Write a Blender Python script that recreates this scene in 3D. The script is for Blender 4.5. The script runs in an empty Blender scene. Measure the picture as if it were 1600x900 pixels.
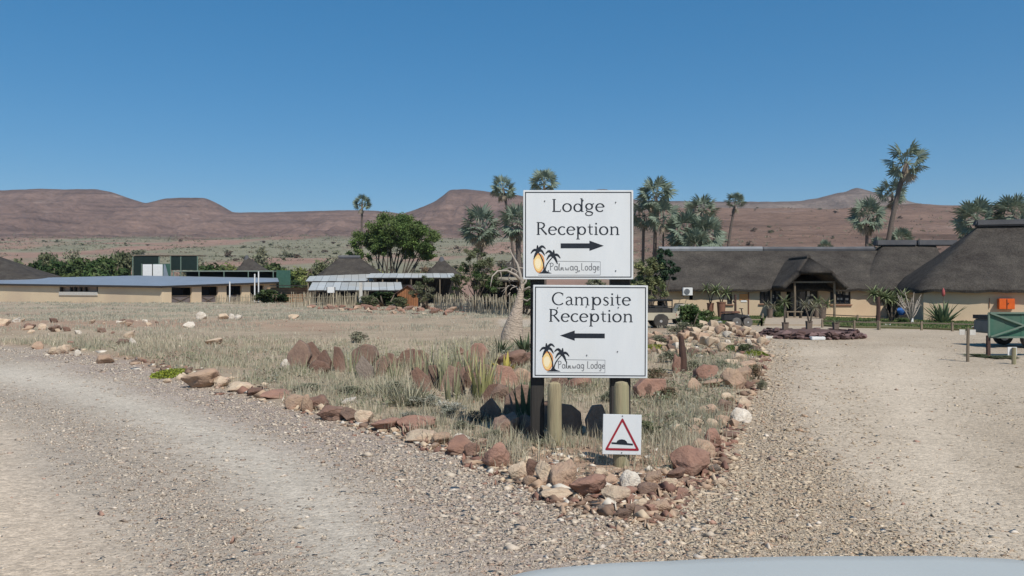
import bpy, bmesh, math, random
import numpy as np
from mathutils import Vector, Matrix, Euler
R = math.radians
rnd = random.Random(7)
rng = np.random.default_rng(11)
SC = bpy.context.scene
COL = SC.collection

# ------------------------------------------------------------ camera, light
H, F = 2.1, 1256.0                      # eye height (m), focal length in photo pixels
cam = bpy.data.cameras.new('camera')
cam.sensor_width = 36.0
cam.lens = 36.0 * F / 1600.0
cam.clip_start = 0.05
cam.clip_end = 20000
camo = bpy.data.objects.new('camera', cam)
camo.location = (0, 0, H)
camo.rotation_euler = (R(90), 0, 0)
COL.objects.link(camo)
SC.camera = camo

SUN_EL, SUN_AZ = 52.0, 27.0             # sun behind the camera and to the right
world = bpy.data.worlds.new('World')
SC.world = world
world.use_nodes = True
wn = world.node_tree
wn.nodes.clear()
sky = wn.nodes.new('ShaderNodeTexSky')
sky.sky_type = 'NISHITA'
sky.sun_disc = False
sky.sun_elevation = R(SUN_EL)
sky.sun_rotation = R(180 - SUN_AZ)
sky.altitude = 900
sky.air_density = 0.9
sky.dust_density = 0.3
sky.ozone_density = 6.0
bg = wn.nodes.new('ShaderNodeBackground')
bg.inputs['Strength'].default_value = 0.142
skg = wn.nodes.new('ShaderNodeGamma'); skg.inputs[1].default_value = 0.6
skh = wn.nodes.new('ShaderNodeHueSaturation'); skh.inputs['Saturation'].default_value = 1.62; skh.inputs['Hue'].default_value = 0.497
wo = wn.nodes.new('ShaderNodeOutputWorld')
wn.links.new(sky.outputs[0], skg.inputs[0]); wn.links.new(skg.outputs[0], skh.inputs['Color']); wn.links.new(skh.outputs[0], bg.inputs[0])
wn.links.new(bg.outputs[0], wo.inputs[0])

sl = bpy.data.lights.new('sun', 'SUN')
sl.energy = 3.3
sl.angle = R(0.5)
sl.color = (1.0, 0.945, 0.865)
so = bpy.data.objects.new('sun', sl)
sv = Vector((math.cos(R(SUN_EL)) * math.sin(R(SUN_AZ)), -math.cos(R(SUN_EL)) * math.cos(R(SUN_AZ)), math.sin(R(SUN_EL))))
so.rotation_euler = sv.to_track_quat('Z', 'Y').to_euler()
so.location = (10, -20, 30)
COL.objects.link(so)
SC.view_settings.view_transform = 'Standard'
SC.view_settings.look = 'None'
SC.view_settings.exposure = 0.5
SC.view_settings.gamma = 1.0
SC.cycles.max_bounces = 5
SC.cycles.transparent_max_bounces = 8

# ------------------------------------------------------------ helpers
def W(px, py, Y):                       # point seen at photo pixel (px,py) at distance Y
    return Vector(((px - 800) / F * Y, Y, H - (py - 450) / F * Y))
def gY(py):
    return H * F / (py - 450.0)
def G(px, py):                          # ground point under photo pixel
    Y = gY(py)
    return ((px - 800) / F * Y, Y)

def tag(o, label=None, cat=None, group=None, kind=None):
    if label: o['label'] = label
    if cat: o['category'] = cat
    if group: o['group'] = group
    if kind: o['kind'] = kind
    return o
def link(name, me, mat=None, parent=None, loc=None):
    o = bpy.data.objects.new(name, me)
    COL.objects.link(o)
    if mat is not None:
        if len(me.materials) == 0:
            me.materials.append(mat)
        elif me.materials[0] is not mat:
            o.material_slots[0].link = 'OBJECT'
            o.material_slots[0].material = mat
    if parent is not None: o.parent = parent
    if loc is not None: o.location = loc
    return o
def empty(name, loc, label, cat, group=None, rz=0):
    o = bpy.data.objects.new(name, None)
    o.empty_display_size = 0.3
    COL.objects.link(o)
    o.location = loc
    o.rotation_euler = (0, 0, rz)
    return tag(o, label, cat, group)

class MB:
    def __init__(s): s.v = []; s.f = []; s.sm = False
    def add(s, vs, fs):
        n = len(s.v); s.v.extend([tuple(p) for p in vs]); s.f.extend([[i + n for i in f] for f in fs]); return s
    def box(s, c, d, rz=0, rx=0, ry=0):
        m = Euler((rx, ry, rz)).to_matrix()
        vs = [m @ Vector((x * d[0] / 2, y * d[1] / 2, z * d[2] / 2)) + Vector(c) for x in (-1, 1) for y in (-1, 1) for z in (-1, 1)]
        return s.add(vs, [[0, 1, 3, 2], [4, 6, 7, 5], [0, 4, 5, 1], [2, 3, 7, 6], [0, 2, 6, 4], [1, 5, 7, 3]])
    def bar(s, a, b, w, h=None):        # rectangular bar between two points
        a, b = Vector(a), Vector(b); h = h or w
        d = (b - a); L = d.length; q = d.to_track_quat('Z', 'Y').to_matrix()
        vs = [q @ Vector((x * w / 2, y * h / 2, z * L)) + a for x in (-1, 1) for y in (-1, 1) for z in (0, 1)]
        return s.add(vs, [[0, 1, 3, 2], [4, 6, 7, 5], [0, 4, 5, 1], [2, 3, 7, 6], [0, 2, 6, 4], [1, 5, 7, 3]])
    def tube(s, pts, rad, n=8, cap=True):
        pts = [Vector(p) for p in pts]
        if not hasattr(rad, '__len__'): rad = [rad] * len(pts)
        vs = []; ref = Vector((0.31, 0.17, 0.93))
        for i, p in enumerate(pts):
            d = (pts[min(i + 1, len(pts) - 1)] - pts[max(i - 1, 0)]).normalized()
            a = d.cross(ref)
            if a.length < 1e-3: a = d.cross(Vector((1, 0, 0)))
            a.normalize(); b = d.cross(a)
            for k in range(n):
                t = 2 * math.pi * k / n
                vs.append(p + (a * math.cos(t) + b * math.sin(t)) * rad[i])
        fs = [[i * n + k, i * n + (k + 1) % n, (i + 1) * n + (k + 1) % n, (i + 1) * n + k] for i in range(len(pts) - 1) for k in range(n)]
        if cap:
            fs.append(list(range(n))[::-1]); fs.append([(len(pts) - 1) * n + k for k in range(n)])
        return s.add(vs, fs)
    def lathe(s, prof, c=(0, 0, 0), n=16, axis='Z'):
        vs = []
        for (r, z) in prof:
            for k in range(n):
                t = 2 * math.pi * k / n
                p = (r * math.cos(t), r * math.sin(t), z)
                if axis == 'Y': p = (p[0], z, p[1])
                if axis == 'X': p = (z, p[0], p[1])
                vs.append((p[0] + c[0], p[1] + c[1], p[2] + c[2]))
        m = len(prof)
        fs = [[i * n + k, i * n + (k + 1) % n, (i + 1) * n + (k + 1) % n, (i + 1) * n + k] for i in range(m - 1) for k in range(n)]
        fs.append(list(range(n))[::-1]); fs.append([(m - 1) * n + k for k in range(n)])
        return s.add(vs, fs)
    def poly(s, pts): return s.add(pts, [list(range(len(pts)))])
    def prism(s, pts, y0, y1):          # polygon in XZ extruded along Y
        n = len(pts)
        vs = [(x, y0, z) for x, z in pts] + [(x, y1, z) for x, z in pts]
        return s.add(vs, [list(range(n)), list(range(n, 2 * n))[::-1]] + [[i, (i + n), (i + 1) % n + n, (i + 1) % n] for i in range(n)])
    def mesh(s, name, smooth=False, bevel=0, fix=True):
        me = bpy.data.meshes.new(name)
        me.from_pydata(s.v, [], s.f)
        if fix or bevel:
            bm = bmesh.new(); bm.from_mesh(me)
            if bevel:
                bmesh.ops.bevel(bm, geom=[e for e in bm.edges], offset=bevel, segments=2, affect='EDGES', clamp_overlap=True)
            bmesh.ops.recalc_face_normals(bm, faces=bm.faces)
            bm.to_mesh(me); bm.free()
        if smooth:
            me.polygons.foreach_set('use_smooth', [True] * len(me.polygons))
            if smooth == 'auto':
                me.set_sharp_from_angle(angle=R(35))
        me.update()
        return me
    def build(s, name, mat, parent=None, smooth=False, bevel=0, loc=None, fix=True):
        return link(name, s.mesh(name, smooth, bevel, fix), mat, parent, loc)

def np_mesh(name, V, T, cols=None, smooth=False, nper=3):
    """fast mesh from arrays; T (m,nper) index array; cols (nverts,3)"""
    me = bpy.data.meshes.new(name)
    V = np.ascontiguousarray(V, dtype=np.float32); T = np.ascontiguousarray(T, dtype=np.int32)
    me.vertices.add(len(V)); me.vertices.foreach_set('co', V.ravel())
    me.loops.add(T.size); me.loops.foreach_set('vertex_index', T.ravel())
    me.polygons.add(len(T))
    me.polygons.foreach_set('loop_start', np.arange(0, T.size, nper, dtype=np.int32))
    me.update(calc_edges=True)
    if cols is not None:
        a = me.color_attributes.new('Col', 'FLOAT_COLOR', 'POINT')
        c = np.ones((len(V), 4), np.float32); c[:, :3] = cols
        a.data.foreach_set('color', c.ravel())
    if smooth: me.polygons.foreach_set('use_smooth', np.ones(len(T), bool))
    return me

# value noise -----------------------------------------------------------
def _h(ix, iy, seed):
    n = (ix.astype(np.int64) * 374761393 + iy.astype(np.int64) * 668265263 + seed * 1442695041) & 0xffffffff
    n = ((n ^ (n >> 13)) * 1274126177) & 0xffffffff
    n = n ^ (n >> 16)
    return (n & 0xffffff) / float(0xffffff)
def vnoise(x, y, seed=0):
    ix = np.floor(x); iy = np.floor(y); fx = x - ix; fy = y - iy
    fx = fx * fx * (3 - 2 * fx); fy = fy * fy * (3 - 2 * fy)
    a = _h(ix, iy, seed); b = _h(ix + 1, iy, seed); c = _h(ix, iy + 1, seed); d = _h(ix + 1, iy + 1, seed)
    return (a * (1 - fx) + b * fx) * (1 - fy) + (c * (1 - fx) + d * fx) * fy
def fbm(x, y, sc, seed=0, octv=4):
    x = np.asarray(x, float) / sc; y = np.asarray(y, float) / sc
    s = 0; a = 0.5; t = 0
    for k in range(octv):
        s = s + a * vnoise(x * 2 ** k + 17.3 * k, y * 2 ** k + 5.1 * k, seed + k); t += a; a *= 0.5
    return s / t
def sstep(a, b, x):
    t = np.clip((x - a) / (b - a), 0, 1); return t * t * (3 - 2 * t)

# ------------------------------------------------------------ materials
def _nt(name):
    m = bpy.data.materials.new(name); m.use_nodes = True
    nt = m.node_tree; b = nt.nodes['Principled BSDF']
    return m, nt, b
def N(nt, t, **k):
    n = nt.nodes.new(t)
    for a, v in k.items():
        if a in n.inputs: n.inputs[a].default_value = v
        else: setattr(n, a, v)
    return n
def mixc(nt, fac, a, b, mode='MIX'):
    m = nt.nodes.new('ShaderNodeMix'); m.data_type = 'RGBA'; m.blend_type = mode
    for sock, v in ((0, fac), (6, a), (7, b)):
        if isinstance(v, (int, float)): m.inputs[sock].default_value = v
        elif isinstance(v, tuple): m.inputs[sock].default_value = (*v, 1) if len(v) == 3 else v
        else: nt.links.new(v, m.inputs[sock])
    return m.outputs[2]
def ramp(nt, src, stops):
    r = nt.nodes.new('ShaderNodeValToRGB'); nt.links.new(src, r.inputs[0])
    e = r.color_ramp.elements
    while len(e) < len(stops): e.new(0.5)
    for i, (p, c) in enumerate(stops):
        e[i].position = p; e[i].color = (*c, 1) if len(c) == 3 else (c[0],) * 3 + (1,)
    return r.outputs[0]
def bump(nt, b, h, strength, dist):
    n = nt.nodes.new('ShaderNodeBump'); n.inputs['Strength'].default_value = strength; n.inputs['Distance'].default_value = dist
    nt.links.new(h, n.inputs['Height']); nt.links.new(n.outputs[0], b.inputs['Normal']); return n
def mat(name, c, c2=None, scale=3.0, rough=0.85, bstr=0.0, bdist=0.02, coord='Object', rand=0.0, stretch=(1, 1, 1), detail=6, metal=0.0, contrast=(0.3, 0.7), spec=0.3, c3=None):
    m, nt, b = _nt(name)
    b.inputs['Roughness'].default_value = rough; b.inputs['Metallic'].default_value = metal
    b.inputs['Specular IOR Level'].default_value = spec
    if c2 is None: c2 = tuple(x * 0.8 for x in c)
    tc = N(nt, 'ShaderNodeTexCoord'); mp = N(nt, 'ShaderNodeMapping'); mp.inputs['Scale'].default_value = stretch
    nt.links.new(tc.outputs[coord], mp.inputs[0])
    no = N(nt, 'ShaderNodeTexNoise'); no.inputs['Scale'].default_value = scale; no.inputs['Detail'].default_value = detail; no.inputs['Roughness'].default_value = 0.65
    if rand:
        oi = N(nt, 'ShaderNodeObjectInfo')
        ad = N(nt, 'ShaderNodeVectorMath', operation='ADD')
        sc_ = N(nt, 'ShaderNodeMath', operation='MULTIPLY'); sc_.inputs[1].default_value = 40
        nt.links.new(oi.outputs['Random'], sc_.inputs[0]); nt.links.new(mp.outputs[0], ad.inputs[0]); nt.links.new(sc_.outputs[0], ad.inputs[1])
        nt.links.new(ad.outputs[0], no.inputs['Vector'])
    else:
        nt.links.new(mp.outputs[0], no.inputs['Vector'])
    col = ramp(nt, no.outputs['Fac'], [(contrast[0], c), (contrast[1], c2)])
    if c3 is not None:
        n3 = N(nt, 'ShaderNodeTexNoise'); n3.inputs['Scale'].default_value = scale * 0.23; n3.inputs['Detail'].default_value = 3
        nt.links.new(mp.outputs[0], n3.inputs['Vector'])
        f3 = ramp(nt, n3.outputs['Fac'], [(0.48, (0,)), (0.66, (1,))])
        col = mixc(nt, f3, col, c3)
    if rand:
        hs = N(nt, 'ShaderNodeHueSaturation')
        mr = N(nt, 'ShaderNodeMapRange'); mr.inputs['To Min'].default_value = 1 - rand; mr.inputs['To Max'].default_value = 1 + rand
        nt.links.new(oi.outputs['Random'], mr.inputs[0]); nt.links.new(mr.outputs[0], hs.inputs['Value']); nt.links.new(col, hs.inputs['Color'])
        col = hs.outputs[0]
    nt.links.new(col, b.inputs['Base Color'])
    if bstr:
        n2 = N(nt, 'ShaderNodeTexNoise'); n2.inputs['Scale'].default_value = scale * (2.3 if 'rock' not in name else 3.2); n2.inputs['Detail'].default_value = 8
        nt.links.new(mp.outputs[0], n2.inputs['Vector'])
        bump(nt, b, n2.outputs['Fac'], bstr, bdist)
    return m
def vcol_mat(name, rough=0.9, bstr=0, bscale=10, bdist=0.01, var=0.0, trans=0.0):
    m, nt, b = _nt(name)
    b.inputs['Roughness'].default_value = rough; b.inputs['Specular IOR Level'].default_value = 0.15
    at = N(nt, 'ShaderNodeAttribute', attribute_name='Col')
    col = at.outputs['Color']
    if var:
        g = N(nt, 'ShaderNodeNewGeometry'); no = N(nt, 'ShaderNodeTexNoise'); no.inputs['Scale'].default_value = bscale; no.inputs['Detail'].default_value = 5
        nt.links.new(g.outputs['Position'], no.inputs['Vector'])
        v = ramp(nt, no.outputs['Fac'], [(0.3, (1 - var,)), (0.7, (1 + var,))])
        col = mixc(nt, 1.0, col, v, 'MULTIPLY')
        if bstr: bump(nt, b, no.outputs['Fac'], bstr, bdist)
    nt.links.new(col, b.inputs['Base Color'])
    if trans:
        tr = N(nt, 'ShaderNodeBsdfTranslucent'); nt.links.new(col, tr.inputs[0])
        mx = N(nt, 'ShaderNodeMixShader'); mx.inputs[0].default_value = trans
        out = nt.nodes['Material Output']
        nt.links.new(b.outputs[0], mx.inputs[1]); nt.links.new(tr.outputs[0], mx.inputs[2]); nt.links.new(mx.outputs[0], out.inputs[0])
    return m

M = {}
M['board'] = mat('board_white', (0.68, 0.70, 0.70), (0.61, 0.635, 0.645), 2.0, 0.45, contrast=(0.3, 0.8), stretch=(2.5, 1, .5), c3=(0.64, 0.645, 0.62))
M['ink'] = mat('ink', (0.012, 0.016, 0.023), (0.022, 0.027, 0.036), 20, 0.5)
M['ink_grey'] = mat('ink_grey', (0.12, 0.13, 0.14), (0.18, 0.18, 0.19), 20, 0.5)
M['print_orange'] = mat('print_orange', (0.62, 0.25, 0.07), (0.70, 0.33, 0.12), 20, 0.5)
M['print_yellow'] = mat('print_yellow', (0.80, 0.55, 0.20), (0.82, 0.62, 0.30), 20, 0.5)
M['print_cream'] = mat('print_cream', (0.84, 0.70, 0.42), (0.84, 0.74, 0.52), 20, 0.5)
M['sign_red'] = mat('sign_red', (0.33, 0.02, 0.035), (0.25, 0.02, 0.03), 20, 0.45)
M['pole'] = mat('weathered_pole', (0.40, 0.335, 0.205), (0.20, 0.165, 0.10), 7, 0.88, 0.8, 0.012, stretch=(4, 4, 0.25), c3=(0.27, 0.25, 0.15))
M['pole_dark'] = mat('shaded_pole', (0.05, 0.045, 0.04), (0.028, 0.026, 0.024), 5, 0.8, 0.4, 0.01, stretch=(3, 3, 0.3))  # brown wood with the boards' shadow put into its near-black colour
M['wood'] = mat('grey_wood', (0.25, 0.20, 0.14), (0.14, 0.11, 0.08), 5, 0.85, 0.5, 0.01, stretch=(3, 3, 0.4), rand=0.25)
M['stick'] = mat('bleached_sticks', (0.42, 0.37, 0.27), (0.28, 0.24, 0.17), 5, 0.9, rand=0.35)
M['ringstone'] = mat('ring_stone_dark', (0.13, 0.075, 0.065), (0.085, 0.055, 0.05), 3, 0.9, rand=0.3)
M['ringstone2'] = mat('ring_stone_purple', (0.19, 0.12, 0.11), (0.12, 0.08, 0.075), 3, 0.9, rand=0.3)
RK = {
    'red': mat('rock_red', (0.31, 0.175, 0.125), (0.22, 0.13, 0.10), 3.2, 0.92, 0.5, 0.05, rand=0.2, c3=(0.32, 0.21, 0.155)),
    'rust': mat('rock_rust', (0.215, 0.125, 0.09), (0.135, 0.085, 0.065), 3.0, 0.92, 0.5, 0.05, rand=0.2, c3=(0.25, 0.17, 0.13)),
    'tan': mat('rock_tan', (0.44, 0.31, 0.21), (0.32, 0.22, 0.16), 3.2, 0.92, 0.5, 0.05, rand=0.15, c3=(0.38, 0.23, 0.16)),
    'cream': mat('rock_cream', (0.56, 0.45, 0.32), (0.42, 0.31, 0.22), 3.4, 0.92, 0.5, 0.045, rand=0.12, c3=(0.50, 0.34, 0.25)),
    'white': mat('rock_white', (0.66, 0.60, 0.51), (0.45, 0.38, 0.30), 3.4, 0.92, 0.5, 0.045, rand=0.1),
    'brown': mat('rock_brown', (0.24, 0.16, 0.115), (0.15, 0.10, 0.08), 3.2, 0.92, 0.5, 0.05, rand=0.2),
    'grey': mat('rock_grey', (0.25, 0.20, 0.16), (0.15, 0.12, 0.10), 3.2, 0.92, 0.5, 0.05, rand=0.2),
}
M['thatch'] = None
def thatch_mat():
    m, nt, b = _nt('thatch'); b.inputs['Roughness'].default_value = 0.95; b.inputs['Specular IOR Level'].default_value = 0.1
    tc = N(nt, 'ShaderNodeTexCoord')
    def noise(scale, st, det=5):
        mp = N(nt, 'ShaderNodeMapping'); mp.inputs['Scale'].default_value = st
        n = N(nt, 'ShaderNodeTexNoise'); n.inputs['Scale'].default_value = scale; n.inputs['Detail'].default_value = det; n.inputs['Roughness'].default_value = 0.7
        nt.links.new(tc.outputs['Object'], mp.inputs[0]); nt.links.new(mp.outputs[0], n.inputs['Vector']); return n.outputs['Fac']
    a = ramp(nt, noise(0.7, (1, 1, 1.6), 6), [(0.30, (0.042, 0.036, 0.032)), (0.50, (0.068, 0.060, 0.052)), (0.64, (0.088, 0.078, 0.066)), (0.74, (0.125, 0.108, 0.088))])
    s = ramp(nt, noise(9, (1, 1, 0.12), 8), [(0.3, (0.62,)), (0.7, (1.35,))])
    sp = ramp(nt, noise(22, (1, 1, 1), 6), [(0.35, (0.75,)), (0.7, (1.25,))])
    c = mixc(nt, 1.0, a, s, 'MULTIPLY'); c = mixc(nt, 1.0, c, sp, 'MULTIPLY')
    nt.links.new(c, b.inputs['Base Color'])
    bump(nt, b, noise(14, (1, 1, 0.2), 8), 0.9, 0.08)
    return m
M['thatch'] = thatch_mat()
M['ridge'] = mat('ridge_plaster', (0.12, 0.12, 0.125), (0.075, 0.075, 0.08), 1.2, 0.85, 0.4, 0.03)
M['ridge_pale'] = mat('ridge_plaster_pale', (0.26, 0.27, 0.28), (0.18, 0.19, 0.20), 1.2, 0.85, 0.4, 0.03)
M['plaster'] = mat('ochre_plaster', (0.58, 0.455, 0.31), (0.51, 0.40, 0.27), 0.8, 0.9, 0.2, 0.01, c3=(0.52, 0.375, 0.25))
M['plaster2'] = mat('pale_ochre_plaster', (0.66, 0.53, 0.36), (0.59, 0.47, 0.32), 0.5, 0.9, 0.2, 0.01, c3=(0.56, 0.44, 0.31))
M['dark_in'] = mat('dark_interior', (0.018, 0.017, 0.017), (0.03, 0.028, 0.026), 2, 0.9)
M['frame'] = mat('dark_frame', (0.03, 0.026, 0.024), (0.045, 0.04, 0.036), 5, 0.5)
M['glass'] = mat('window_glass', (0.015, 0.02, 0.028), (0.03, 0.035, 0.045), 1, 0.06, spec=0.6)
M['paper'] = mat('pale_paper', (0.6, 0.58, 0.52), (0.45, 0.42, 0.38), 6, 0.7)
M['terra'] = mat('terracotta', (0.27, 0.13, 0.085), (0.19, 0.09, 0.06), 3, 0.8, 0.3, 0.01)
M['pot_grey'] = mat('stone_pot', (0.20, 0.15, 0.115), (0.13, 0.10, 0.08), 5, 0.85, 0.3, 0.01)
M['white_metal'] = mat('white_metal', (0.75, 0.75, 0.73), (0.66, 0.66, 0.64), 3, 0.45)
M['ac_dark'] = mat('fan_grille', (0.10, 0.11, 0.12), (0.16, 0.17, 0.18), 8, 0.5)
M['orange'] = mat('orange_paint', (0.75, 0.14, 0.02), (0.62, 0.10, 0.015), 4, 0.5)
M['green_metal'] = mat('green_sheet', (0.035, 0.11, 0.075), (0.06, 0.14, 0.10), 2.5, 0.55, c3=(0.09, 0.12, 0.09))
M['green_frame'] = mat('green_tube', (0.11, 0.17, 0.13), (0.16, 0.20, 0.16), 3, 0.55)
M['rust_post'] = mat('rusty_post', (0.10, 0.055, 0.04), (0.06, 0.035, 0.03), 5, 0.8)
M['tin'] = mat('tin_roof_blue', (0.27, 0.31, 0.36), (0.21, 0.245, 0.285), 0.5, 0.55, metal=0.2)
M['tin_pale'] = mat('tin_roof_pale', (0.46, 0.48, 0.47), (0.36, 0.37, 0.36), 0.8, 0.6, c3=(0.40, 0.39, 0.35), rand=.1)
M['net'] = mat('dark_green_net', (0.006, 0.016, 0.014), (0.011, 0.024, 0.02), 2, 0.8)
M['net_pale'] = mat('shade_net', (0.03, 0.085, 0.065), (0.05, 0.12, 0.09), 2, 0.8)
M['brick'] = mat('tan_brick', (0.42, 0.27, 0.16), (0.33, 0.20, 0.12), 4, 0.9, rand=0.15)
M['mortar'] = mat('mortar', (0.20, 0.14, 0.09), (0.15, 0.10, 0.07), 4, 0.9)
M['plank'] = mat('brown_planks', (0.30, 0.13, 0.055), (0.20, 0.085, 0.04), 3, 0.75, rand=0.2)
M['beige_paint'] = mat('sand_car_paint', (0.50, 0.45, 0.34), (0.46, 0.41, 0.31), 2, 0.4, spec=0.5)
M['white_paint'] = mat('white_car_paint', (0.78, 0.78, 0.76), (0.72, 0.72, 0.70), 2, 0.4, spec=0.5)
M['black'] = mat('black_plastic', (0.02, 0.02, 0.022), (0.035, 0.035, 0.037), 6, 0.6)
M['tyre'] = mat('tyre', (0.035, 0.033, 0.031), (0.09, 0.08, 0.07), 4, 0.9)
M['dusty'] = mat('dusty_rubber', (0.17, 0.155, 0.14), (0.11, 0.10, 0.09), 4, 0.9)
M['rim'] = mat('rim', (0.45, 0.44, 0.42), (0.55, 0.54, 0.52), 4, 0.4, metal=0.5)
M['lampglass'] = mat('lamp_glass', (0.6, 0.6, 0.6), (0.7, 0.7, 0.7), 4, 0.15, spec=0.6)
M['paving'] = mat('walkway_paving', (0.42, 0.34, 0.25), (0.34, 0.27, 0.20), 2, 0.9, 0.3, 0.01)
M['lawn'] = mat('lawn_soil', (0.10, 0.11, 0.045), (0.16, 0.135, 0.07), 2, 0.95)
M['bark'] = mat('bark', (0.16, 0.13, 0.10), (0.09, 0.07, 0.055), 4, 0.95, 0.6, 0.03, stretch=(2, 2, 0.5))
M['bark_palm'] = mat('palm_bark', (0.17, 0.14, 0.12), (0.09, 0.075, 0.065), 5, 0.95, 0.7, 0.04, stretch=(1, 1, 3))
M['bark_pale'] = mat('pale_smooth_bark', (0.50, 0.41, 0.32), (0.28, 0.225, 0.175), 5.0, 0.85, 1.0, 0.06, stretch=(1, 1, 1.8), c3=(0.44, 0.35, 0.275))
M['twig_pale'] = mat('pale_twigs', (0.42, 0.37, 0.31), (0.28, 0.24, 0.20), 4, 0.9)
M['foliage'] = vcol_mat('foliage', 0.7, trans=0.18)
M['blade'] = vcol_mat('dry_grass', 0.8, trans=0.15)
M['stones'] = vcol_mat('gravel_stones', 0.9)
M['blue_cloth'] = mat('blue_cloth', (0.03, 0.10, 0.32), (0.04, 0.14, 0.38), 6, 0.8)
M['pink_flower'] = mat('coral_flower', (0.42, 0.10, 0.09), (0.30, 0.07, 0.07), 10, 0.8)  # coral, darkened in the colour to stand for shade on the bloom
M['dark_net2'] = mat('charcoal_canvas', (0.03, 0.03, 0.03), (0.06, 0.055, 0.05), 5, 0.9)
# ------------------------------------------------------------ terrain
ROADPX = [(-1500, 530), (-400, 531), (0, 541), (100, 549), (200, 566), (280, 592), (360, 612), (450, 635), (520, 660), (600, 682), (700, 712),
          (780, 747), (850, 785), (930, 808), (1010, 812), (1060, 790), (1105, 760), (1135, 720), (1152, 680), (1168, 640), (1188, 600),
          (1200, 570), (1197, 552), (1175, 535), (1150, 524), (1120, 516), (1080, 514), (1000, 514), (900, 512), (780, 511), (780, 500), (1000, 500), (1200, 498),
          (1400, 499), (1540, 502), (1700, 506), (3400, 520)]
ROAD = np.array([G(*p) for p in ROADPX] + [(60, -40), (-60, -40)])
def sdist(x, y, poly=ROAD):             # signed distance, positive inside
    x = np.asarray(x, float); y = np.asarray(y, float)
    d = np.full(x.shape, 1e9); ins = np.zeros(x.shape, bool)
    n = len(poly)
    for i in range(n):
        ax, ay = poly[i]; bx, by = poly[(i + 1) % n]
        dx, dy = bx - ax, by - ay
        t = np.clip(((x - ax) * dx + (y - ay) * dy) / (dx * dx + dy * dy), 0, 1)
        d = np.minimum(d, (x - ax - t * dx) ** 2 + (y - ay - t * dy) ** 2)
        c = (ay > y) != (by > y)
        with np.errstate(divide='ignore', invalid='ignore'):
            xi = (bx - ax) * (y - ay) / (by - ay + 1e-12) + ax
        ins ^= c & (x < xi)
    return np.where(ins, 1, -1) * np.sqrt(d)

YC = 2000.0                              # crest line of the far hills
SKYL = [(-1500, 330), (-900, 318), (-500, 305), (-200, 299), (-60, 299), (0, 297), (60, 295), (150, 295.5), (172, 299), (200, 309), (228, 317.5), (242, 314), (258, 310), (285, 308.5), (320, 309),
        (335, 315), (352, 327), (365, 332), (420, 331.5), (480, 330), (540, 328), (590, 329), (628, 333.5), (650, 327), (680, 314), (694, 304), (703, 296), (725, 295), (745, 297), (775, 301), (800, 303),
        (850, 312), (915, 308), (930, 296), (950, 295), (962, 306), (1000, 313), (1080, 314), (1150, 315), (1215, 315), (1250, 314), (1280, 309), (1305, 302), (1322, 299.5), (1337, 292.5), (1350, 296), (1375, 303), (1400, 309), (1430, 317), (1480, 322), (1700, 330), (2400, 335), (3500, 345)]
skx = np.array([(p[0] - 800) / F * YC for p in SKYL]); skz = np.array([H + (450 - p[1]) / F * YC for p in SKYL])
Y2 = 1050.0                              # crest of the nearer red slope on the right
SK2 = [(-1500, 400), (0, 390), (600, 380), (850, 350), (960, 331), (1050, 327), (1150, 325), (1250, 325), (1330, 324), (1390, 321), (1430, 319), (1470, 320.5), (1520, 320), (1600, 318), (1800, 312), (2400, 325), (3500, 350)]
s2x = np.array([(p[0] - 800) / F * Y2 for p in SK2]); s2z = np.array([H + (450 - p[1]) / F * Y2 for p in SK2])
def smooth_interp(x, xs, zs, w):
    return (np.interp(x - w, xs, zs) + 2 * np.interp(x, xs, zs) + np.interp(x + w, xs, zs)) / 4
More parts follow.
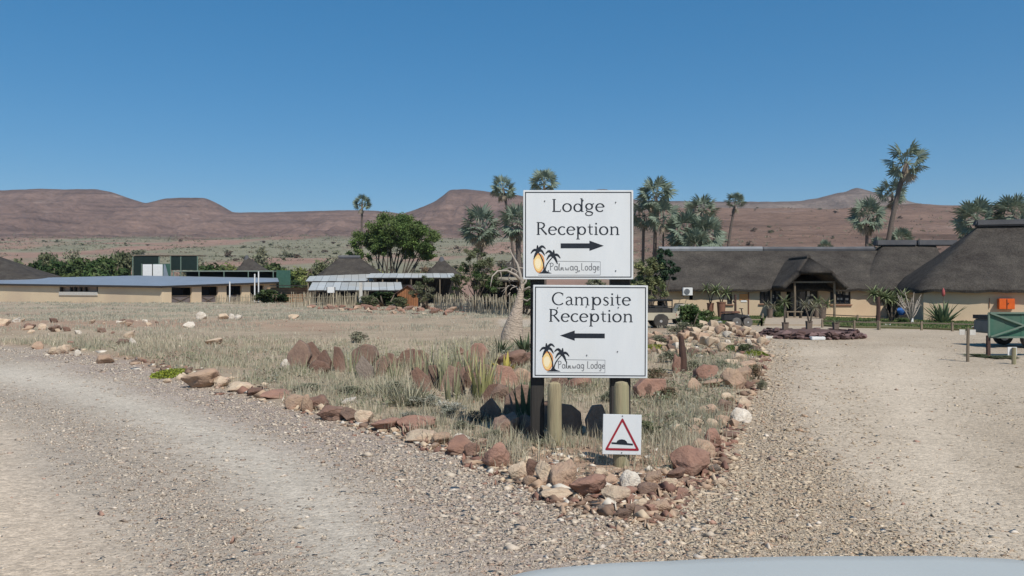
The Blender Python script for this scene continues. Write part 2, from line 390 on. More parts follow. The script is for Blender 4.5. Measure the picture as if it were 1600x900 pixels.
def height(x, y):
    x = np.asarray(x, float); y = np.asarray(y, float)
    # near ground
    sd = sdist(x, y)
    off = 1 - sstep(-0.7, 0.25, sd)      # 1 on the island and the field, 0 on the road
    near = 0.03 * (fbm(x, y, 2.5, 3) - 0.5) + off * (0.05 + 0.16 * (fbm(x, y, 3.2, 9) - 0.35)) + 0.015 * (fbm(x, y, 0.5, 21, 3) - 0.5)
    d = np.sqrt(x * x + y * y)
    flat = (1 - sstep(-48, -38, -y)) * 0 + 1
    near = near * flat * (1 - sstep(38, 46, y) * sstep(0, 4, x)) * np.where(y < 0, 0.3, 1) 
    # far plain
    yy = np.maximum(y, 1.0)
    e_l = np.interp(yy, [130, 170, 300, 600, 1200, 1500], [0, 0.2, 6.5, 26.5, 76, 100])
    e_r = np.interp(yy, [110, 160, 250, 400, 700, 1050], [0, 1.5, 8, 21, 0, 0])
    zr_c = smooth_interp(x * (Y2 / np.maximum(yy, Y2)), s2x, s2z, 15)
    t = np.clip((yy - 400) / (Y2 - 400), 0, 1)
    e_r = np.where(yy > 400, 21 + (zr_c - 21) * t ** 1.15, e_r)
    e_r = np.where(yy > Y2, zr_c - 0.03 * (yy - Y2), e_r)
    wr = sstep(-30, 170, x - 0.02 * yy)
    plain = e_l * (1 - wr) + e_r * wr
    plain = plain + sstep(140, 400, yy) * (fbm(x, y, 90, 31) - 0.5) * 7 * np.clip(yy / 900, 0.2, 1)
    # hills
    zc = smooth_interp(x, skx, skz, 6)
    yf = 1250 + 220 * (fbm(x, x * 0 + 3.0, 420, 44, 3) - 0.5)
    t = np.clip((yy - yf) / (YC - yf), 0, 1)
    base = np.interp(yf, [130, 1200, 1500], [0, 76, 100])
    base = np.where(wr > 0.5, np.minimum(base, zc * 0.6), base)
    prof = 0.34 * t + 0.66 * t ** 2.3
    rim = sstep(0.93, 1.0, t)
    gul = fbm(x * 1.0, y * 0.22, 95, 51, 4)
    rid = (1 - np.abs(2 * gul - 1))
    relief = (rid - 0.75) * 44 * np.sin(np.pi * np.clip(t, 0, 1)) ** 0.8
    terr = 5.0 * np.sin(t * 34 + 3 * fbm(x, y, 300, 61)) * np.sin(np.pi * t)
    fine = 20.0 * (fbm(x, y * .45, 42, 55, 4) - .5) + 9.0 * np.abs(fbm(x, y * .4, 24, 57, 3) - .5)
    hill = base + (zc - base) * prof + relief + terr * 0.8 + fine * np.sin(np.pi * np.clip(t, 0, 1)) ** .5
    hill = np.where(yy > YC, np.maximum(zc - (yy - YC) * 0.10, 20), hill)
    wh = sstep(0.0, 0.06, t)
    far_ = plain * (1 - wh) + np.maximum(hill, np.where(wr > 0.5, plain - 8, -50)) * wh
    far_ = far_ + sstep(150, 700, yy) * 1.2 * (fbm(x, y, 18, 71, 3) - 0.5)
    k = sstep(105, 135, y)
    return near * (1 - k) + np.where(y > 100, far_, 0) * k
def pdist(x, y, pts):
    d = np.full(np.shape(x), 1e9)
    for (ax, ay), (bx, by) in zip(pts[:-1], pts[1:]):
        dx, dy = bx - ax, by - ay; t = np.clip(((x - ax) * dx + (y - ay) * dy) / (dx * dx + dy * dy), 0, 1)
        d = np.minimum(d, (x - ax - t * dx) ** 2 + (y - ay - t * dy) ** 2)
    return np.sqrt(d)
TR_SMOOTH = [G(*p) for p in ((-400, 562), (0, 580), (113, 609), (227, 645), (321, 675), (415, 728), (500, 800), (580, 910))]   # wheel track beside the bed
TR_STONY = [G(*p) for p in ((-400, 580), (0, 612), (113, 662), (189, 716), (264, 766), (340, 832), (415, 915))]                # loose stones between tracks
TR_RS = [G(*p) for p in ((1225, 560), (1215, 620), (1240, 700), (1330, 800), (1440, 930))]
TR_RP = [G(*p) for p in ((1420, 545), (1400, 600), (1450, 700), (1560, 850))]
TR_RP2 = [G(*p) for p in ((1280, 545), (1255, 600), (1290, 680), (1380, 760), (1500, 900))]
def gz(x, y):
    return float(height(np.array([x]), np.array([y]))[0])

def ground_colour(x, y, sd):
    n1 = fbm(x, y, 2.2, 101)[:, None]; n2 = fbm(x, y, 9, 103)[:, None]; n3 = fbm(x, y, 0.7, 105)[:, None]
    C = lambda *c: np.array(c)[None, :]
    soil = C(0.30, 0.235, 0.175) * (1 - n1) + C(0.43, 0.36, 0.27) * n1
    soil = soil * (1 - sstep(0.52, 0.72, n2) * 0.6) + C(0.33, 0.21, 0.155) * sstep(0.52, 0.72, n2) * 0.6
    grey = sstep(40, 80, y)[:, None] * (x < 2)[:, None]
    soil = soil * (1 - 0.35 * grey) + C(0.37, 0.325, 0.26) * 0.35 * grey
    # roads
    left = 1 - sstep(-0.5, 2.5, x - 0.0 * y)[:, None]
    rl = C(0.46, 0.405, 0.34) * (1 - n2) + C(0.40, 0.35, 0.295) * n2
    # band of darker purple-grey chips beside the kerb stones and between the wheel tracks
    e = (sstep(2.4, .9, sd + .8 * (fbm(x, y, 1.5, 133) - .5)))[:, None] * (.45 + .55 * sstep(0.35, 0.6, n1)) * (y < 40)[:, None]
    rl = rl * (1 - 0.7 * e) + C(0.30, 0.245, 0.225) * 0.7 * e
    wv = 0.5 * (fbm(x, y, 3.0, 131) - .5)
    ds = pdist(x, y, TR_SMOOTH) + wv; dt = pdist(x, y, TR_STONY) + wv
    a_ = (np.exp(-(ds / (.35 + .035 * y)) ** 2) * .85)[:, None]
    rl = rl * (1 - a_) + C(0.52, 0.475, 0.41) * a_
    b_ = (np.exp(-(dt / (.4 + .03 * y)) ** 2) * .6)[:, None]
    rl = rl * (1 - b_) + C(0.345, 0.30, 0.255) * b_
    sandy = (sstep(.4, 1.5, dt) * (x < np.interp(y, [p[1] for p in TR_STONY[::-1]], [p[0] for p in TR_STONY[::-1]])))[:, None]
    rl = rl * (1 - sandy * 0.9) + C(0.555, 0.465, 0.37) * sandy * 0.9
    rr = C(0.445, 0.375, 0.295) * (1 - n2) + C(0.39, 0.33, 0.26) * n2
    rr = rr * (1 - 0.25 * sstep(0.5, 0.75, n1)) + C(0.52, 0.46, 0.38) * 0.25 * sstep(0.5, 0.75, n1)
    for tr_, cc_, am in ((TR_RP, C(.55, .475, .385), .8), (TR_RP2, C(.54, .465, .375), .7), (TR_RS, C(.36, .30, .24), .45)):
        q_ = (np.exp(-((pdist(x, y, tr_) + wv) / (.3 + .03 * y)) ** 2) * am)[:, None]; rr = rr * (1 - q_) + cc_ * q_
    road = rl * left + rr * (1 - left)
    m = sstep(-0.35, 0.35, sd + 0.7 * (fbm(x, y, 0.9, 107) - 0.5))[:, None]
    c = soil * (1 - m) + road * m
    c = c * (0.92 + 0.16 * n3) * np.array([[1.0, .97, .915]])
    # far plain: red earth patches with dry scrub
    f = sstep(105, 170, y)[:, None]
    p1 = fbm(x, y * 0.45, 70, 111)[:, None]; p2 = fbm(x, y * 0.5, 22, 113)[:, None]
    plain = C(0.28, 0.18, 0.135) * (1 - sstep(0.36, 0.6, p1)) + C(0.215, 0.20, 0.135) * sstep(0.36, 0.6, p1)
    plain = plain * (0.82 + 0.36 * p2)
    wr = sstep(-30, 170, x - 0.02 * y)[:, None]
    redp = (C(0.27, 0.175, 0.128) * (1 - p1) + C(0.20, 0.130, 0.098) * p1) * (0.85 + 0.3 * p2)
    plain = plain * (1 - wr) + redp * wr
    c = c * (1 - f) + plain * f
    hf = sstep(1200, 1380, y)[:, None]
    h1 = fbm(x, y * 0.3, 160, 121)[:, None]; h2 = fbm(x, y, 35, 123)[:, None]
    hc = C(0.165, 0.108, 0.088) * (1 - h1) + C(0.245, 0.165, 0.128) * h1
    hc = hc * (0.82 + 0.36 * h2)
    hr = C(0.19, 0.145, 0.12) * (1 - h1) + C(0.25, 0.20, 0.165) * h1
    hc = hc * (1 - wr) + hr * wr
    # dark basalt cap along the crest
    zc = np.interp(x, skx, skz); z = height(x, y)
    cap = ((sstep(15, 3, zc - z) + sstep(.62, .72, fbm(z * 9, x * .06, 60, 141, 3)) * .8) * (y > 1380))[:, None].clip(0, 1) * 0.6
    hc = hc * (1 - cap) + C(0.10, 0.07, 0.06) * cap
    return c * (1 - hf) + hc * hf

def ground_mat():
    m, nt, b = _nt('ground_mat'); b.inputs['Roughness'].default_value = 0.95; b.inputs['Specular IOR Level'].default_value = 0.1
    at = N(nt, 'ShaderNodeAttribute', attribute_name='Col'); g = N(nt, 'ShaderNodeNewGeometry')
    pos = g.outputs['Position']
    def noise(sc, det=4, rough=0.6):
        n = N(nt, 'ShaderNodeTexNoise'); n.inputs['Scale'].default_value = sc; n.inputs['Detail'].default_value = det; n.inputs['Roughness'].default_value = rough
        nt.links.new(pos, n.inputs['Vector']); return n.outputs['Fac']
    v = N(nt, 'ShaderNodeTexVoronoi'); v.inputs['Scale'].default_value = 22; nt.links.new(pos, v.inputs['Vector'])
    v2 = N(nt, 'ShaderNodeTexVoronoi'); v2.inputs['Scale'].default_value = 60; nt.links.new(pos, v2.inputs['Vector'])
    bw = N(nt, 'ShaderNodeSeparateColor'); nt.links.new(v.outputs['Color'], bw.inputs[0])
    bw2 = N(nt, 'ShaderNodeSeparateColor'); nt.links.new(v2.outputs['Color'], bw2.inputs[0])
    s1 = ramp(nt, bw.outputs[0], [(0.0, (0.80,)), (0.5, (1.0,)), (1.0, (1.16,))])
    s2 = ramp(nt, bw2.outputs[0], [(0.0, (0.78,)), (0.5, (1.0,)), (1.0, (1.2,))])
    n1 = ramp(nt, noise(6, 6, 0.7), [(0.3, (0.86,)), (0.7, (1.12,))])
    n2 = ramp(nt, noise(0.06, 6, 0.65), [(0.3, (0.85,)), (0.7, (1.15,))])
    c = mixc(nt, 0.8, at.outputs['Color'], s1, 'MULTIPLY'); c = mixc(nt, 0.8, c, s2, 'MULTIPLY')
    c = mixc(nt, 1.0, c, n1, 'MULTIPLY'); c = mixc(nt, 1.0, c, n2, 'MULTIPLY')
    nt.links.new(c, b.inputs['Base Color'])
    ma = N(nt, 'ShaderNodeMath', operation='ADD'); nt.links.new(v.outputs['Distance'], ma.inputs[0])
    mb_ = N(nt, 'ShaderNodeMath', operation='MULTIPLY'); nt.links.new(v2.outputs['Distance'], mb_.inputs[0]); mb_.inputs[1].default_value = 0.5
    nt.links.new(mb_.outputs[0], ma.inputs[1])
    bump(nt, b, ma.outputs[0], 0.55, -0.02)
    return m
M['ground'] = ground_mat()
def hill_mat():
    m, nt, b = _nt('hill_rock'); b.inputs['Roughness'].default_value = 0.95; b.inputs['Specular IOR Level'].default_value = 0.05
    at = N(nt, 'ShaderNodeAttribute', attribute_name='Col'); g = N(nt, 'ShaderNodeNewGeometry'); pos = g.outputs['Position']
    def noise(sc, st=(1, 1, 1), det=6):
        mp = N(nt, 'ShaderNodeMapping'); mp.inputs['Scale'].default_value = st; nt.links.new(pos, mp.inputs[0])
        n = N(nt, 'ShaderNodeTexNoise'); n.inputs['Scale'].default_value = sc; n.inputs['Detail'].default_value = det; n.inputs['Roughness'].default_value = 0.7
        nt.links.new(mp.outputs[0], n.inputs['Vector']); return n.outputs['Fac']
    n1 = ramp(nt, noise(0.012), [(0.3, (0.8,)), (0.7, (1.2,))])
    n2 = ramp(nt, noise(0.09), [(0.3, (0.70,)), (0.5, (1.0,)), (0.7, (1.22,))])
    n3 = ramp(nt, noise(0.02, (0.15, 0.15, 4.0)), [(0.38, (0.66,)), (0.46, (0.98,)), (0.6, (1.0,)), (0.72, (1.2,))])
    pale = ramp(nt, noise(0.011, (1, 0.5, 3.0), 5), [(0.60, (0,)), (0.70, (0.6,))])
    c = mixc(nt, pale, at.outputs['Color'], (0.34, 0.25, 0.21))
    c = mixc(nt, 1.0, c, n1, 'MULTIPLY'); c = mixc(nt, 1.0, c, n2, 'MULTIPLY'); c = mixc(nt, 1.0, c, n3, 'MULTIPLY')
    nt.links.new(c, b.inputs['Base Color'])
    bump(nt, b, noise(0.05, (1, 1, 1), 10), 0.9, 10.0)
    return m
M['hill'] = hill_mat()

def build_terrain():
    az = np.concatenate([np.linspace(-42, 42, 520), np.array([46, 52, 60, 70, 82, 95, 110, 125, 140, 155, 170, 185, 200, 215, 230, 245, 260, 273, 285, 297, 306, 313])])
    az = np.radians(az)
    r1 = np.exp(np.linspace(np.log(1.0), np.log(5.0), 12))[:-1]
    r2 = np.exp(np.linspace(np.log(5.0), np.log(60.0), 210))[:-1]
    r3 = np.exp(np.linspace(np.log(60.0), np.log(1100.0), 130))[:-1]
    r4 = np.linspace(1100, 2120, 110); r5 = np.array([2250, 2450, 2700])
    r = np.concatenate([r1, r2, r3, r4, r5])
    A, Rr = np.meshgrid(az, r, indexing='ij')
    Rr = Rr / np.cos(np.minimum(np.minimum(A, 2 * np.pi - A) if False else np.abs(np.where(A > np.pi, A - 2 * np.pi, A)), R(46)))
    x = (Rr * np.sin(A)).ravel(); y = (Rr * np.cos(A)).ravel()
    # straight rows far away so that the crest stays crisp
    z = height(x, y)
    z = np.where(y < 0, z * 0.3, z)
    sd = sdist(x, y)
    col = ground_colour(x, y, sd)
    na, nr = len(az), len(r)
    V = np.column_stack([x, y, z])
    ia, ir = np.meshgrid(np.arange(na), np.arange(nr - 1), indexing='ij')
    ia2 = (ia + 1) % na
    Q = np.stack([ia * nr + ir, ia * nr + ir + 1, ia2 * nr + ir + 1, ia2 * nr + ir], -1).reshape(-1, 4)
    # centre cap
    V = np.vstack([V, [[0, 0, 0]]]); col = np.vstack([col, [[0.45, 0.4, 0.35]]])
    ctr = V[Q].mean(1)
    fs = sdist(ctr[:, 0], ctr[:, 1])
    road = fs > 0
    hills = (ctr[:, 1] > 1150) | ((ctr[:, 1] > 330) & (ctr[:, 0] > 60 + 0.02 * ctr[:, 1]))
    def sub(mask, name, m, smooth=True):
        q = Q[mask]; u, inv = np.unique(q, return_inverse=True)
        me = np_mesh(name, V[u], inv.reshape(-1, 4)[:, ::-1] if False else inv.reshape(-1, 4), col[u], smooth, 4)
        bm = bmesh.new(); bm.from_mesh(me)
        up = sum(1 for f in list(bm.faces)[:200] if f.normal.z > 0)
        if up < 100: bmesh.ops.reverse_faces(bm, faces=bm.faces)
        if name == 'gravel_road':
            pass
        bm.to_mesh(me); bm.free()
        o = link(name, me, m); tag(o, kind='structure'); return o
    sub(road, 'gravel_road', M['ground'])
    sub(~road & ~hills, 'ground', M['ground'])
    sub(hills, 'hills', M['hill'])
    cap = MB(); cap.poly([(x[i * nr], y[i * nr], z[i * nr]) for i in range(na)])
    o = cap.build('gravel_patch', mat('gravel_patch', (0.45, 0.40, 0.35), (0.38, 0.34, 0.30), 8, 0.95)); tag(o, kind='structure')
build_terrain()

# ------------------------------------------------------------ rocks
def rock_mesh(seed, pts=16, flat=1.0, hi=False):
    r = random.Random(seed); bm = bmesh.new()
    for i in range(pts):
        v = Vector((r.gauss(0, 1), r.gauss(0, 1), r.gauss(0, 1))).normalized()
        v = v * (0.85 + 0.25 * r.random())
        bm.verts.new((v.x, v.y, v.z * flat))
    res = bmesh.ops.convex_hull(bm, input=bm.verts)
    bmesh.ops.delete(bm, geom=[e for e in res['geom_interior'] if isinstance(e, bmesh.types.BMVert)], context='VERTS')
    bmesh.ops.bevel(bm, geom=list(bm.edges), offset=0.09, segments=1, affect='EDGES', clamp_overlap=True)
    bmesh.ops.triangulate(bm, faces=bm.faces)
    from mathutils import noise as mn
    bmesh.ops.remove_doubles(bm, verts=bm.verts, dist=.04)
    if hi: bmesh.ops.subdivide_edges(bm, edges=[e for e in bm.edges if e.calc_length() > .28], cuts=1, use_grid_fill=True); bmesh.ops.triangulate(bm, faces=bm.faces); bmesh.ops.subdivide_edges(bm, edges=[e for e in bm.edges if e.calc_length() > .28], cuts=1, use_grid_fill=True); bmesh.ops.triangulate(bm, faces=bm.faces)
    for v in bm.verts:
        v.co += v.co.normalized() * (mn.noise(v.co * 2.1 + Vector((seed, 0, 0))) * 0.15 + (mn.noise(v.co * 6 + Vector((seed, 3, 0))) * 0.06 if hi else 0))
    xs = [v.co.x for v in bm.verts]; ys = [v.co.y for v in bm.verts]; zs = [v.co.z for v in bm.verts]
    for v in bm.verts:
        v.co = Vector(((v.co.x - min(xs)) / (max(xs) - min(xs)) - .5, (v.co.y - min(ys)) / (max(ys) - min(ys)) - .5, (v.co.z - min(zs)) / (max(zs) - min(zs))))
    me = bpy.data.meshes.new('rock'); bm.to_mesh(me); bm.free()
    me.polygons.foreach_set('use_smooth', [True] * len(me.polygons)); me.set_sharp_from_angle(angle=R(38))
    me.materials.append(RK['tan'])
    return me
ROCKS = [rock_mesh(100 + i, 13 + i % 7, hi=True) for i in range(12)]
SMALL = [rock_mesh(300 + i, 9) for i in range(6)]
def slab_mesh(seed):                    # a tilted, broken sandstone slab
    r = random.Random(seed); n = r.choice([5, 6, 6, 7]); bm = bmesh.new()
    a = sorted([2 * math.pi * (k + 0.5 * r.random()) / n for k in range(n)])
    for side in (-1, 1):
        for t in a:
            rr = 0.8 + 0.35 * random.Random(seed * 31 + int(t * 100)).random()
            bm.verts.new((math.cos(t) * rr, side * (0.5 + 0.12 * r.random()), math.sin(t) * rr))
    bmesh.ops.convex_hull(bm, input=bm.verts)
    loose = [v for v in bm.verts if not v.link_faces]
    bmesh.ops.delete(bm, geom=loose, context='VERTS')
    bmesh.ops.bevel(bm, geom=list(bm.edges), offset=0.05, segments=1, affect='EDGES', clamp_overlap=True)
    bmesh.ops.triangulate(bm, faces=bm.faces)
    xs = [v.co.x for v in bm.verts]; ys = [v.co.y for v in bm.verts]; zs = [v.co.z for v in bm.verts]
    for v in bm.verts:
        v.co = Vector(((v.co.x - min(xs)) / (max(xs) - min(xs)) - .5, (v.co.y - min(ys)) / (max(ys) - min(ys)) - .5, (v.co.z - min(zs)) / (max(zs) - min(zs))))
    me = bpy.data.meshes.new('slab'); bm.to_mesh(me); bm.free(); me.materials.append(RK['red'])
    return me
SLABS = [slab_mesh(500 + i) for i in range(8)]
def rock(px, pyb, w, h, c, label, group=None, mesh=None, depth=0.8, name='rock', tilt=0, cat='rock', lift=0, lean=0):
    Y = gY(pyb); dy = depth * w * Y / F / 2
    Yc = Y + dy * 0.6
    x = (px - 800) / F * Yc; s = Yc / F
    me = mesh or rnd.choice(ROCKS)
    o = bpy.data.objects.new(name, me); COL.objects.link(o)
    if me.materials[0] is not RK[c]:
        o.material_slots[0].link = 'OBJECT'; o.material_slots[0].material = RK[c]
    zz = gz(x, Yc)
    hh = h * s * 1.2
    o.location = (x, Yc, zz - hh * 0.17 + lift)
    o.scale = (w * s * 1.06, w * s * depth, hh)
    o.rotation_euler = (lean, tilt, rnd.uniform(-0.35, 0.35) if mesh is None else rnd.uniform(-.2, .2))
    return tag(o, label, cat, group)
# ------------------------------------------------------------ rocks seen one by one
GL, GR_, GS = 'stones edging the left road', 'stones edging the right road', 'stone slabs standing in the bed'
BORDER = [  # px, base py, w, h, colour, label
 (314, 607, 56, 30, 'tan', 'large pinkish tan boulder right of the yellow green mat plant by the road'),
 (345, 607, 24, 17, 'cream', 'pale rounded stone touching the right side of the large pinkish boulder'),
 (376, 613, 40, 13, 'cream', 'long flat cream stone two along from the large pinkish boulder'),
 (401, 620, 30, 12, 'rust', 'small brown stone at the left end of the long low reddish kerb stones'),
 (434, 625, 48, 12, 'red', 'long low reddish kerb stone left of the round tan one'),
 (465, 640, 38, 22, 'tan', 'round tan stone in the kerb, left of the upright pinkish one'),
 (479, 645, 18, 28, 'tan', 'narrow pinkish stone leaning upright between tan and brown kerb stones'),
 (497, 643, 36, 22, 'rust', 'dark reddish stone right of the narrow pinkish upright one'),
 (520, 658, 46, 22, 'rust', 'smooth reddish brown kerb stone in front of the white pitted stone'),
 (549, 660, 38, 20, 'brown', 'grey brown smooth kerb stone right of the reddish one'),
 (547, 638, 22, 11, 'white', 'white pitted stone lying in the grass behind the kerb'),
 (569, 664, 27, 20, 'cream', 'rounded pale tan stone between grey brown and long reddish kerb stones'),
 (603, 677, 46, 19, 'red', 'long flat kerb stone with a pink patch, left half of the longest pair'),
 (650, 680, 58, 22, 'red', 'longest smooth reddish kerb stone with a rounded right end'),
 (661, 694, 56, 15, 'cream', 'pale tan stone lying under the longest reddish kerb stone'),
 (692, 700, 38, 17, 'tan', 'pinkish tan stone right of the pale one under the long kerb stone'),
 (719, 714, 40, 26, 'red', 'pink red stone with a dark hollow in its left end'),
 (739, 718, 28, 18, 'rust', 'dark red stone squeezed between two larger pink red ones'),
 (776, 737, 44, 38, 'red', 'blocky red stone at the right end of the red kerb row'),
 (811, 756, 32, 28, 'cream', 'cream stone with a flat face, first of the pale row below the dark posts'),
 (830, 756, 24, 30, 'rust', 'reddish brown half round face between two cream stones'),
 (853, 766, 34, 36, 'cream', 'round cream stone with a knobbly face, centre of the pale row'),
 (880, 772, 40, 40, 'tan', 'tall pinkish cream stone with a curved rim, right of the round cream one'),
 (872, 786, 52, 15, 'cream', 'long low cream stone in front of the round cream one'),
 (918, 787, 56, 32, 'red', 'broad reddish pink stone left of the hump sign post'),
 (962, 796, 44, 24, 'cream', 'wide cream stone directly below the hump sign post'),
 (985, 775, 32, 26, 'white', 'whitish stone touching the right side of the hump sign post'),
 (938, 764, 24, 18, 'cream', 'small cream stone left of the hump sign post'),
 (955, 770, 20, 14, 'tan', 'small tan stone at the foot of the hump sign post'),
 (1014, 783, 38, 20, 'brown', 'brown angular stone right of the cream ones below the hump sign'),
 (1000, 802, 30, 17, 'cream', 'cream chunk in front of the brown angular stone'),
 (1032, 802, 32, 18, 'tan', 'tan pink stone at the lower right of the tip of the bed'),
 (972, 812, 26, 14, 'brown', 'grey brown stone lowest at the tip of the bed'),
 (945, 806, 22, 12, 'grey', 'small grey stone low at the tip, left of the grey brown one'),
 (1022, 764, 26, 18, 'tan', 'tan stone between the hump sign post and the big red boulder'),
 (1046, 770, 26, 17, 'cream', 'pale stone just left below the big red boulder'),
 (1056, 758, 30, 18, 'rust', 'rusty stone under the left side of the big red boulder'),
 (1078, 750, 58, 44, 'red', 'largest red boulder, right of the hump sign'),
 (1098, 721, 38, 26, 'tan', 'pinkish tan boulder behind the largest red boulder'),
 (1112, 706, 27, 30, 'red', 'upright reddish stone with a rounded top behind the pinkish tan boulder'),
 (1084, 691, 28, 15, 'tan', 'tan flat stone in the grass right of the hump sign'),
 (1088, 676, 24, 15, 'cream', 'small orange cream stone above the tan flat one on the right edge'),
 (1056, 684, 20, 12, 'cream', 'pale little stone half hidden in the grass right of the hump sign'),
 (1107, 652, 32, 16, 'tan', 'tan stone above the orange cream one on the right edge'),
 (1130, 645, 24, 18, 'brown', 'brown stone below the two large red boulders by the right road'),
 (1146, 614, 38, 32, 'tan', 'big pinkish square boulder with a flat face by the right road'),
 (1160, 600, 26, 22, 'tan', 'reddish block behind the big pinkish square boulder'),
 (1103, 602, 40, 26, 'red', 'dark red wedge boulder left of the big pinkish square one'),
 (1112, 614, 34, 13, 'tan', 'flat pink stone under the dark red wedge boulder'),
 (1168, 611, 18, 12, 'rust', 'small rusty stone touching the right of the big pinkish square boulder'),
 (1158, 660, 32, 22, 'white', 'whitish stone with a dark left face standing in the gravel by the right road'),
 (1140, 690, 22, 13, 'brown', 'dark flat stone lying in the gravel right of the kerb'),
 (1084, 620, 22, 20, 'tan', 'tan stone in the shade left of the flat pink stone'),
 (1012, 632, 22, 26, 'rust', 'dark side stone left against the red triangular slab right of the signboards'),
 (1124, 760, 24, 14, 'cream', 'cream stone right of the largest red boulder'),
 (1116, 740, 18, 12, 'grey', 'grey pebble sized stone by the right side of the largest red boulder'),
 (1155, 572, 22, 14, 'cream', 'pale stone at the top of the right edge pile'),
 (1154, 565, 12, 10, 'grey', 'dark round stone topmost on the right edge pile'),
 (1168, 580, 24, 12, 'tan', 'tan stone right on the right edge pile'),
 (1140, 578, 26, 12, 'cream', 'cream stone left on the right edge pile'),
 (1181, 590, 18, 10, 'cream', 'small cream stone lowest on the right edge pile'),
 (1128, 665, 22, 14, 'tan', 'tan stone left of the whitish one with a dark face'),
 (1112, 672, 20, 13, 'cream', 'cream stone left again of the tan one by the right road'),
 (1134, 632, 24, 14, 'cream', 'cream stone just under the big pinkish square boulder'),
 (1162, 634, 20, 12, 'cream', 'cream stone below and right of the big pinkish square boulder'),
]
for i, (px, py, w, h, c, lab) in enumerate(BORDER):
    rock(px, py, w, h, c, lab, GL if px < 960 else GR_, ROCKS[(i * 5) % 12])
SLAB = [
 (459, 583, 33, 46, 'brown', 'big grey tan slab, leftmost of the standing slabs', .28),
 (491, 578, 24, 38, 'rust', 'flat red slab leaning right of the big grey tan one', -.1),
 (445, 585, 16, 18, 'white', 'small white stone at the left foot of the leftmost slab', 0),
 (500, 588, 32, 21, 'rust', 'dark low slab under the flat red one', 0),
 (536, 585, 18, 42, 'rust', 'narrow dark red slab standing on edge', -.25),
 (562, 577, 38, 36, 'brown', 'smooth brown red slab leaning away behind the narrow dark one', .35),
 (580, 598, 24, 40, 'grey', 'dark grey slab propped behind the bluish white grass', -.4),
 (636, 575, 33, 27, 'rust', 'low red stone left of the tall leaf clumps', .1),
 (660, 578, 27, 29, 'rust', 'second low red stone, with a dark side, left of the tall leaf clumps', -.2),
 (668, 618, 24, 42, 'rust', 'pointed rusty slab, left of the pair at the silver shrub', -.35),
 (696, 618, 24, 40, 'brown', 'pointed grey brown slab, right of the pair at the silver shrub', .3),
 (720, 632, 19, 48, 'brown', 'tall narrow brown slab in front of the tall leaf clump', -.15),
 (737, 636, 17, 42, 'grey', 'grey slab beside the tall narrow brown one', .2),
 (742, 578, 33, 38, 'red', 'dark topped red boulder between the tall leaf clumps', .1),
 (732, 594, 22, 21, 'red', 'red stone in front of the dark topped boulder', 0),
 (735, 612, 25, 27, 'rust', 'brown stone stacked under the red one between leaf clumps', 0),
 (799, 581, 48, 30, 'rust', 'round backed red brown boulder behind the yellow aloe', 0),
 (833, 572, 34, 18, 'rust', 'red brown stone at the left edge of the lower signboard', 0),
 (786, 612, 38, 34, 'red', 'orange red block under the yellow aloe', .15),
 (816, 608, 32, 28, 'tan', 'tan faced block right of the orange red one', 0),
 (783, 640, 40, 30, 'brown', 'brown stone left of the dark leaning slab under the signs', 0),
 (806, 662, 46, 52, 'brown', 'big slab standing left of the dark sign posts', .2),
 (790, 692, 40, 34, 'brown', 'low dark stone left of the dark sign posts', 0),
 (822, 690, 34, 30, 'brown', 'second low dark stone just left of the dark sign posts', 0),
 (896, 690, 38, 50, 'grey', 'dark pointed slab between the pale stump and the hump sign', -.2),
 (925, 692, 34, 50, 'grey', 'dark slab with a notched top left behind the hump sign', .25),
 (905, 614, 46, 24, 'red', 'red slab under the lower signboard', 0),
 (1005, 632, 46, 42, 'red', 'red triangular slab lying right below the signboards', .5),
 (1056, 588, 14, 30, 'red', 'narrow red stone standing beside the short weathered post', 0),
]
for i, (px, py, w, h, c, lab, t) in enumerate(SLAB):
    rock(px, py, w, h, c, lab, GS, (SLABS if abs(t) > 0.05 else ROCKS)[(i * 3) % 8], depth=0.5 if abs(t) > .05 else 0.8, tilt=t, lean=-0.12 if abs(t) > 0.05 else 0)
EXTRA = [
 (510, 585, 20, 34, 'rust', 'narrow slab right of the flat red one', -.2), (590, 590, 22, 32, 'brown', 'brown slab right of the dark grey propped one', .25),
 (612, 584, 24, 30, 'rust', 'rusty slab between the grey slab and the low red stones', -.2), (650, 598, 24, 30, 'brown', 'brown slab behind the pointed rusty one', .2),
 (682, 612, 20, 36, 'brown', 'dark slab wedged between the pointed pair', -.1), (708, 604, 24, 34, 'rust', 'rusty slab behind the tallest leaf clump', .2),
 (765, 606, 26, 34, 'brown', 'brown slab between the yellowish clump and the aloe', -.25), (760, 640, 24, 34, 'rust', 'rusty slab right of the yellowish clump', .3),
 (772, 668, 30, 36, 'brown', 'dark brown slab left of the big shaded slab', -.25), (850, 680, 26, 44, 'brown', 'dark slab between the left posts', .1), (872, 612, 26, 24, 'rust', 'rusty block under the left half of the lower board', .1)]
for i, (px, py, w, h, c, lab, t) in enumerate(EXTRA):
    rock(px, py, w, h, c, lab, GS, SLABS[(i * 5 + 2) % 8], depth=.5, tilt=t, lean=-.15)
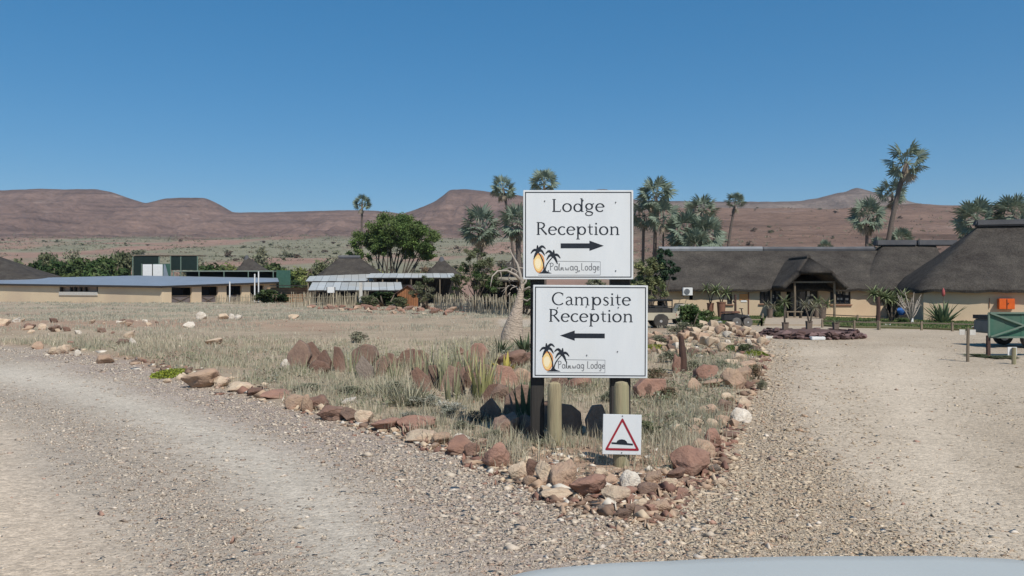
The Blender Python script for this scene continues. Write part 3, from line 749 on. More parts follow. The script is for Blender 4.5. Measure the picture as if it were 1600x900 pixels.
FIELD = [
 (315, 500, 16, 12, 'white', 'white stone in the left field, farthest and tallest of three'),
 (297, 514, 18, 9, 'white', 'white stone alone on the grass nearer than the tallest white one'),
 (350, 500, 18, 9, 'cream', 'cream stone left of the close pair in the left field'),
 (362, 500, 10, 9, 'white', 'left stone of the close white pair in the left field'),
 (372, 501, 11, 9, 'white', 'right stone of the close white pair in the left field'),
 (334, 543, 26, 11, 'cream', 'large cream stone lying alone in the dry grass'),
 (459, 500, 16, 8, 'cream', 'cream stone below the reddish rubble in the field'),
 (203, 531, 16, 12, 'cream', 'cream stone on the low bank by the left track'),
 (208, 543, 12, 12, 'white', 'white upright stone in the grass right of the brown one'),
 (193, 542, 20, 9, 'brown', 'brown stone next to the white upright one in the grass'),
 (98, 552, 18, 14, 'cream', 'cream stone with a flat top, right of the cluster beside the left road'),
 (84, 554, 18, 12, 'cream', 'cream stone left in the cluster beside the left road'),
 (122, 556, 10, 10, 'white', 'small white stone right of the cluster beside the left road'),
 (60, 546, 16, 12, 'tan', 'tan stone left of the cluster beside the left road'),
 (165, 568, 26, 14, 'tan', 'tan stone half buried in grass above the purple gravel'),
 (66, 517, 16, 10, 'cream', 'square cream block on the far left bank'),
 (45, 516, 18, 9, 'rust', 'rusty stone on the far left bank, left of the square cream block'),
 (85, 521, 18, 11, 'brown', 'brown stone on the far left bank, right of the square cream block'),
 (5, 511, 18, 12, 'cream', 'cream stone at the left edge of the view'),
 (26, 506, 10, 8, 'white', 'small pale stone behind the far left bank'),
 (720, 558, 20, 12, 'rust', 'rounded red stone lying in the open bed near the middle'),
 (640, 552, 14, 7, 'tan', 'small tan stone lying alone in the middle field'),
 (262, 598, 14, 7, 'cream', 'small cream stone beside the yellow green mat plant'),
]
for i, (px, py, w, h, c, lab) in enumerate(FIELD):
    rock(px, py, w, h, c, lab, 'stones scattered in the field', ROCKS[(i * 7 + 1) % 12])
# the heap of broken pale stones behind the bed, on the right
used = []; HEAP = []
HEAPW = lambda px, py: ('far left' if px < 1050 else 'left' if px < 1090 else 'middle' if px < 1130 else 'right' if px < 1160 else 'far right')
for k in range(150):
    for _ in range(30):
        u, v = rnd.random(), rnd.random()
        px = 1012 + 190 * u; py = 514 + 46 * v
        edge = 514 + 0.0 * u
        if px > 1150 and py < 516 + (px - 1150) * .25: continue
        if px < 1090 and py < 530: continue
        if px > 1120 and py > 552: continue
        if px < 1060 and 556 < py: continue
        if all((px - a) ** 2 + 4 * (py - b) ** 2 > 42 for a, b in used): break
    used.append((px, py))
    w = rnd.uniform(8, 19); c = rnd.choice(['cream', 'cream', 'white', 'tan', 'tan', 'cream', 'brown'])
    mound = 0.35 * math.exp(-((px - 1120) / 55) ** 2 - ((py - 532) / 13) ** 2)
    if k < 92:
        part = HEAPW(px, py); row = 'back' if py < 526 else 'front' if py > 540 else 'centre'
        sz = 'larger' if w > 13.5 else 'smaller'
        rock(px, py + 2, w, w * rnd.uniform(.55, .85), c, '%s %s broken stone, %s, %s part of the rubble heap' % (sz, c, row, part), 'broken stones in the %s part of the rubble heap' % part, rnd.choice(SMALL), lift=mound)
    else: HEAP.append((px, py + 2, w, c))
# red rubble in front of the sheds
REDC = []
for k in range(110):
    t = rnd.random()
    px = 482 + 250 * t + rnd.gauss(0, 6); py = 480 + 12 * t + rnd.gauss(0, 2.6)
    w = rnd.uniform(5, 15)
    c = rnd.choice(['red', 'red', 'red', 'rust', 'rust', 'tan', 'cream'])
    if k > 50:
        REDC.append((px, py, w, c)); continue
    rock(px, py, w, w * rnd.uniform(.35, .6), c, '%s stone in the low red rubble bank %s' % (c, 'before the front stick fence' if px < 570 else 'before the dark cabin bush' if px < 650 else 'before the curved stick fence'), 'stones of the red rubble bank', rnd.choice(SMALL), name='rubble_stone')
for k in range(26):                     # low bank of stones on the far left
    px = rnd.uniform(0, 260); py = 500 + rnd.random() ** 1.0 * 24 + px * .02
    w = rnd.uniform(5, 13)
    c = rnd.choice(['cream', 'tan', 'cream', 'brown', 'rust', 'white'])
    rock(px, py, w, w * .6, c, 'small %s stone, far left field bank, %s' % (c, 'near the edge of the view' if px < 80 else 'below the slit windows' if px < 160 else 'nearer the garages'), 'small stones of the left bank', rnd.choice(SMALL))
FILL = []
for k in range(2700):                    # filler stones of the kerb rows
    i = rnd.randint(3, 22) if k < 500 else rnd.choice([9, 10, 11, 12, 12, 13, 13, 14, 14, 15, 16, 17, 18, 19]) if k < 1500 else rnd.randint(4, 24); a, b = ROADPX[i], ROADPX[i + 1]; t = rnd.random()
    px = a[0] + (b[0] - a[0]) * t; py = a[1] + (b[1] - a[1]) * t
    if i > 15 and k > 58 and rnd.random() < .45: continue
    if i > 13: py -= 2; px -= abs(rnd.gauss(0, 16))
    else: py -= abs(rnd.gauss(0, 0.035)) * (py - 450)
    if k > 58: px += rnd.gauss(0, 12) * (py - 450) / 300; py += rnd.gauss(-6, 8) * (py - 450) / 300
    s = (py - 450) / 300
    w = (rnd.uniform(9, 24) if k < 58 else rnd.uniform(6, 17) + 20 * rnd.random() ** 3) * (0.42 + s * .6)
    c = rnd.choice(['cream', 'cream', 'tan', 'tan', 'brown', 'brown', 'red', 'rust', 'white']) if i < 14 else rnd.choice(['cream', 'tan', 'tan', 'brown', 'rust', 'red'])
    if k < 58:
        where = 'by the left road, farther half' if px < 600 else 'by the left road, nearer half' if px < 800 else 'at the tip below the signs' if px < 1060 else 'by the right road'
        rock(px, py, w, w * rnd.uniform(.45, .75), c, 'small loose %s stone of the kerb %s' % (c, where), 'small loose stones %s' % where, rnd.choice(SMALL))
    else: FILL.append((px, py, w * .85, c))

# ------------------------------------------------------------ gravel (nobody could count it)
def base_shapes():
    out = []
    for s in range(4):
        bm = bmesh.new(); r = random.Random(s)
        for i in range(7):
            v = Vector((r.gauss(0, 1), r.gauss(0, 1), r.gauss(0, 1))).normalized(); bm.verts.new(v)
        bmesh.ops.convex_hull(bm, input=bm.verts)
        bmesh.ops.triangulate(bm, faces=bm.faces)
        bmesh.ops.recalc_face_normals(bm, faces=bm.faces)
        bm.verts.ensure_lookup_table()
        V = np.array([v.co[:] for v in bm.verts]); T = np.array([[v.index for v in f.verts] for f in bm.faces]); bm.free()
        out.append((V, T))
    return out
SH = base_shapes()
def scatter_stones(name, x, y, size, cols, label, flat=0.5, seed=1):
    r = np.random.default_rng(seed); n = len(x)
    z = height(x, y); which = r.integers(0, 4, n)
    Vs, Ts, Cs = [], [], []; off = 0
    for s in range(4):
        idx = np.where(which == s)[0]; V, T = SH[s]
        a = r.uniform(0, 2 * np.pi, len(idx)); ca, sa = np.cos(a), np.sin(a)
        sx = size[idx] * r.uniform(.7, 1.3, len(idx)); sy = size[idx] * r.uniform(.6, 1.1, len(idx)); sz = size[idx] * r.uniform(.6, 1.2, len(idx)) * flat
        P = V[None] * np.stack([sx, sy, sz], -1)[:, None, :]
        X = P[..., 0] * ca[:, None] - P[..., 1] * sa[:, None] + x[idx][:, None]
        Yy = P[..., 0] * sa[:, None] + P[..., 1] * ca[:, None] + y[idx][:, None]
        Z = P[..., 2] + (z[idx] + sz * .35)[:, None]
        Vs.append(np.stack([X, Yy, Z], -1).reshape(-1, 3)); m = V.shape[0]
        Ts.append((T[None] + (np.arange(len(idx)) * m)[:, None, None]).reshape(-1, 3) + off)
        Cs.append(np.repeat(cols[idx], m, axis=0)); off += len(idx) * m
    me = np_mesh(name, np.vstack(Vs), np.vstack(Ts), np.vstack(Cs))
    return tag(link(name, me, M['stones']), label, None, None, 'stuff')
def pick(r, n, pal, w):
    p = np.array(pal); i = r.choice(len(pal), n, p=np.array(w) / sum(w)); return p[i] * r.uniform(.8, 1.2, (n, 1))
def polar_pts(r, n, y0, y1, half=0.68, bias=1.0):
    y = np.exp(r.uniform(np.log(y0), np.log(y1), n)); x = y * r.uniform(-half, half, n); return x, y
r = np.random.default_rng(5)
x, y = polar_pts(r, 420000, 5.2, 34)
sd = sdist(x, y)
den = 0.05 + 0.15 * sstep(0.45, 0.7, fbm(x, y, 1.6, 201))
den = np.where(sd > 0, den + 0.85 * np.exp(-((sd - 0.6) / 1.2) ** 2) * (.4 + fbm(x, y, .9, 209)), den)
trk = pdist(x, y, TR_STONY) + 0.6 * (fbm(x, y, 3, 205) - .5)   # loose stones between the wheel tracks of the left road
den = den + 0.9 * np.exp(-(trk / (.45 + .03 * y)) ** 2) * (fbm(x, y, .8, 207) + .2)
den = den + .3 * (x > -2.0) * (x < .5) * (y < 10) * (fbm(x, y, 1.1, 217) > .5)
den = den + 0.5 * np.exp(-(pdist(x, y, TR_RS) / (.4 + .02 * y)) ** 2)
for t_ in (TR_SMOOTH, TR_RP, TR_RP2): den = den * (1 - .85 * np.exp(-(pdist(x, y, t_) / (.3 + .035 * y)) ** 2))
den = den + 0.8 * np.exp(-((x - 1.9) / 1.6) ** 2 - ((y - 6.6) / 1.5) ** 2)
den = den + 0.8 * np.exp(-((x - 1.2) / 1.3) ** 2 - ((y - 8.3) / .7) ** 2)
den = den + 0.35 * np.exp(-((x - 0.21 * y - 1.2) / 0.8) ** 2) * (y < 18) * (sd > 0)
den = np.where(sd < -0.6, den * .5, den)
den = den * (1 - .88 * sstep(.45, 1.3, trk) * (x < np.interp(y, [p[1] for p in TR_STONY[::-1]], [p[0] for p in TR_STONY[::-1]])))
keep = r.random(len(x)) < den
x, y, sd = x[keep], y[keep], sd[keep]
n = len(x)
size = np.clip(r.lognormal(-4.42, 0.48, n), .005, .05) * (1 + 0.035 * (y - 6)) * np.where(np.exp(-((sd - .4) / .8) ** 2) > .4, 1.25, 1.0)
cl = pick(r, n, [(.47, .40, .315), (.55, .47, .375), (.39, .325, .26), (.43, .34, .265), (.30, .235, .185), (.40, .29, .22)], [4, 3.4, 2.2, 2, .5, .8])
right = sstep(-.5, 2.5, x)[:, None]
cl = cl * (1 - right * np.array([[0, .04, .12]])) * .97
scatter_stones('gravel', x, y, size, cl, 'loose grey and pinkish road gravel around the stone edged bed')
for k in range(330):                    # pale rubble round the foot of the hump sign
    px = rnd.uniform(815, 1062); py = rnd.uniform(708, 775)
    if py > 700 + 105 - abs(px - 945) * .45 : continue
    FILL.append((px, py, rnd.uniform(5, 15) + 12 * rnd.random() ** 3, rnd.choice(['cream', 'cream', 'tan', 'white', 'tan', 'brown'])))
def joined_stones(name, items, label, seed):
    P_ = np.array([(*G(a, b), w * gY(b) / F) for a, b, w, c in items])
    base = {'red': (.27, .15, .11), 'rust': (.2, .115, .09), 'tan': (.42, .30, .21), 'cream': (.54, .43, .31), 'white': (.62, .56, .47), 'brown': (.22, .15, .11)}
    scatter_stones(name, P_[:, 0], P_[:, 1], P_[:, 2] * .62, np.array([base[c] for *_, c in items]), label, .6, seed)
joined_stones('loose_kerb_stones', FILL, 'smallest loose stones packed round the kerb of the bed', 61)
joined_stones('rubble', HEAP, 'remaining pale rubble of the heap right of the signboards', 62)
joined_stones('red_rubble', REDC, 'crumbled red earth and stones of the low bank before the fences', 63)
# larger chips scattered
x, y = polar_pts(r, 15000, 5.2, 30); sd = sdist(x, y)
den = 0.10 + 0.9 * np.exp(-((sd - .2) / .5) ** 2) + 0.8 * np.exp(-((x - 1.6) / 1.3) ** 2 - ((y - 7.2) / 1.0) ** 2)
den = den + 1.5 * np.exp(-((x - 1.2) / 1.2) ** 2 - ((y - 8.2) / .7) ** 2)
keep = (r.random(len(x)) < den * .5) & (sd > -2.2); x, y = x[keep], y[keep]; n = len(x)
size = np.clip(r.lognormal(-3.55, 0.4, n), .015, .085)
scatter_stones('stone_chips', x, y, size, pick(r, n, [(.52, .44, .35), (.60, .52, .43), (.36, .27, .21), (.40, .25, .19), (.26, .2, .17)], [4, 3, 2, 1.5, .6]), 'loose pale stone chips thickest round the tip of the bed', .55, 3)
# stony litter over the open field
x, y = polar_pts(r, 26000, 10, 110); sd = sdist(x, y)
keep = (sd < -.3) & (r.random(len(x)) < .2 + .8 * sstep(.5, .7, fbm(x, y, 6, 211))); x, y = x[keep], y[keep]; n = len(x)
size = np.clip(r.lognormal(-3.6, .45, n), .01, .09) * (.6 + y * .015)
scatter_stones('field_litter', x, y, size, pick(r, n, [(.54, .45, .35), (.40, .28, .21), (.32, .18, .13), (.6, .54, .45)], [3, 3, 2, 1]), 'small stones littering the dry field', .5, 4)

# ------------------------------------------------------------ dry grass
def tufts(name, x, y, hgt, wid, nb, cols, label, spread=0.5, seed=1, lean=0.35, tipc=1.15, zs=None):
    r = np.random.default_rng(seed); n = len(x)
    z = height(x, y) if zs is None else zs
    N_ = n * nb
    bx = np.repeat(x, nb) + r.normal(0, 1, N_) * np.repeat(hgt, nb) * spread * .5
    by = np.repeat(y, nb) + r.normal(0, 1, N_) * np.repeat(hgt, nb) * spread * .5
    bz = np.repeat(z, nb) - .01
    h = np.repeat(hgt, nb) * r.uniform(.5, 1.15, N_); w = np.repeat(wid, nb) * r.uniform(.6, 1.3, N_)
    a = r.uniform(0, 2 * np.pi, N_); l = r.normal(0, lean, N_) * h; la = r.uniform(0, 2 * np.pi, N_)
    tx, ty = bx + np.cos(la) * l, by + np.sin(la) * l
    mx, my = bx + np.cos(la) * l * .3, by + np.sin(la) * l * .3
    cx, cy = np.cos(a) * w / 2, np.sin(a) * w / 2
    V = np.stack([np.stack([bx - cx, by - cy, bz], -1), np.stack([bx + cx, by + cy, bz], -1),
                  np.stack([mx + cx * .8, my + cy * .8, bz + h * .6], -1), np.stack([mx - cx * .8, my - cy * .8, bz + h * .6], -1),
                  np.stack([tx, ty, bz + h], -1)], 1)
    b = (np.arange(N_) * 5)[:, None]
    T = np.concatenate([b + np.array([[0, 1, 2]]), b + np.array([[0, 2, 3]]), b + np.array([[3, 2, 4]])], 0)
    c = np.repeat(cols, nb, 0) * r.uniform(.8, 1.2, (N_, 1))
    Cc = np.repeat(c, 5, 0)
    me = np_mesh(name, V.reshape(-1, 3), T, Cc)
    return tag(link(name, me, M['blade']), label, None, None, 'stuff')
STRAW = [(.50, .43, .31), (.43, .37, .27), (.34, .325, .225), (.54, .48, .36), (.28, .285, .19)]
def island_grass():
    r = np.random.default_rng(21)
    x, y = polar_pts(r, 26000, 8.6, 30); sd = sdist(x, y)
    d = .15 + .85 * sstep(.40, .62, fbm(x, y, 1.7, 301))
    keep = (sd < -.25) & (r.random(len(x)) < d * .8) & ~((y < 10.2) & (np.abs(x - 1.1) < .9) & (r.random(len(x)) < .55))
    x, y = x[keep], y[keep]; n = len(x)
    g = fbm(x, y, 2.5, 303)[:, None]
    c = pick(r, n, STRAW, [3, 3, 2.2, 1.6, 1.2]); c = c * (1 - .35 * g) + np.array([[.28, .29, .21]]) * .35 * g
    tufts('dry_grass', x, y, r.uniform(.05, .24, n) * (.8 + .6 * fbm(x, y, 1.2, 305)), .0035 + .00045 * y, 11, c, 'dry grey green grass growing between the stones of the bed', .9, 22)
    x, y = polar_pts(r, 52000, 26, 118, .72); sd = sdist(x, y)
    d = .05 + .95 * sstep(.46, .62, fbm(x, y, 5, 311)); d = d * (.5 + .5 * sstep(30, 52, y)) * (1 - .6 * np.exp(-((y + 3 * (fbm(x, y, 14, 313) - .5) - 39) / 6) ** 2))
    keep = (sd < -.5) & (r.random(len(x)) < d * .75) & ~((x > 8) & (y > 40)); x, y = x[keep], y[keep]; n = len(x)
    g = sstep(28, 45, y)[:, None]
    c = pick(r, n, STRAW, [2, 3, 2, 1.5, 1]); c = c * (1 - .55 * g) + np.array([[.36, .365, .30]]) * .55 * g
    tufts('field_grass', x, y, r.uniform(.06, .26, n), .0006 * y, 8, c, 'grey green dry grass covering the open field before the pale building', 1.6, 23)
island_grass()
# ------------------------------------------------------------ lettering drawn stroke by stroke
def arc(cx, cy, rx, ry, a0, a1, n=14, thick=None):
    out = []
    for i in range(n + 1):
        a = R(a0 + (a1 - a0) * i / n); w = None
        out.append((cx + rx * math.cos(a), cy + ry * math.sin(a), 0.065 + 0.075 * abs(math.cos(a)) ** 1.2))
    return out
def ln(*p, w=0.135): return [(a[0], a[1], a[2] if len(a) > 2 else w) for a in p]
SERIF = {
 'L': (0.66, [ln((.14, 0), (.14, 1)), ln((.02, .975), (.26, .975), w=.05), ln((.02, .03), (.56, .03), w=.075), ln((.56, .0, .04), (.60, .20, .05))]),
 'o': (0.74, [arc(.35, .33, .27, .31, 0, 360, 22)]),
 'd': (0.78, [arc(.33, .32, .24, .30, 0, 360, 20), ln((.60, 0), (.60, 1.04), w=.12), ln((.48, 1.02), (.62, 1.04), w=.05), ln((.60, .03), (.72, .03), w=.05)]),
 'g': (0.70, [arc(.31, .42, .21, .22, 0, 360, 18), ln((.48, .58, .05), (.64, .64, .09)), [(.20, .24, .05), (.12, .13, .09), (.20, .04, .10), (.42, .00, .11), (.55, -.09, .12), (.50, -.23, .09), (.30, -.30, .06), (.11, -.24, .09), (.07, -.13, .10), (.17, -.02, .06)]]),
 'e': (0.68, [ln((.08, .37), (.59, .37), w=.055), arc(.34, .33, .26, .31, 8, 318, 18)]),
 'R': (0.80, [ln((.14, 0), (.14, 1)), ln((.02, .975), (.2, .975), w=.05), ln((.02, .025), (.26, .025), w=.05), [(.14, .96, .06), (.36, .96, .07), (.52, .88, .12), (.56, .74, .14), (.50, .60, .12), (.36, .51, .07), (.14, .50, .055)], ln((.34, .50, .10), (.72, .02, .14))]),
 'c': (0.60, [arc(.34, .33, .26, .31, 48, 318, 16)]),
 'p': (0.78, [ln((.15, -.34), (.15, .66), w=.12), arc(.42, .33, .24, .30, 0, 360, 20), ln((.03, -.325), (.28, -.325), w=.05), ln((.04, .62), (.16, .65), w=.05)]),
 't': (0.48, [[(.20, .86, .04), (.20, .60, .11), (.20, .18, .12), (.26, .05, .09), (.42, .06, .04)], ln((.05, .62), (.42, .62), w=.06)]),
 'i': (0.34, [ln((.16, 0), (.16, .64), w=.12), ln((.05, .62), (.17, .64), w=.05), ln((.04, .02), (.29, .02), w=.05), ln((.16, .82), (.16, .94), w=.13)]),
 'n': (0.80, [ln((.16, 0), (.16, .64), w=.12), ln((.05, .62), (.17, .64), w=.05), ln((.04, .02), (.29, .02), w=.05), [(.17, .46, .05), (.28, .60, .07), (.44, .63, .09), (.56, .54, .12), (.58, .40, .12), (.58, 0, .12)], ln((.46, .02), (.71, .02), w=.05)]),
 'm': (1.18, [ln((.16, 0), (.16, .64), w=.12), ln((.05, .62), (.17, .64), w=.05), ln((.04, .02), (.28, .02), w=.05), [(.17, .46, .05), (.28, .60, .07), (.42, .63, .09), (.53, .54, .12), (.55, .40, .12), (.55, 0, .12)], ln((.44, .02), (.67, .02), w=.05), [(.56, .46, .05), (.67, .60, .07), (.82, .63, .09), (.93, .54, .12), (.95, .40, .12), (.95, 0, .12)], ln((.84, .02), (1.08, .02), w=.05)]),
 'C': (0.92, [arc(.50, .50, .42, .48, 48, 315, 22), ln((.78, .72, .04), (.80, .92, .05))]),
 'a': (0.64, [[(.10, .54, .06), (.22, .64, .07), (.38, .62, .09), (.46, .50, .12), (.46, .12, .12), (.52, .03, .08), (.62, .05, .04)], [(.46, .38, .05), (.24, .34, .07), (.11, .24, .12), (.12, .10, .11), (.24, .01, .08), (.38, .05, .06), (.46, .14, .05)]]),
 's': (0.54, [[(.44, .52, .05), (.34, .63, .07), (.18, .61, .09), (.12, .49, .12), (.20, .38, .12), (.36, .28, .12), (.43, .16, .12), (.36, .04, .08), (.20, .01, .07), (.08, .10, .05)]]),
}
hw = 0.10
def hl(*p): return [(a[0], a[1], hw) for a in p]
HAND = {
 'P': (.62, [hl((.16, 0), (.16, 1)), hl((.02, .92), (.30, 1.02), (.50, .92), (.54, .74), (.42, .58), (.16, .50))]),
 'a': (.58, [[(a[0], a[1], hw) for a in arc(.26, .30, .19, .27, 30, 390, 14)], hl((.46, .56), (.46, .10), (.54, .02))]),
 'l': (.30, [hl((.10, .05), (.08, .3), (.16, .95), (.10, .9), (.10, .1), (.26, .02))]),
 'm': (.62, [hl((.05, 0), (.07, .38), (.18, .42), (.20, .05), (.22, .34), (.34, .42), (.37, .05), (.50, .02))]),
 'w': (.62, [hl((.04, .42), (.08, .08), (.18, .04), (.26, .32), (.32, .06), (.44, .05), (.52, .42))]),
 'g': (.58, [[(a[0], a[1], hw) for a in arc(.26, .32, .19, .26, 30, 390, 14)], hl((.46, .56), (.46, -.16), (.34, -.32), (.18, -.26))]),
 'L': (.56, [hl((.12, 1.0), (.10, .06), (.46, .04))]),
 'o': (.56, [[(a[0], a[1], hw) for a in arc(.26, .30, .20, .28, 0, 360, 14)]]),
 'd': (.60, [[(a[0], a[1], hw) for a in arc(.26, .30, .19, .28, 0, 360, 14)], hl((.47, 1.0), (.46, .02))]),
 'e': (.50, [hl((.08, .30), (.40, .34), (.36, .52), (.22, .56), (.09, .42), (.08, .18), (.20, .03), (.44, .10))]),
 ' ': (.34, []),
}
class Ink:                              # flat strokes on a board; each stroke a hair above the last
    def __init__(s): s.mb = MB(); s.k = 0
    def stroke(s, pts, lift0=0.0):      # pts: (x, z, width) in metres in the board's plane
        s.k += 1; y = -(0.0015 + 0.00004 * (s.k % 40)) - lift0
        n = len(pts); vs = []
        for i, (x, z, w) in enumerate(pts):
            a = pts[max(i - 1, 0)]; b = pts[min(i + 1, n - 1)]
            dx, dz = b[0] - a[0], b[1] - a[1]; L = math.hypot(dx, dz) or 1
            nx, nz = -dz / L * w / 2, dx / L * w / 2
            vs += [(x + nx, y, z + nz), (x - nx, y, z - nz)]
        s.mb.add(vs, [[2 * i, 2 * i + 1, 2 * i + 3, 2 * i + 2] for i in range(n - 1)])
    def poly(s, pts, lift=0.0):
        s.k += 1; y = -(0.0015 + 0.00004 * (s.k % 40)) - lift
        s.mb.poly([(x, y, z) for x, z in pts])
def write(text, font, x0, x1, base, cap, P):
    """text between pixel columns x0..x1 with its baseline at pixel row base and capitals cap px high; P maps pixels to board plane"""
    total = sum(font[c][0] for c in text); ink = Ink(); k = (x1 - x0) / (total - 0.08); cx = x0
    for c in text:
        adv, st = font[c]
        for s_ in st:
            pts = []
            for (u, v, w) in s_:
                X, Z = P(cx + (u - .02) * k, base - v * cap)
                pts.append((X, Z, w * cap * P.s))
            ink.stroke(pts)
        cx += adv * k
    return ink
SY = 10.3                               # distance of the boards
class BP:
    """photo pixel -> plane of a board whose local origin is pixel (ox,oy)"""
    def __init__(s, ox, oy): s.ox, s.oy, s.s = ox, oy, SY / F
    def __call__(s, px, py): return ((px - s.ox) * s.s, -(py - s.oy) * s.s)
def frond(cx, cy, tipx, tipy, bend, w, P, ink):
    pts = []
    for i in range(7):
        t = i / 6; x = cx + (tipx - cx) * t; y = cy + (tipy - cy) * t - bend * math.sin(math.pi * t)
        X, Z = P(x, y); pts.append((X, Z, w * (0.5 + 1.0 * math.sin(math.pi * min(t * 0.8 + .1, 1))) * P.s * (1 - t * .55)))
    ink.stroke(pts)
def logo(P, ox, oy, parent, k=1.0):
    """two palms before a setting sun; (ox,oy) pixel of the trunks' foot"""
    q = lambda x, y: (ox + x * k, oy + y * k)
    for (sc, m, lf) in ((1.0, 'print_orange', 0), (0.84, 'print_yellow', .0004), (0.55, 'print_cream', .0008)):
        ink = Ink(); pts = []
        for i in range(40):
            a = 2 * math.pi * i / 40
            x, y = -8.0 + 8.6 * sc * math.cos(a) * (1 - .12 * math.sin(a)) - (1 - sc) * 3.0 , -15 + 15.2 * sc * math.sin(a) + (1 - sc) * 2
            pts.append(P(*q(x, y)))
        ink.poly(pts, lf); ink.mb.build('logo_sun', M[m], parent)
    ink = Ink()
    for crown, foot, bend in (((-9.5, -33), (0, -1), 3.2), ((14.5, -25.5), (1.2, -1), -3.0)):
        pts = []
        for i in range(9):
            t = i / 8; x = foot[0] + (crown[0] - foot[0]) * t + bend * math.sin(math.pi * t) * (1); y = foot[1] + (crown[1] - foot[1]) * t
            X, Z = P(*q(x, y)); pts.append((X, Z, (2.2 - 0.7 * t) * k * P.s))
        ink.stroke(pts, .0012)
        for dx, dy, b in ((-11, 3, 4), (-6.5, 12, 2.2), (-.8, -10, 0), (12, -4, 6), (10.5, 6, 4.5)):
            sx = 1 if crown[0] < 0 else -1
            cx, cy = q(*crown); ink.k += 1
            frond(cx, cy, cx + dx * sx * k * 1.0, cy + dy * k, b * k, 3.6 * k, P, ink)
        cx, cy = q(*crown); ink.poly([P(cx + 2.6 * k * math.cos(a), cy + 2.4 * k * math.sin(a)) for a in [i * math.pi / 5 for i in range(10)]], .0014)
    ink.poly([P(*q(-9, 1.0)), P(*q(-3, -1.6)), P(*q(-1, -5)), P(*q(2, -4.6)), P(*q(5, -1.6)), P(*q(12.5, 1.0))], .0016)
    ink.mb.build('logo_palms', M['ink'], parent)
def frame_lines(P, x0, y0, x1, y1, w, lift=0):
    ink = Ink()
    for a, b in (((x0 - w / 2, y0), (x1 + w / 2, y0)), ((x0 - w / 2, y1), (x1 + w / 2, y1)), ((x0, y0), (x0, y1)), ((x1, y0), (x1, y1))):
        A, B = P(*a), P(*b); ink.stroke([(A[0], A[1], w * P.s), (B[0], B[1], w * P.s)], lift)
    return ink
def board(parent, x0, y0, x1, y1, words, arrow, logo_at, box, holes, label, Yoff=0.0, rot=0):
    ox, oy = (x0 + x1) / 2, (y0 + y1) / 2
    P = BP(ox, oy); w, h = (x1 - x0) * P.s, (y1 - y0) * P.s
    loc = W(ox, oy, SY) - parent.location
    b = MB().box((0, 0.011, 0), (w, 0.022, h)).build('sign_board', M['board'], parent, bevel=0.004, loc=loc)
    b['label'] = label; b.rotation_euler = (0, rot, 0)
    frame_lines(P, x0 + 3.6, y0 + 3.6, x1 - 3.6, y1 - 3.6, 1.5).mb.build('border_line', M['ink'], b)
    for (t, f, a, c, base, cap) in words:
        write(t, SERIF if f == 's' else HAND, a, c, base, cap, P).mb.build('lettering', M['ink'] if f == 's' else M['ink_grey'], b)
    ink = Ink(); ink.poly([P(*q) for q in arrow]); ink.mb.build('arrow', M['ink'], b)
    logo(P, *logo_at, b)
    fl = Ink()
    for A, B in box:
        a_, b_ = P(*A), P(*B); fl.stroke([(a_[0], a_[1], .55 * P.s), (b_[0], b_[1], .55 * P.s)], .0002)
    fl.mb.build('logo_frame', M['ink_grey'], b)
    for (hx, hy) in holes:
        X, Z = P(hx, hy)
        MB().lathe([(.0085, 0.0), (.0085, -.006), (.005, -.009)], (X, -0.002, Z), 8, 'Y').build('bolt', M['ink_grey'], b)
    return b
sx, sz_ = W(915, 700, SY).x, 0
root = empty('direction_sign', (sx, SY + .12, gz(sx, SY + .12)), 'pair of white boards pointing to Lodge Reception and Campsite Reception, on dark posts', 'sign')
b1 = board(root, 817.5, 297, 989.5, 436.5, [('Lodge', 's', 863, 944, 331, 20), ('Reception', 's', 838.5, 968.5, 367, 20), ('Palmwag', 'h', 858.5, 903, 422.5, 11.5), ('Lodge', 'h', 908, 936.5, 422.5, 11.5)],
      [(876, 380.2), (921, 380.2), (921, 376), (943.5, 384), (921, 392), (921, 388), (876, 388)], (850, 426), [((841, 429.8), (938, 429.8)), ((938, 429.8), (938, 409)), ((938, 409), (871, 408))],
      [(851, 314), (962, 316), (911, 313), (962, 423), (905, 423), (857, 423)], 'upper white board reading Lodge Reception with an arrow to the right')
b2 = board(root, 832.8, 445.5, 1012, 590.5, [('Campsite', 's', 862, 985, 477, 20), ('Reception', 's', 858, 989.5, 503, 20), ('Palmwag', 'h', 871.5, 913, 576, 11.5), ('Lodge', 'h', 917.5, 945, 576, 11.5)],
      [(945, 521), (898, 521), (898, 516.5), (875, 524.5), (898, 532.5), (898, 528.5), (945, 528.5)], (864, 579.5), [((855, 582.3), (945.5, 582.3)), ((945.5, 582.3), (945.5, 562.5)), ((945.5, 562.5), (883, 562))],
      [(871, 481), (916, 479), (966, 480), (917, 555), (965, 549)], 'lower white board reading Campsite Reception with an arrow to the left', rot=R(0.3))
g0 = root.location.z
def lp(px, py, Y): return W(px, py, Y) - root.location
for (xa, xb, top, yb) in ((829, 850, 320, 688), (953, 984, 320, 690)):
    Yp = SY + 0.16
    cx = ((xa + xb) / 2 - 800) / F * Yp - sx; wd = (xb - xa) / F * Yp
    MB().box((cx, Yp - root.location.y, (H - (top - 450) / F * Yp - g0 - .35) / 2), (wd, .16, H - (top - 450) / F * Yp - g0 + .35)).build('post', M['pole_dark'], root, bevel=.012)
cx = (866 - 800) / F * SY - sx
r_ = 0.5 * 22 / F * SY
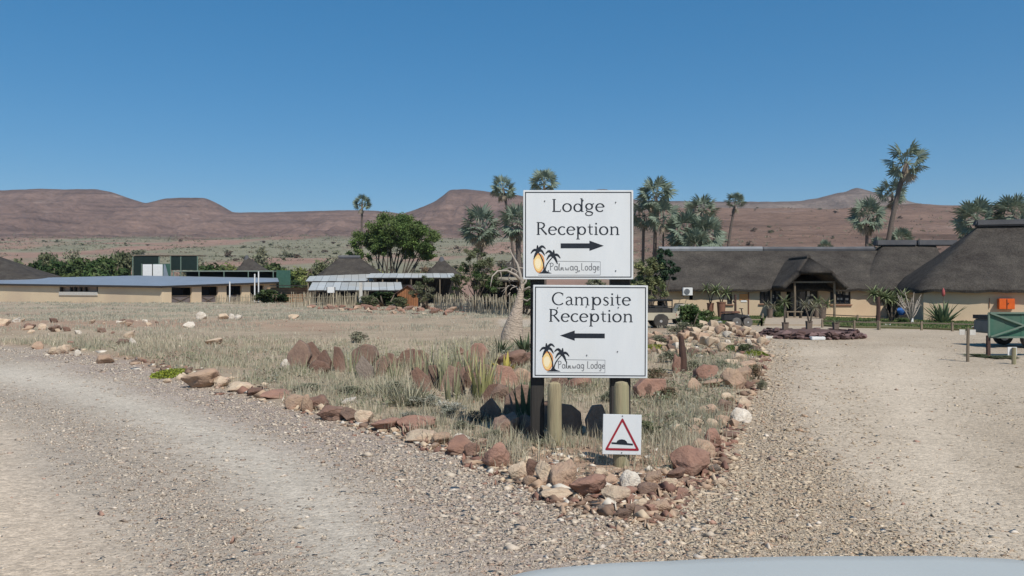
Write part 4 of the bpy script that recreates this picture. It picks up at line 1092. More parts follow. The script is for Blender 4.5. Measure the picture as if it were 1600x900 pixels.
MB().lathe([(r_ * 1.02, -.3), (r_ * 1.05, .1), (r_, .5), (r_ * .98, H - (603 - 450) / F * SY - g0 - .02), (r_ * .8, H - (598 - 450) / F * SY - g0), (r_ * .3, H - (596 - 450) / F * SY - g0 + .005)], (cx, -.20, 0), 14).build('stump', M['pole'], root, smooth='auto')['label'] = 'short pale round stump bolted before the left dark post'

HY = gY(741)
hx = (971 - 800) / F * HY
hroot = empty('speed_hump_sign', (hx, HY, gz(hx, HY)), 'small square white sign with a red triangle and speed hump on a round post', 'sign')
g0h = hroot.location.z
rp = 0.5 * 25 / F * HY
topz = H - (596 - 450) / F * HY - g0h
MB().lathe([(rp * 1.0, -.2), (rp * 1.03, .1), (rp, .4), (rp * .93, topz - .05), (rp * .75, topz - .012), (rp * .3, topz)], (0.0, 0, 0), 16).build('post', M['pole'], hroot, smooth='auto')
class HP:
    s = HY / F
    def __call__(s_, px, py): return ((px - 972) * HY / F, -(py - 679) * HY / F)
P = HP()
bz = W(972, 679, HY - rp - .02) - hroot.location
hb = MB().box((0, .006, 0), (59.5 * P.s, .012, 62 * P.s)).build('sign_board', M['board'], hroot, bevel=.003, loc=bz)
hb.rotation_euler = (0, R(1.2), 0)
def tri(pts, grow):
    c = (sum(p[0] for p in pts) / 3, sum(p[1] for p in pts) / 3); return [(c[0] + (p[0] - c[0]) * grow, c[1] + (p[1] - c[1]) * grow) for p in pts]
outer = [(972, 652.5), (945.5, 703.5), (999.5, 703.5)]
inner = tri(outer, .80)
rb = MB()
def rounded(pts, r):
    out = []
    for i in range(3):
        p, a, b = Vector(pts[i]), Vector(pts[i - 1]), Vector(pts[(i + 1) % 3])
        for t in range(5):
            u = t / 4; q = (1 - u) ** 2 * (p + (a - p).normalized() * r) + 2 * u * (1 - u) * p + u * u * (p + (b - p).normalized() * r); out.append((q.x, q.y))
    return out
ro, ri = rounded(outer, 3.4), rounded(inner, 1.2)
vs = [(P(*q)[0], -.0035, P(*q)[1]) for q in ro] + [(P(*q)[0], -.0035, P(*q)[1]) for q in ri]
rb.add(vs, [[i, (i + 1) % 15, (i + 1) % 15 + 15, i + 15] for i in range(15)])
rb.build('red_triangle', M['sign_red'], hb)
ink = Ink(); ink.poly([P(*q) for q in [(956, 693.5), (956, 691), (963.5, 691.3), (965, 688.5), (968, 686.8), (972, 686.2), (976, 687), (979, 689.2), (980.5, 692), (989, 692.6), (989, 695.2)]], .002)
ink.mb.build('hump_symbol', M['ink'], hb)
for q in ((972, 650.2), (972, 706.8)):
    X, Z = P(*q); MB().lathe([(.007, 0), (.007, -.005), (.004, -.007)], (X, -.001, Z), 8, 'Y').build('bolt', M['ink_grey'], hb)

# the short weathered post in the bed
px_, Yp = 1066, gY(585)
xp = (px_ - 800) / F * Yp
o = MB().tube([(0, 0, -.15), (0.02, 0, .3), (0.0, 0, .55), (-.03, 0, .55 + .32)], [.10, .095, .085, .06], 10).build('weathered_post', M['rust_post'], None, smooth='auto', loc=(xp, Yp, gz(xp, Yp)))
tag(o, 'short grey split wooden post standing in the bed right of the boards', 'post')
# ------------------------------------------------------------ thatched roofs
def thatch_roof(x0, x1, y0, y1, ze, rx0, rx1, ry, zr, round_=1.2, thick=.28, nv=9, belly=.06, ridge_y=None):
    """hipped, round cornered thatch over a plan rectangle; ridge from rx0 to rx1"""
    plan = []
    def corner(cx, cy, a0):
        for i in range(6):
            a = R(a0 + 90 * i / 5); plan.append((cx + round_ * math.cos(a), cy + round_ * math.sin(a)))
    def side(a, b, n):
        for i in range(1, n): plan.append((a[0] + (b[0] - a[0]) * i / n, a[1] + (b[1] - a[1]) * i / n))
    nx = max(2, int((x1 - x0) / .45)); ny = max(2, int((y1 - y0) / .6)); jr = random.Random(int(x1 * 10))
    corner(x1 - round_, y1 - round_, 0); side((x1 - round_, y1), (x0 + round_, y1), nx)
    corner(x0 + round_, y1 - round_, 90); side((x0, y1 - round_), (x0, y0 + round_), ny)
    corner(x0 + round_, y0 + round_, 180); side((x0 + round_, y0), (x1 - round_, y0), nx)
    corner(x1 - round_, y0 + round_, 270); side((x1, y0 + round_), (x1, y1 - round_), ny)
    n = len(plan); mb = MB(); vs = []
    cx, cy = (x0 + x1) / 2, (y0 + y1) / 2
    def ring(s, z, jit=0):
        for (px, py) in plan:
            vs.append((cx + (px - cx) * s + 0, cy + (py - cy) * s, z))
    for k, (ins, z) in enumerate(((.55, ze + .10), (.12, ze - thick * .25), (0, ze - thick * .5), (-.04, ze), (.05, ze + thick * .5))):
        for (px, py) in plan:
            d = Vector((px - cx, py - cy)); nx_ = max(min((px - rx0) if px < rx0 else (px - rx1) if px > rx1 else 0, 9), -9)
            dirv = Vector((nx_ * .5, py - ry)); dirv.normalize()
            wob = 0.035 * math.sin(px * 2.1 + py) + .02 * math.sin(px * 5.3) + jr.uniform(-.035, .035)
            vs.append((px - dirv.x * ins, py - dirv.y * ins, z + wob))
    for v in range(1, nv + 1):
        t = v / nv
        for (px, py) in plan:
            tx = min(max(px, rx0), rx1)
            x = px + (tx - px) * t; y = py + (ry - py) * t
            z = ze + thick * .5 + (zr - ze - thick * .5) * t + belly * (zr - ze) * math.sin(math.pi * t) * -0.5
            z += (0.03 * math.sin(x * 1.7 + t * 3) + jr.uniform(-.022, .022) + .06 * math.sin(x * .45 + y * .3)) * (1 - t)
            vs.append((x, y, z))
    rings = 5 + nv
    fs = [[k * n + i, k * n + (i + 1) % n, (k + 1) * n + (i + 1) % n, (k + 1) * n + i] for k in range(rings - 1) for i in range(n)]
    mb.add(vs, fs)
    return mb
def window(parent, x, y, z, w, h, panes=(2, 2), things=False):
    f = MB()
    f.box((0, 0, h / 2 + .03), (w + .12, .10, .07)).box((0, 0, -h / 2 - .03), (w + .12, .10, .07))
    for i in range(panes[0] + 1): f.box((-w / 2 - .03 + (w + .06) * i / panes[0], 0, 0), (.07 if i in (0, panes[0]) else .05, .09, h))
    for j in range(1, panes[1]): f.box((0, 0.0, -h / 2 + h * j / panes[1]), (w, .05, .04))
    fo = f.build('window', M['frame'], parent, loc=(x, y, z))
    for i in range(panes[0]):
        for j in range(panes[1]):
            MB().box((-w / 2 + w * (i + .5) / panes[0], .03, -h / 2 + h * (j + .5) / panes[1]), (w / panes[0] - .06, .012, h / panes[1] - .045)).build('pane', M['glass'], fo)
    MB().box((0, -.07, -h / 2 - .11), (w + .3, .24, .07)).build('sill', M['terra'], fo)
    return fo
def wall_with_openings(x0, x1, y, z0, z1, ops, thick=.3):
    """front wall with real openings; ops = [(xa, xb, za, zb)]"""
    mb = MB(); xs = sorted(ops); cur = x0
    for (a, b, za, zb) in xs:
        if a > cur: mb.box(((cur + a) / 2, y + thick / 2, (z0 + z1) / 2), (a - cur, thick, z1 - z0))
        if za > z0 + .02: mb.box(((a + b) / 2, y + thick / 2, (z0 + za) / 2), (b - a, thick, za - z0))
        if zb < z1 - .02: mb.box(((a + b) / 2, y + thick / 2, (zb + z1) / 2), (b - a, thick, z1 - zb))
        cur = b
    mb.box(((cur + x1) / 2, y + thick / 2, (z0 + z1) / 2), (x1 - cur, thick, z1 - z0))
    return mb

# ---- the lodge: long thatched wing, porch hood and higher middle roof
YW = 57.0
def X(px, Y=YW): return (px - 800) / F * Y
def Z(py, Y=YW): return H - (py - 450) / F * Y
lodge = empty('thatched_lodge', (X(1250), YW, 0), 'long low ochre lodge under dark thatch with a hooded entrance porch', 'building')
L0 = lodge.location
def LX(px, Y=YW): return X(px, Y) - L0.x
xL, xM, xR = LX(1000), LX(1352), LX(1450)
ops = [(LX(1077) - .0, LX(1083), 1.25, 1.95), (LX(1136), LX(1144), .95, 1.95), (LX(1187), LX(1204), 1.0, 1.98), (LX(1206), LX(1220), 1.0, 1.98), (LX(1229), LX(1279), 0.02, 2.1), (LX(1297), LX(1329), .95, 1.98), (LX(1386), LX(1442), 0.02, 2.15)]
wall_with_openings(xL, xR, 0, -.2, 2.17, ops).build('wall', M['plaster'], lodge)
bm_ = MB(); bm_.box(((xL + xR) / 2, 7.8, 1.0), (xR - xL, .3, 2.3)).box((xL + .15, 3.9, 1.0), (.3, 7.5, 2.3)).box((xR + 1.2, 6.5, 1.0), (.3, 2.4, 2.3)); bm_.build('rear_wall', M['plaster'], lodge)
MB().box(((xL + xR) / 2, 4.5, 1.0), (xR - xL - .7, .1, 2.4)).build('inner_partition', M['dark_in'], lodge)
for (a, b, za, zb), pn in ((ops[1], (1, 2)), (ops[2], (2, 2)), (ops[3], (2, 2)), (ops[5], (4, 2))):
    wdw = window(lodge, (a + b) / 2, .08, (za + zb) / 2, b - a - .12, zb - za - .12, pn)
# papers and posters seen in the panes
for (px, py, w, h) in ((1208.5, 463, 3, 4), (1214, 465, 2.6, 3.5), (1313, 456.5, 6, 5), (1323, 457.5, 7, 7), (1313, 467, 8, 3), (1324, 467.5, 5, 3.5), (1206, 472, 5, 3)):
    MB().box((LX(px), .095, Z(py)), (w / F * YW, .01, h / F * YW)).build('window_notice', M['paper'], lodge)
# entrance doors
dx0, dx1 = LX(1236), LX(1262)
for i in range(2):
    a = dx0 + (dx1 - dx0) * i / 2
    d = MB()
    w_ = (dx1 - dx0) / 2
    d.box((a + .04, .2, 1.0), (.08, .06, 2.0)).box((a + w_ - .05, .2, 1.0), (.08, .06, 2.0)).box((a + w_ / 2, .2, .1), (w_ - .16, .06, .2)).box((a + w_ / 2, .2, 1.95), (w_ - .16, .06, .1)).box((a + w_ / 2, .2, 1.0), (w_ - .16, .06, .06))
    do = d.build('door', M['frame'], lodge)
    MB().box((a + w_ / 2, .22, 1.0), (w_ - .18, .012, 1.78)).build('pane', M['glass'], do)
    MB().bar((a + (w_ - .12 if i == 0 else .1), .13, .8), (a + (w_ - .12 if i == 0 else .1), .13, 1.25), .03).build('handle', M['rim'], do)
for (px, py, w, h) in ((1264.5, 458, 4, 10), (1270, 461, 4, 3), (1270, 469, 4, 4), (1265, 472, 3, 8)):
    MB().box((LX(px), .16, Z(py)), (w / F * YW, .012, h / F * YW)).build('door_notice', M['paper'], lodge)
MB().box((LX(1270.5), .24, 1.03), (LX(1279) - LX(1263), .05, 2.0)).build('side_panel', M['frame'], lodge)
for px in (1226, 1286):
    MB().tube([(LX(px), -2.0, -.1), (LX(px) + .02, -2.0, 1.2), (LX(px), -2.0, 2.45)], [.085, .08, .075], 10).build('porch_post', M['wood'], lodge, smooth='auto')
# main thatch
ez = 2.0
thatch_roof(LX(1000, 56), LX(1440), -.42, 9.0, ez, LX(1040, 61), LX(1420, 61), 4.2, Z(390, 61), 1.6, belly=.05).build('roof', M['thatch'], lodge, smooth='auto')
rc = MB().tube([(LX(1030, 61), 4.2, Z(389.6, 61)), (LX(1192, 61), 4.2, Z(389.4, 61))], .22, 8); rc.build('ridge_cap', M['ridge_pale'], lodge, smooth='auto')['label'] = 'pale plastered length of the ridge'
MB().tube([(LX(1193, 61), 4.2, Z(389.4, 61)), (LX(1300, 61), 4.2, Z(389.6, 61)), (LX(1368, 61), 4.2, Z(389, 61))], .21, 8).build('ridge_cap', M['ridge'], lodge, smooth='auto')
# the higher middle roof
m0, m1 = LX(1350, 56), LX(1510, 57)
thatch_roof(m0, m1, -.75, 9.4, ez + .04, LX(1383, 61), LX(1500, 61), 4.2, Z(381, 61), 1.8, belly=.04).build('raised_roof', M['thatch'], lodge, smooth='auto')
for a, b in ((1368, 1431), (1432.5, 1496)):
    MB().box(((LX(a, 61) + LX(b, 61)) / 2, 4.15, Z(379.5, 61)), (LX(b, 61) - LX(a, 61) - .06, .75, .42)).build('ridge_cap', M['ridge'], lodge, bevel=.06)
# porch hood with a clipped front
zr_, yf_ = Z(408, 56), -2.6
cxp = LX(1253)
pts = {'aB': (cxp, 3.2, zr_), 'aF': (cxp, yf_ + 1.3, zr_), 'FL': (cxp - 1.0, yf_, Z(429, 54.5)), 'FR': (cxp + 1.0, yf_, Z(429, 54.5)), 'EL': (cxp - 2.1, yf_ + .12, 1.98), 'ER': (cxp + 2.1, yf_ + .12, 1.98), 'BL': (cxp - 2.1, 3.2, 1.98), 'BR': (cxp + 2.1, 3.2, 1.98)}
def lerp(a, b, t): return tuple(a[i] + (b[i] - a[i]) * t for i in range(3))
mb = MB(); g = 8
def patch(a, b, c, d, n1=8, n2=8):      # bilinear quad a-b-c-d
    vs = [lerp(lerp(a, b, i / n1), lerp(d, c, i / n1), j / n2) for i in range(n1 + 1) for j in range(n2 + 1)]
    mb.add(vs, [[i * (n2 + 1) + j, i * (n2 + 1) + j + 1, (i + 1) * (n2 + 1) + j + 1, (i + 1) * (n2 + 1) + j] for i in range(n1) for j in range(n2)])
q = pts
patch(q['aB'], q['aF'], q['FL'], lerp(q['BL'], q['aB'], .52)); patch(lerp(q['BL'], q['aB'], .52), q['FL'], q['EL'], q['BL'])
patch(q['aB'], q['aF'], q['FR'], lerp(q['BR'], q['aB'], .52)); patch(lerp(q['BR'], q['aB'], .52), q['FR'], q['ER'], q['BR'])
mb.add([q['aF'], q['FL'], q['FR']], [[0, 1, 2]])
me = mb.mesh('porch_roof'); bm = bmesh.new(); bm.from_mesh(me); bmesh.ops.remove_doubles(bm, verts=bm.verts, dist=.003); bmesh.ops.recalc_face_normals(bm, faces=bm.faces)
if sum(f.normal.z for f in bm.faces) < 0: bmesh.ops.reverse_faces(bm, faces=bm.faces)
bm.to_mesh(me); bm.free()
me.polygons.foreach_set('use_smooth', [True] * len(me.polygons)); me.set_sharp_from_angle(angle=R(30))
po = link('porch_roof', me, M['thatch'], lodge)
sm = po.modifiers.new('thick', 'SOLIDIFY'); sm.thickness = .26; sm.offset = 1
MB().tube([(cxp, yf_ + 1.25, zr_ + .26), (cxp, 2.4, zr_ + .26)], .14, 8).build('porch_ridge_cap', M['thatch'], lodge, smooth='auto')
MB().bar((cxp - 1.5, yf_ + .5, 2.5), (cxp + 1.5, yf_ + .5, 2.5), .12).build('porch_beam', M['wood'], lodge)
# wall pieces: signs, duct, alcove, air conditioner
MB().box((LX(1162), -.02, Z(464)), (.6, .03, .42)).build('wall_plaque', M['print_orange'], lodge)['label'] = 'small orange framed plaque on the wall'
MB().box((LX(1162), -.02, Z(470.5)), (.42, .02, .12)).build('wall_notice', M['white_metal'], lodge)
MB().tube([(LX(1169.5), -.05, .2), (LX(1169.5), -.05, 1.95)], .035, 8).build('wall_pipe', M['terra'], lodge)
MB().box((0, 0, 0), (14.5 / F * YW, .34, 12 / F * YW)).build('body', M['white_metal'], (ac := empty('air_conditioner', (X(1074, 56.1), YW - .92, Z(455.5, 56.1)), 'white boxy air conditioner fixed high on the ochre wall', 'air conditioner')), bevel=.02)
MB().lathe([(.20, 0), (.20, -.03), (.17, -.035), (.05, -.03), (.04, -.05)], (-.07, -.17, 0), 20, 'Y').build('fan_grille', M['ac_dark'], ac)
MB().bar((-.22, -.02, -.3), (-.22, .93, -.3), .03).bar((.22, -.02, -.3), (.22, .93, -.3), .03).build('bracket', M['rust_post'], ac)

# ---- the hall on the right under the tall thatch
YH = 49.5
def HX(px, Y=YH): return X(px, Y) - hall.location.x
hall = empty('thatched_hall', (X(1540, YH), YH, 0), 'ochre hall under the tallest steep thatched roof, at the right edge', 'building')
hall.location = (X(1443, YH), YH, 0); hall.rotation_euler = (0, 0, R(-16))
hx0, hx1 = 0, 11.6
hw_ = MB()
hw_.box(((hx0 + hx1) / 2, .15, .95), (hx1 - hx0, .3, 2.3)).box((hx0 + .15, 4.9, .95), (.3, 9.2, 2.3)).box((hx1 - .15, 4.9, .95), (.3, 9.2, 2.3)).box(((hx0 + hx1) / 2, 9.3, .95), (hx1 - hx0, .3, 2.3))
hw_.build('wall', M['plaster'], hall)
thatch_roof(-.45, hx1 + .7, -.40, 10.0, 1.98, 4.35, 7.05, 4.85, Z(351, 52.8), 1.0, thick=.3, belly=.02, nv=10).build('roof', M['thatch'], hall, smooth='auto')
MB().box((5.7, 4.85, Z(349, 52.8)), (3.4, .9, .42)).build('ridge_cap', M['ridge'], hall, bevel=.1)
# pale plastered hip line
a = Vector((HX(1437, YH), -.45, 2.25)); b = Vector((HX(1535, 52.6), 5.1, Z(352, 52.6)))
ob = empty('orange_cabinet', (X(1577), 0, 0), 'bright orange steel box hung on the hall wall above the green frame', 'cabinet')
ob.location = hall.matrix_basis @ Vector((4.43, -.22, 1.15)); ob.rotation_euler = (0, 0, R(-16))
MB().box((0, 0, 0), (21 / F * YH, .40, 16 / F * YH)).build('box', M['orange'], ob, bevel=.015)
MB().box((0, -.215, 0), (.03, .02, 16 / F * YH - .06)).build('door_seam', M['rust_post'], ob)
MB().box((.07, -.22, .03), (.04, .03, .06)).build('handle', M['black'], ob)
MB().tube([(3.6, -.04, .9), (3.6, -.04, 1.5)], .02, 6).build('wall_conduit', M['terra'], hall)

# ---- ground round the lodge: lawns, kerb rails, paving
def flat_patch(name, px_pts, m, z, kind='structure'):
    mb = MB(); P_ = [G(*p) for p in px_pts]; n = len(P_)
    mb.add([(x, y, z) for x, y in P_] + [(x, y, z - .25) for x, y in P_], [list(range(n))] + [[i, i + n, (i + 1) % n + n, (i + 1) % n] for i in range(n)])
    return tag(mb.build(name, m), kind=kind)
flat_patch('lawn', [(1060, 508.5), (1192, 508), (1196, 494), (1060, 494.5)], M['lawn'], .09)
flat_patch('lawn', [(1284, 510), (1330, 512.5), (1440, 514.5), (1540, 518), (1580, 518), (1640, 507.5), (1440, 503), (1290, 497)], M['lawn'], .09)
flat_patch('walkway', [(1194, 509), (1282, 509.5), (1287, 495.5), (1198, 495)], M['paving'], .10)
def lawn_grass(px_pts, name, label, seed):
    P_ = np.array([G(*p) for p in px_pts]); r = np.random.default_rng(seed)
    x = r.uniform(P_[:, 0].min(), P_[:, 0].max(), 9000); y = r.uniform(P_[:, 1].min(), P_[:, 1].max(), 9000)
    k = (sdist(x, y, P_) > .1) & (fbm(x, y, 1.1, 401) > .36); x, y = x[k], y[k]; n = len(x)
    c = pick(r, n, [(.09, .15, .045), (.13, .17, .06), (.22, .21, .10), (.07, .12, .04)], [3, 3, 2, 2])
    tufts(name, x, y, r.uniform(.05, .12, n), np.full(n, .035), 5, c, label, 2.0, seed, zs=np.full(n, .09))
lawn_grass([(1060, 508.5), (1192, 508), (1196, 494), (1060, 494.5)], 'lawn_grass', 'short green lawn left of the entrance walkway', 41)
lawn_grass([(1284, 510), (1330, 512.5), (1440, 514.5), (1540, 518), (1580, 518), (1640, 507.5), (1440, 503), (1290, 497)], 'lawn_grass', 'patchy green lawn strip before the middle of the lodge', 42)
def rail(pts, label, posts=True):
    P_ = [Vector((*G(px, py), 0)) for px, py in pts]
    r_ = empty('low_rail_fence', P_[0], label, 'fence')
    for i in range(len(P_) - 1):
        a, b = P_[i] - P_[0], P_[i + 1] - P_[0]
        MB().bar(a + Vector((0, 0, .36)), b + Vector((0, 0, .36)), .055).build('rail', M['wood'], r_)
    for i, p in enumerate(P_):
        MB().box(p - P_[0] + Vector((0, 0, .17)), (.09, .09, .54)).build('post', M['wood'], r_)
rail([(1100, 510), (1148, 509.8), (1190, 509.5)], 'low wooden rail along the lawn left of the walkway')
rail([(1190, 509.5), (1192, 500)], 'short wooden rail between the left lawn and the walkway')
rail([(1285, 512), (1335, 514), (1372, 515)], 'low wooden rail at the roadside right of the walkway, left of the dark post')
rail([(1374, 515.5), (1440, 516), (1488, 517.5), (1535, 519)], 'low wooden rail from the dark post to the pile of stones')
rail([(1288, 500), (1340, 503), (1370, 503.5)], 'thin rail behind the right lawn close to the wall')

# ---- pale flat building on the left
CB = Vector(((253 - 800) / F * 108, 108, 0))
def WP(px, py, Y): return W(px, py, Y) - CB
sb = empty('flat_roofed_building', CB, 'low pale ochre building with a blue grey tin roof and open garages', 'building')
pl, pr = WP(-90, 441, 128), WP(432, 438, 132)
pc = WP(253, 446.5, 108)
def wall_quad(a, b, za, zb, name, m, z0=-.6, thick=.3, ops=()):
    """vertical wall from a to b with top heights za, zb; ops (t0,t1,z0,z1)"""
    d = Vector((b.x - a.x, b.y - a.y, 0)); n = Vector((-d.y, d.x, 0)).normalized() * thick
    if n.y < 0: n = -n
    mb = MB()
    def seg(t0, t1, zl, zh0, zh1):
        p, q_ = a + d * t0, a + d * t1
        vs = [(p.x, p.y, zl), (q_.x, q_.y, zl), (q_.x, q_.y, zh1), (p.x, p.y, zh0)]
        vs += [(x + n.x, y + n.y, z) for x, y, z in vs]
        mb.add(vs, [[0, 1, 2, 3], [7, 6, 5, 4], [0, 4, 5, 1], [3, 2, 6, 7], [0, 3, 7, 4], [1, 5, 6, 2]])
    T = lambda t: za + (zb - za) * t
    cur = 0
    for (t0, t1, l, h) in sorted(ops):
        seg(cur, t0, z0, T(cur), T(t0))
        if l > z0: seg(t0, t1, z0, l, l)
        seg(t0, t1, h, T(t0), T(t1)); cur = t1
    seg(cur, 1, z0, T(cur), T(1))
    return mb
a0 = Vector((pl.x, pl.y, 0)); c0 = Vector((0, 0, 0)); b0 = Vector((pr.x, pr.y, 0))
def tL(px):                              # parameter on the left facade seen at pixel column px
    best = min(range(1001), key=lambda i: abs(((a0 + (c0 - a0) * i / 1000 + CB).x / (a0 + (c0 - a0) * i / 1000 + CB).y * F + 800) - px)); return best / 1000
def tR(px):
    best = min(range(1001), key=lambda i: abs(((c0 + (b0 - c0) * i / 1000 + CB).x / (c0 + (b0 - c0) * i / 1000 + CB).y * F + 800) - px)); return best / 1000
zl_, zc_, zr2 = 2.95, 2.40, 3.15
wall_quad(a0, c0, zl_ - .1, zc_ - .1, 'wall', M['plaster2'], ops=[(tL(93), tL(153), 1.35, 2.25)]).build('wall', M['plaster2'], sb)
gops = []
for (pa, pb) in ((268, 300), (315, 341), (354, 378), (391, 413)):
    gops.append((tR(pa), tR(pb), -.6, {268: 2.18, 315: 2.32, 354: 2.44, 391: 2.52}[pa]))
wall_quad(c0, b0, zc_ - .1, zr2 - .1, 'wall', M['plaster2'], ops=gops).build('garage_wall', M['plaster2'], sb)
# slit windows: recess, shelf and slanting fins
t0, t1 = tL(93), tL(153)
p0, p1 = a0 + (c0 - a0) * t0, a0 + (c0 - a0) * t1
MB().bar(p0 + Vector((.1, .45, 1.8)), p1 + Vector((.1, .45, 1.8)), .05, 1.0).build('slit_recess', mat('recess_plaster', (.40, .31, .25), (.36, .28, .22), 2), sb)
MB().bar(p0 + Vector((0, -.05, 1.30)), p1 + Vector((0, -.05, 1.30)), .14, .5).build('sill', M['paper'], sb)
for px in (95, 110, 117, 125, 133, 152):
    t = tL(px); p = a0 + (c0 - a0) * t
    MB().prism([(-.09, .45), (.09, .45), (.14, -.45), (-.02, -.45)], -.05, .5).build('window_fin', M['frame'], sb, loc=(p.x, p.y - .02, 1.8))
# roof sheet
bk = WP(215, 430, 140); bk.z = H + (450 - 430.5) / F * 140; rt = Vector((b0.x + .3, b0.y - .3, zr2)); lf = Vector((a0.x, a0.y, zl_))
ov = 0.35
vs = [lf + Vector((0, -ov, 0)), Vector((0.1, -ov - .2, zc_)), rt + Vector((.3, -ov, 0)), Vector((5.6, 34, H + (450 - 434) / F * 142)), bk, Vector((lf.x, 30, H + (450 - 436) / F * 138))]
mb = MB(); n = 6
mb.add([tuple(v) for v in vs] + [(v.x, v.y, v.z - .22) for v in vs] + [(3, 14, 3.15), ], [[0, 1, 12], [1, 2, 12], [2, 3, 12], [3, 4, 12], [4, 5, 12], [5, 0, 12]] + [[i, i + 6, (i + 1) % 6 + 6, (i + 1) % 6] for i in range(6)])
mb.build('roof', M['tin'], sb)
mb = MB()
for A, B in ((vs[0], vs[1]), (vs[1], vs[2])): mb.bar(A + Vector((0, -.03, -.16)), B + Vector((0, -.03, -.16)), .06, .26)
mb.build('fascia', M['frame'], sb)
mb = MB()
for A, B in ((vs[2], vs[3]), (vs[3], vs[4]), (vs[4], vs[5]), (vs[5], vs[0])):
    mb.add([(A.x, A.y, A.z - .4), (B.x, B.y, B.z - .4), (B.x, B.y, -.6), (A.x, A.y, -.6)], [[0, 1, 2, 3]])
mb.build('rear_wall', M['plaster2'], sb)
# inside of the garages: dark, with grey half height walls and mesh gates
for (ta, tb, _, h) in gops:
    A, B = c0 + (b0 - c0) * ta, c0 + (b0 - c0) * tb
    n_ = Vector((-(b0 - c0).y, (b0 - c0).x, 0)).normalized()
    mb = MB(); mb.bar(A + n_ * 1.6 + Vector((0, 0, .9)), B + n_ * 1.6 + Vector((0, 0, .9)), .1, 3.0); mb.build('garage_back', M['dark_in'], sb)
    mb = MB(); mb.bar(A + n_ * .4 + Vector((0, 0, .35)), B + n_ * .4 + Vector((0, 0, .35)), .06, 1.3); mb.build('garage_panel', mat('weathered_panel', (.20, .17, .16), (.12, .10, .10), 1.5), sb)
    mb = MB()
    for s_, e_ in ((0, 1), (1, 0)): mb.bar(A.lerp(B, s_) + n_ * .3 + Vector((0, 0, -.3)), A.lerp(B, e_) + n_ * .3 + Vector((0, 0, 1.0)), .05)
    mb.bar(A + n_ * .3 + Vector((0, 0, 1.02)), B + n_ * .3 + Vector((0, 0, 1.02)), .05); mb.build('gate_brace', M['wood'], sb)
for px in (359, 398, 404):
    Yp = 112; x = (px - 800) / F * Yp
    top = {359: 440, 398: 428, 404: 424}[px]
    o = MB().tube([(x, Yp, -.3), (x, Yp, H + (450 - top) / F * Yp)], .09, 8).build('white_pole', M['white_metal'])
    tag(o, {359: 'white pole standing before the third garage', 398: 'thin pale pole, left of the pair by the last garage', 404: 'thin pale pole, right of the pair by the last garage'}[px], 'pole', 'pale poles by the garages')

# ---- net tower and carport behind it
Yt = 146
nt_ = empty('net_tower', (X(257, Yt), Yt, 0), 'tall black green net structure with two white doors behind the tin roof', 'structure')
def TX(px): return X(px, Yt) - nt_.location.x
def TZ(py, Y=Yt): return H + (450 - py) / F * Y
mb = MB(); mb.box(((TX(209) + TX(240)) / 2, 0, (TZ(400) + 1) / 2), (TX(240) - TX(209), .1, TZ(400) - 1)); mb.build('net_panel', M['net'], nt_)
mb = MB(); mb.box(((TX(240) + TX(266)) / 2, .02, (TZ(412) + 1) / 2), (TX(266) - TX(240), .1, TZ(412) - 1)); mb.build('net_panel', M['net_pale'], nt_)
mb = MB(); mb.box(((TX(267) + TX(308)) / 2, 0, (TZ(400) + TZ(422)) / 2), (TX(308) - TX(267), .1, TZ(400) - TZ(422))); mb.build('net_panel', M['net'], nt_)
mb = MB(); mb.box(((TX(240) + TX(249)) / 2, 0.01, (TZ(400) + TZ(412)) / 2), (TX(249) - TX(240), .1, TZ(400) - TZ(412))); mb.build('net_panel', M['net'], nt_)
for px, t in ((208, 401), (267, 400), (309, 400), (249, 401), (283, 401), (222, 412)):
    MB().box((TX(px), -.1, TZ(t) / 2), (.16, .16, TZ(t))).build('post', M['green_frame'], nt_)
MB().box(((TX(206) + TX(311)) / 2, 2.0, TZ(398.7)), (TX(311) - TX(206), 4.4, .12)).build('roof', mat('net_roof', (.30, .24, .18), (.22, .18, .14), 1), nt_)
for a, b in ((224, 238.5), (240, 255)):
    MB().box(((TX(a) + TX(b)) / 2, -.25, (TZ(413) + TZ(432)) / 2), (TX(b) - TX(a), .08, TZ(413) - TZ(432))).build('white_door', M['white_metal'], nt_, bevel=.02)
MB().prism([(TX(257), TZ(413)), (TX(259), TZ(413)), (TX(265), TZ(434)), (TX(256), TZ(434))], -.3, -.2).build('slanting_sheet', M['tin'], nt_)
Yc_ = 140
cp = empty('carport', (X(350, Yc_), Yc_, 0), 'long dark green carport with a pale roof edge and thin posts', 'carport')
def CX(px): return X(px, Yc_) - cp.location.x
MB().box(((CX(270) + CX(427)) / 2, 3, TZ(423.5, Yc_)), (CX(427) - CX(270), 6, .15)).build('roof', mat('carport_roof', (.26, .30, .25), (.20, .24, .20), 1), cp)
MB().box(((CX(270) + CX(427)) / 2, 5.8, TZ(423.5, Yc_) / 2), (CX(427) - CX(270), .08, TZ(424, Yc_))).build('back_net', M['net'], cp)
for px in (271, 311, 350, 388, 404, 427): MB().box((CX(px), 0, TZ(424, Yc_) / 2), (.13, .13, TZ(424, Yc_))).build('post', M['green_frame'], cp)
MB().box(((CX(428) + CX(450)) / 2, 1.5, TZ(422, Yc_) / 2), (CX(450) - CX(428), .08, TZ(422, Yc_))).build('side_net', M['net_pale'], cp)

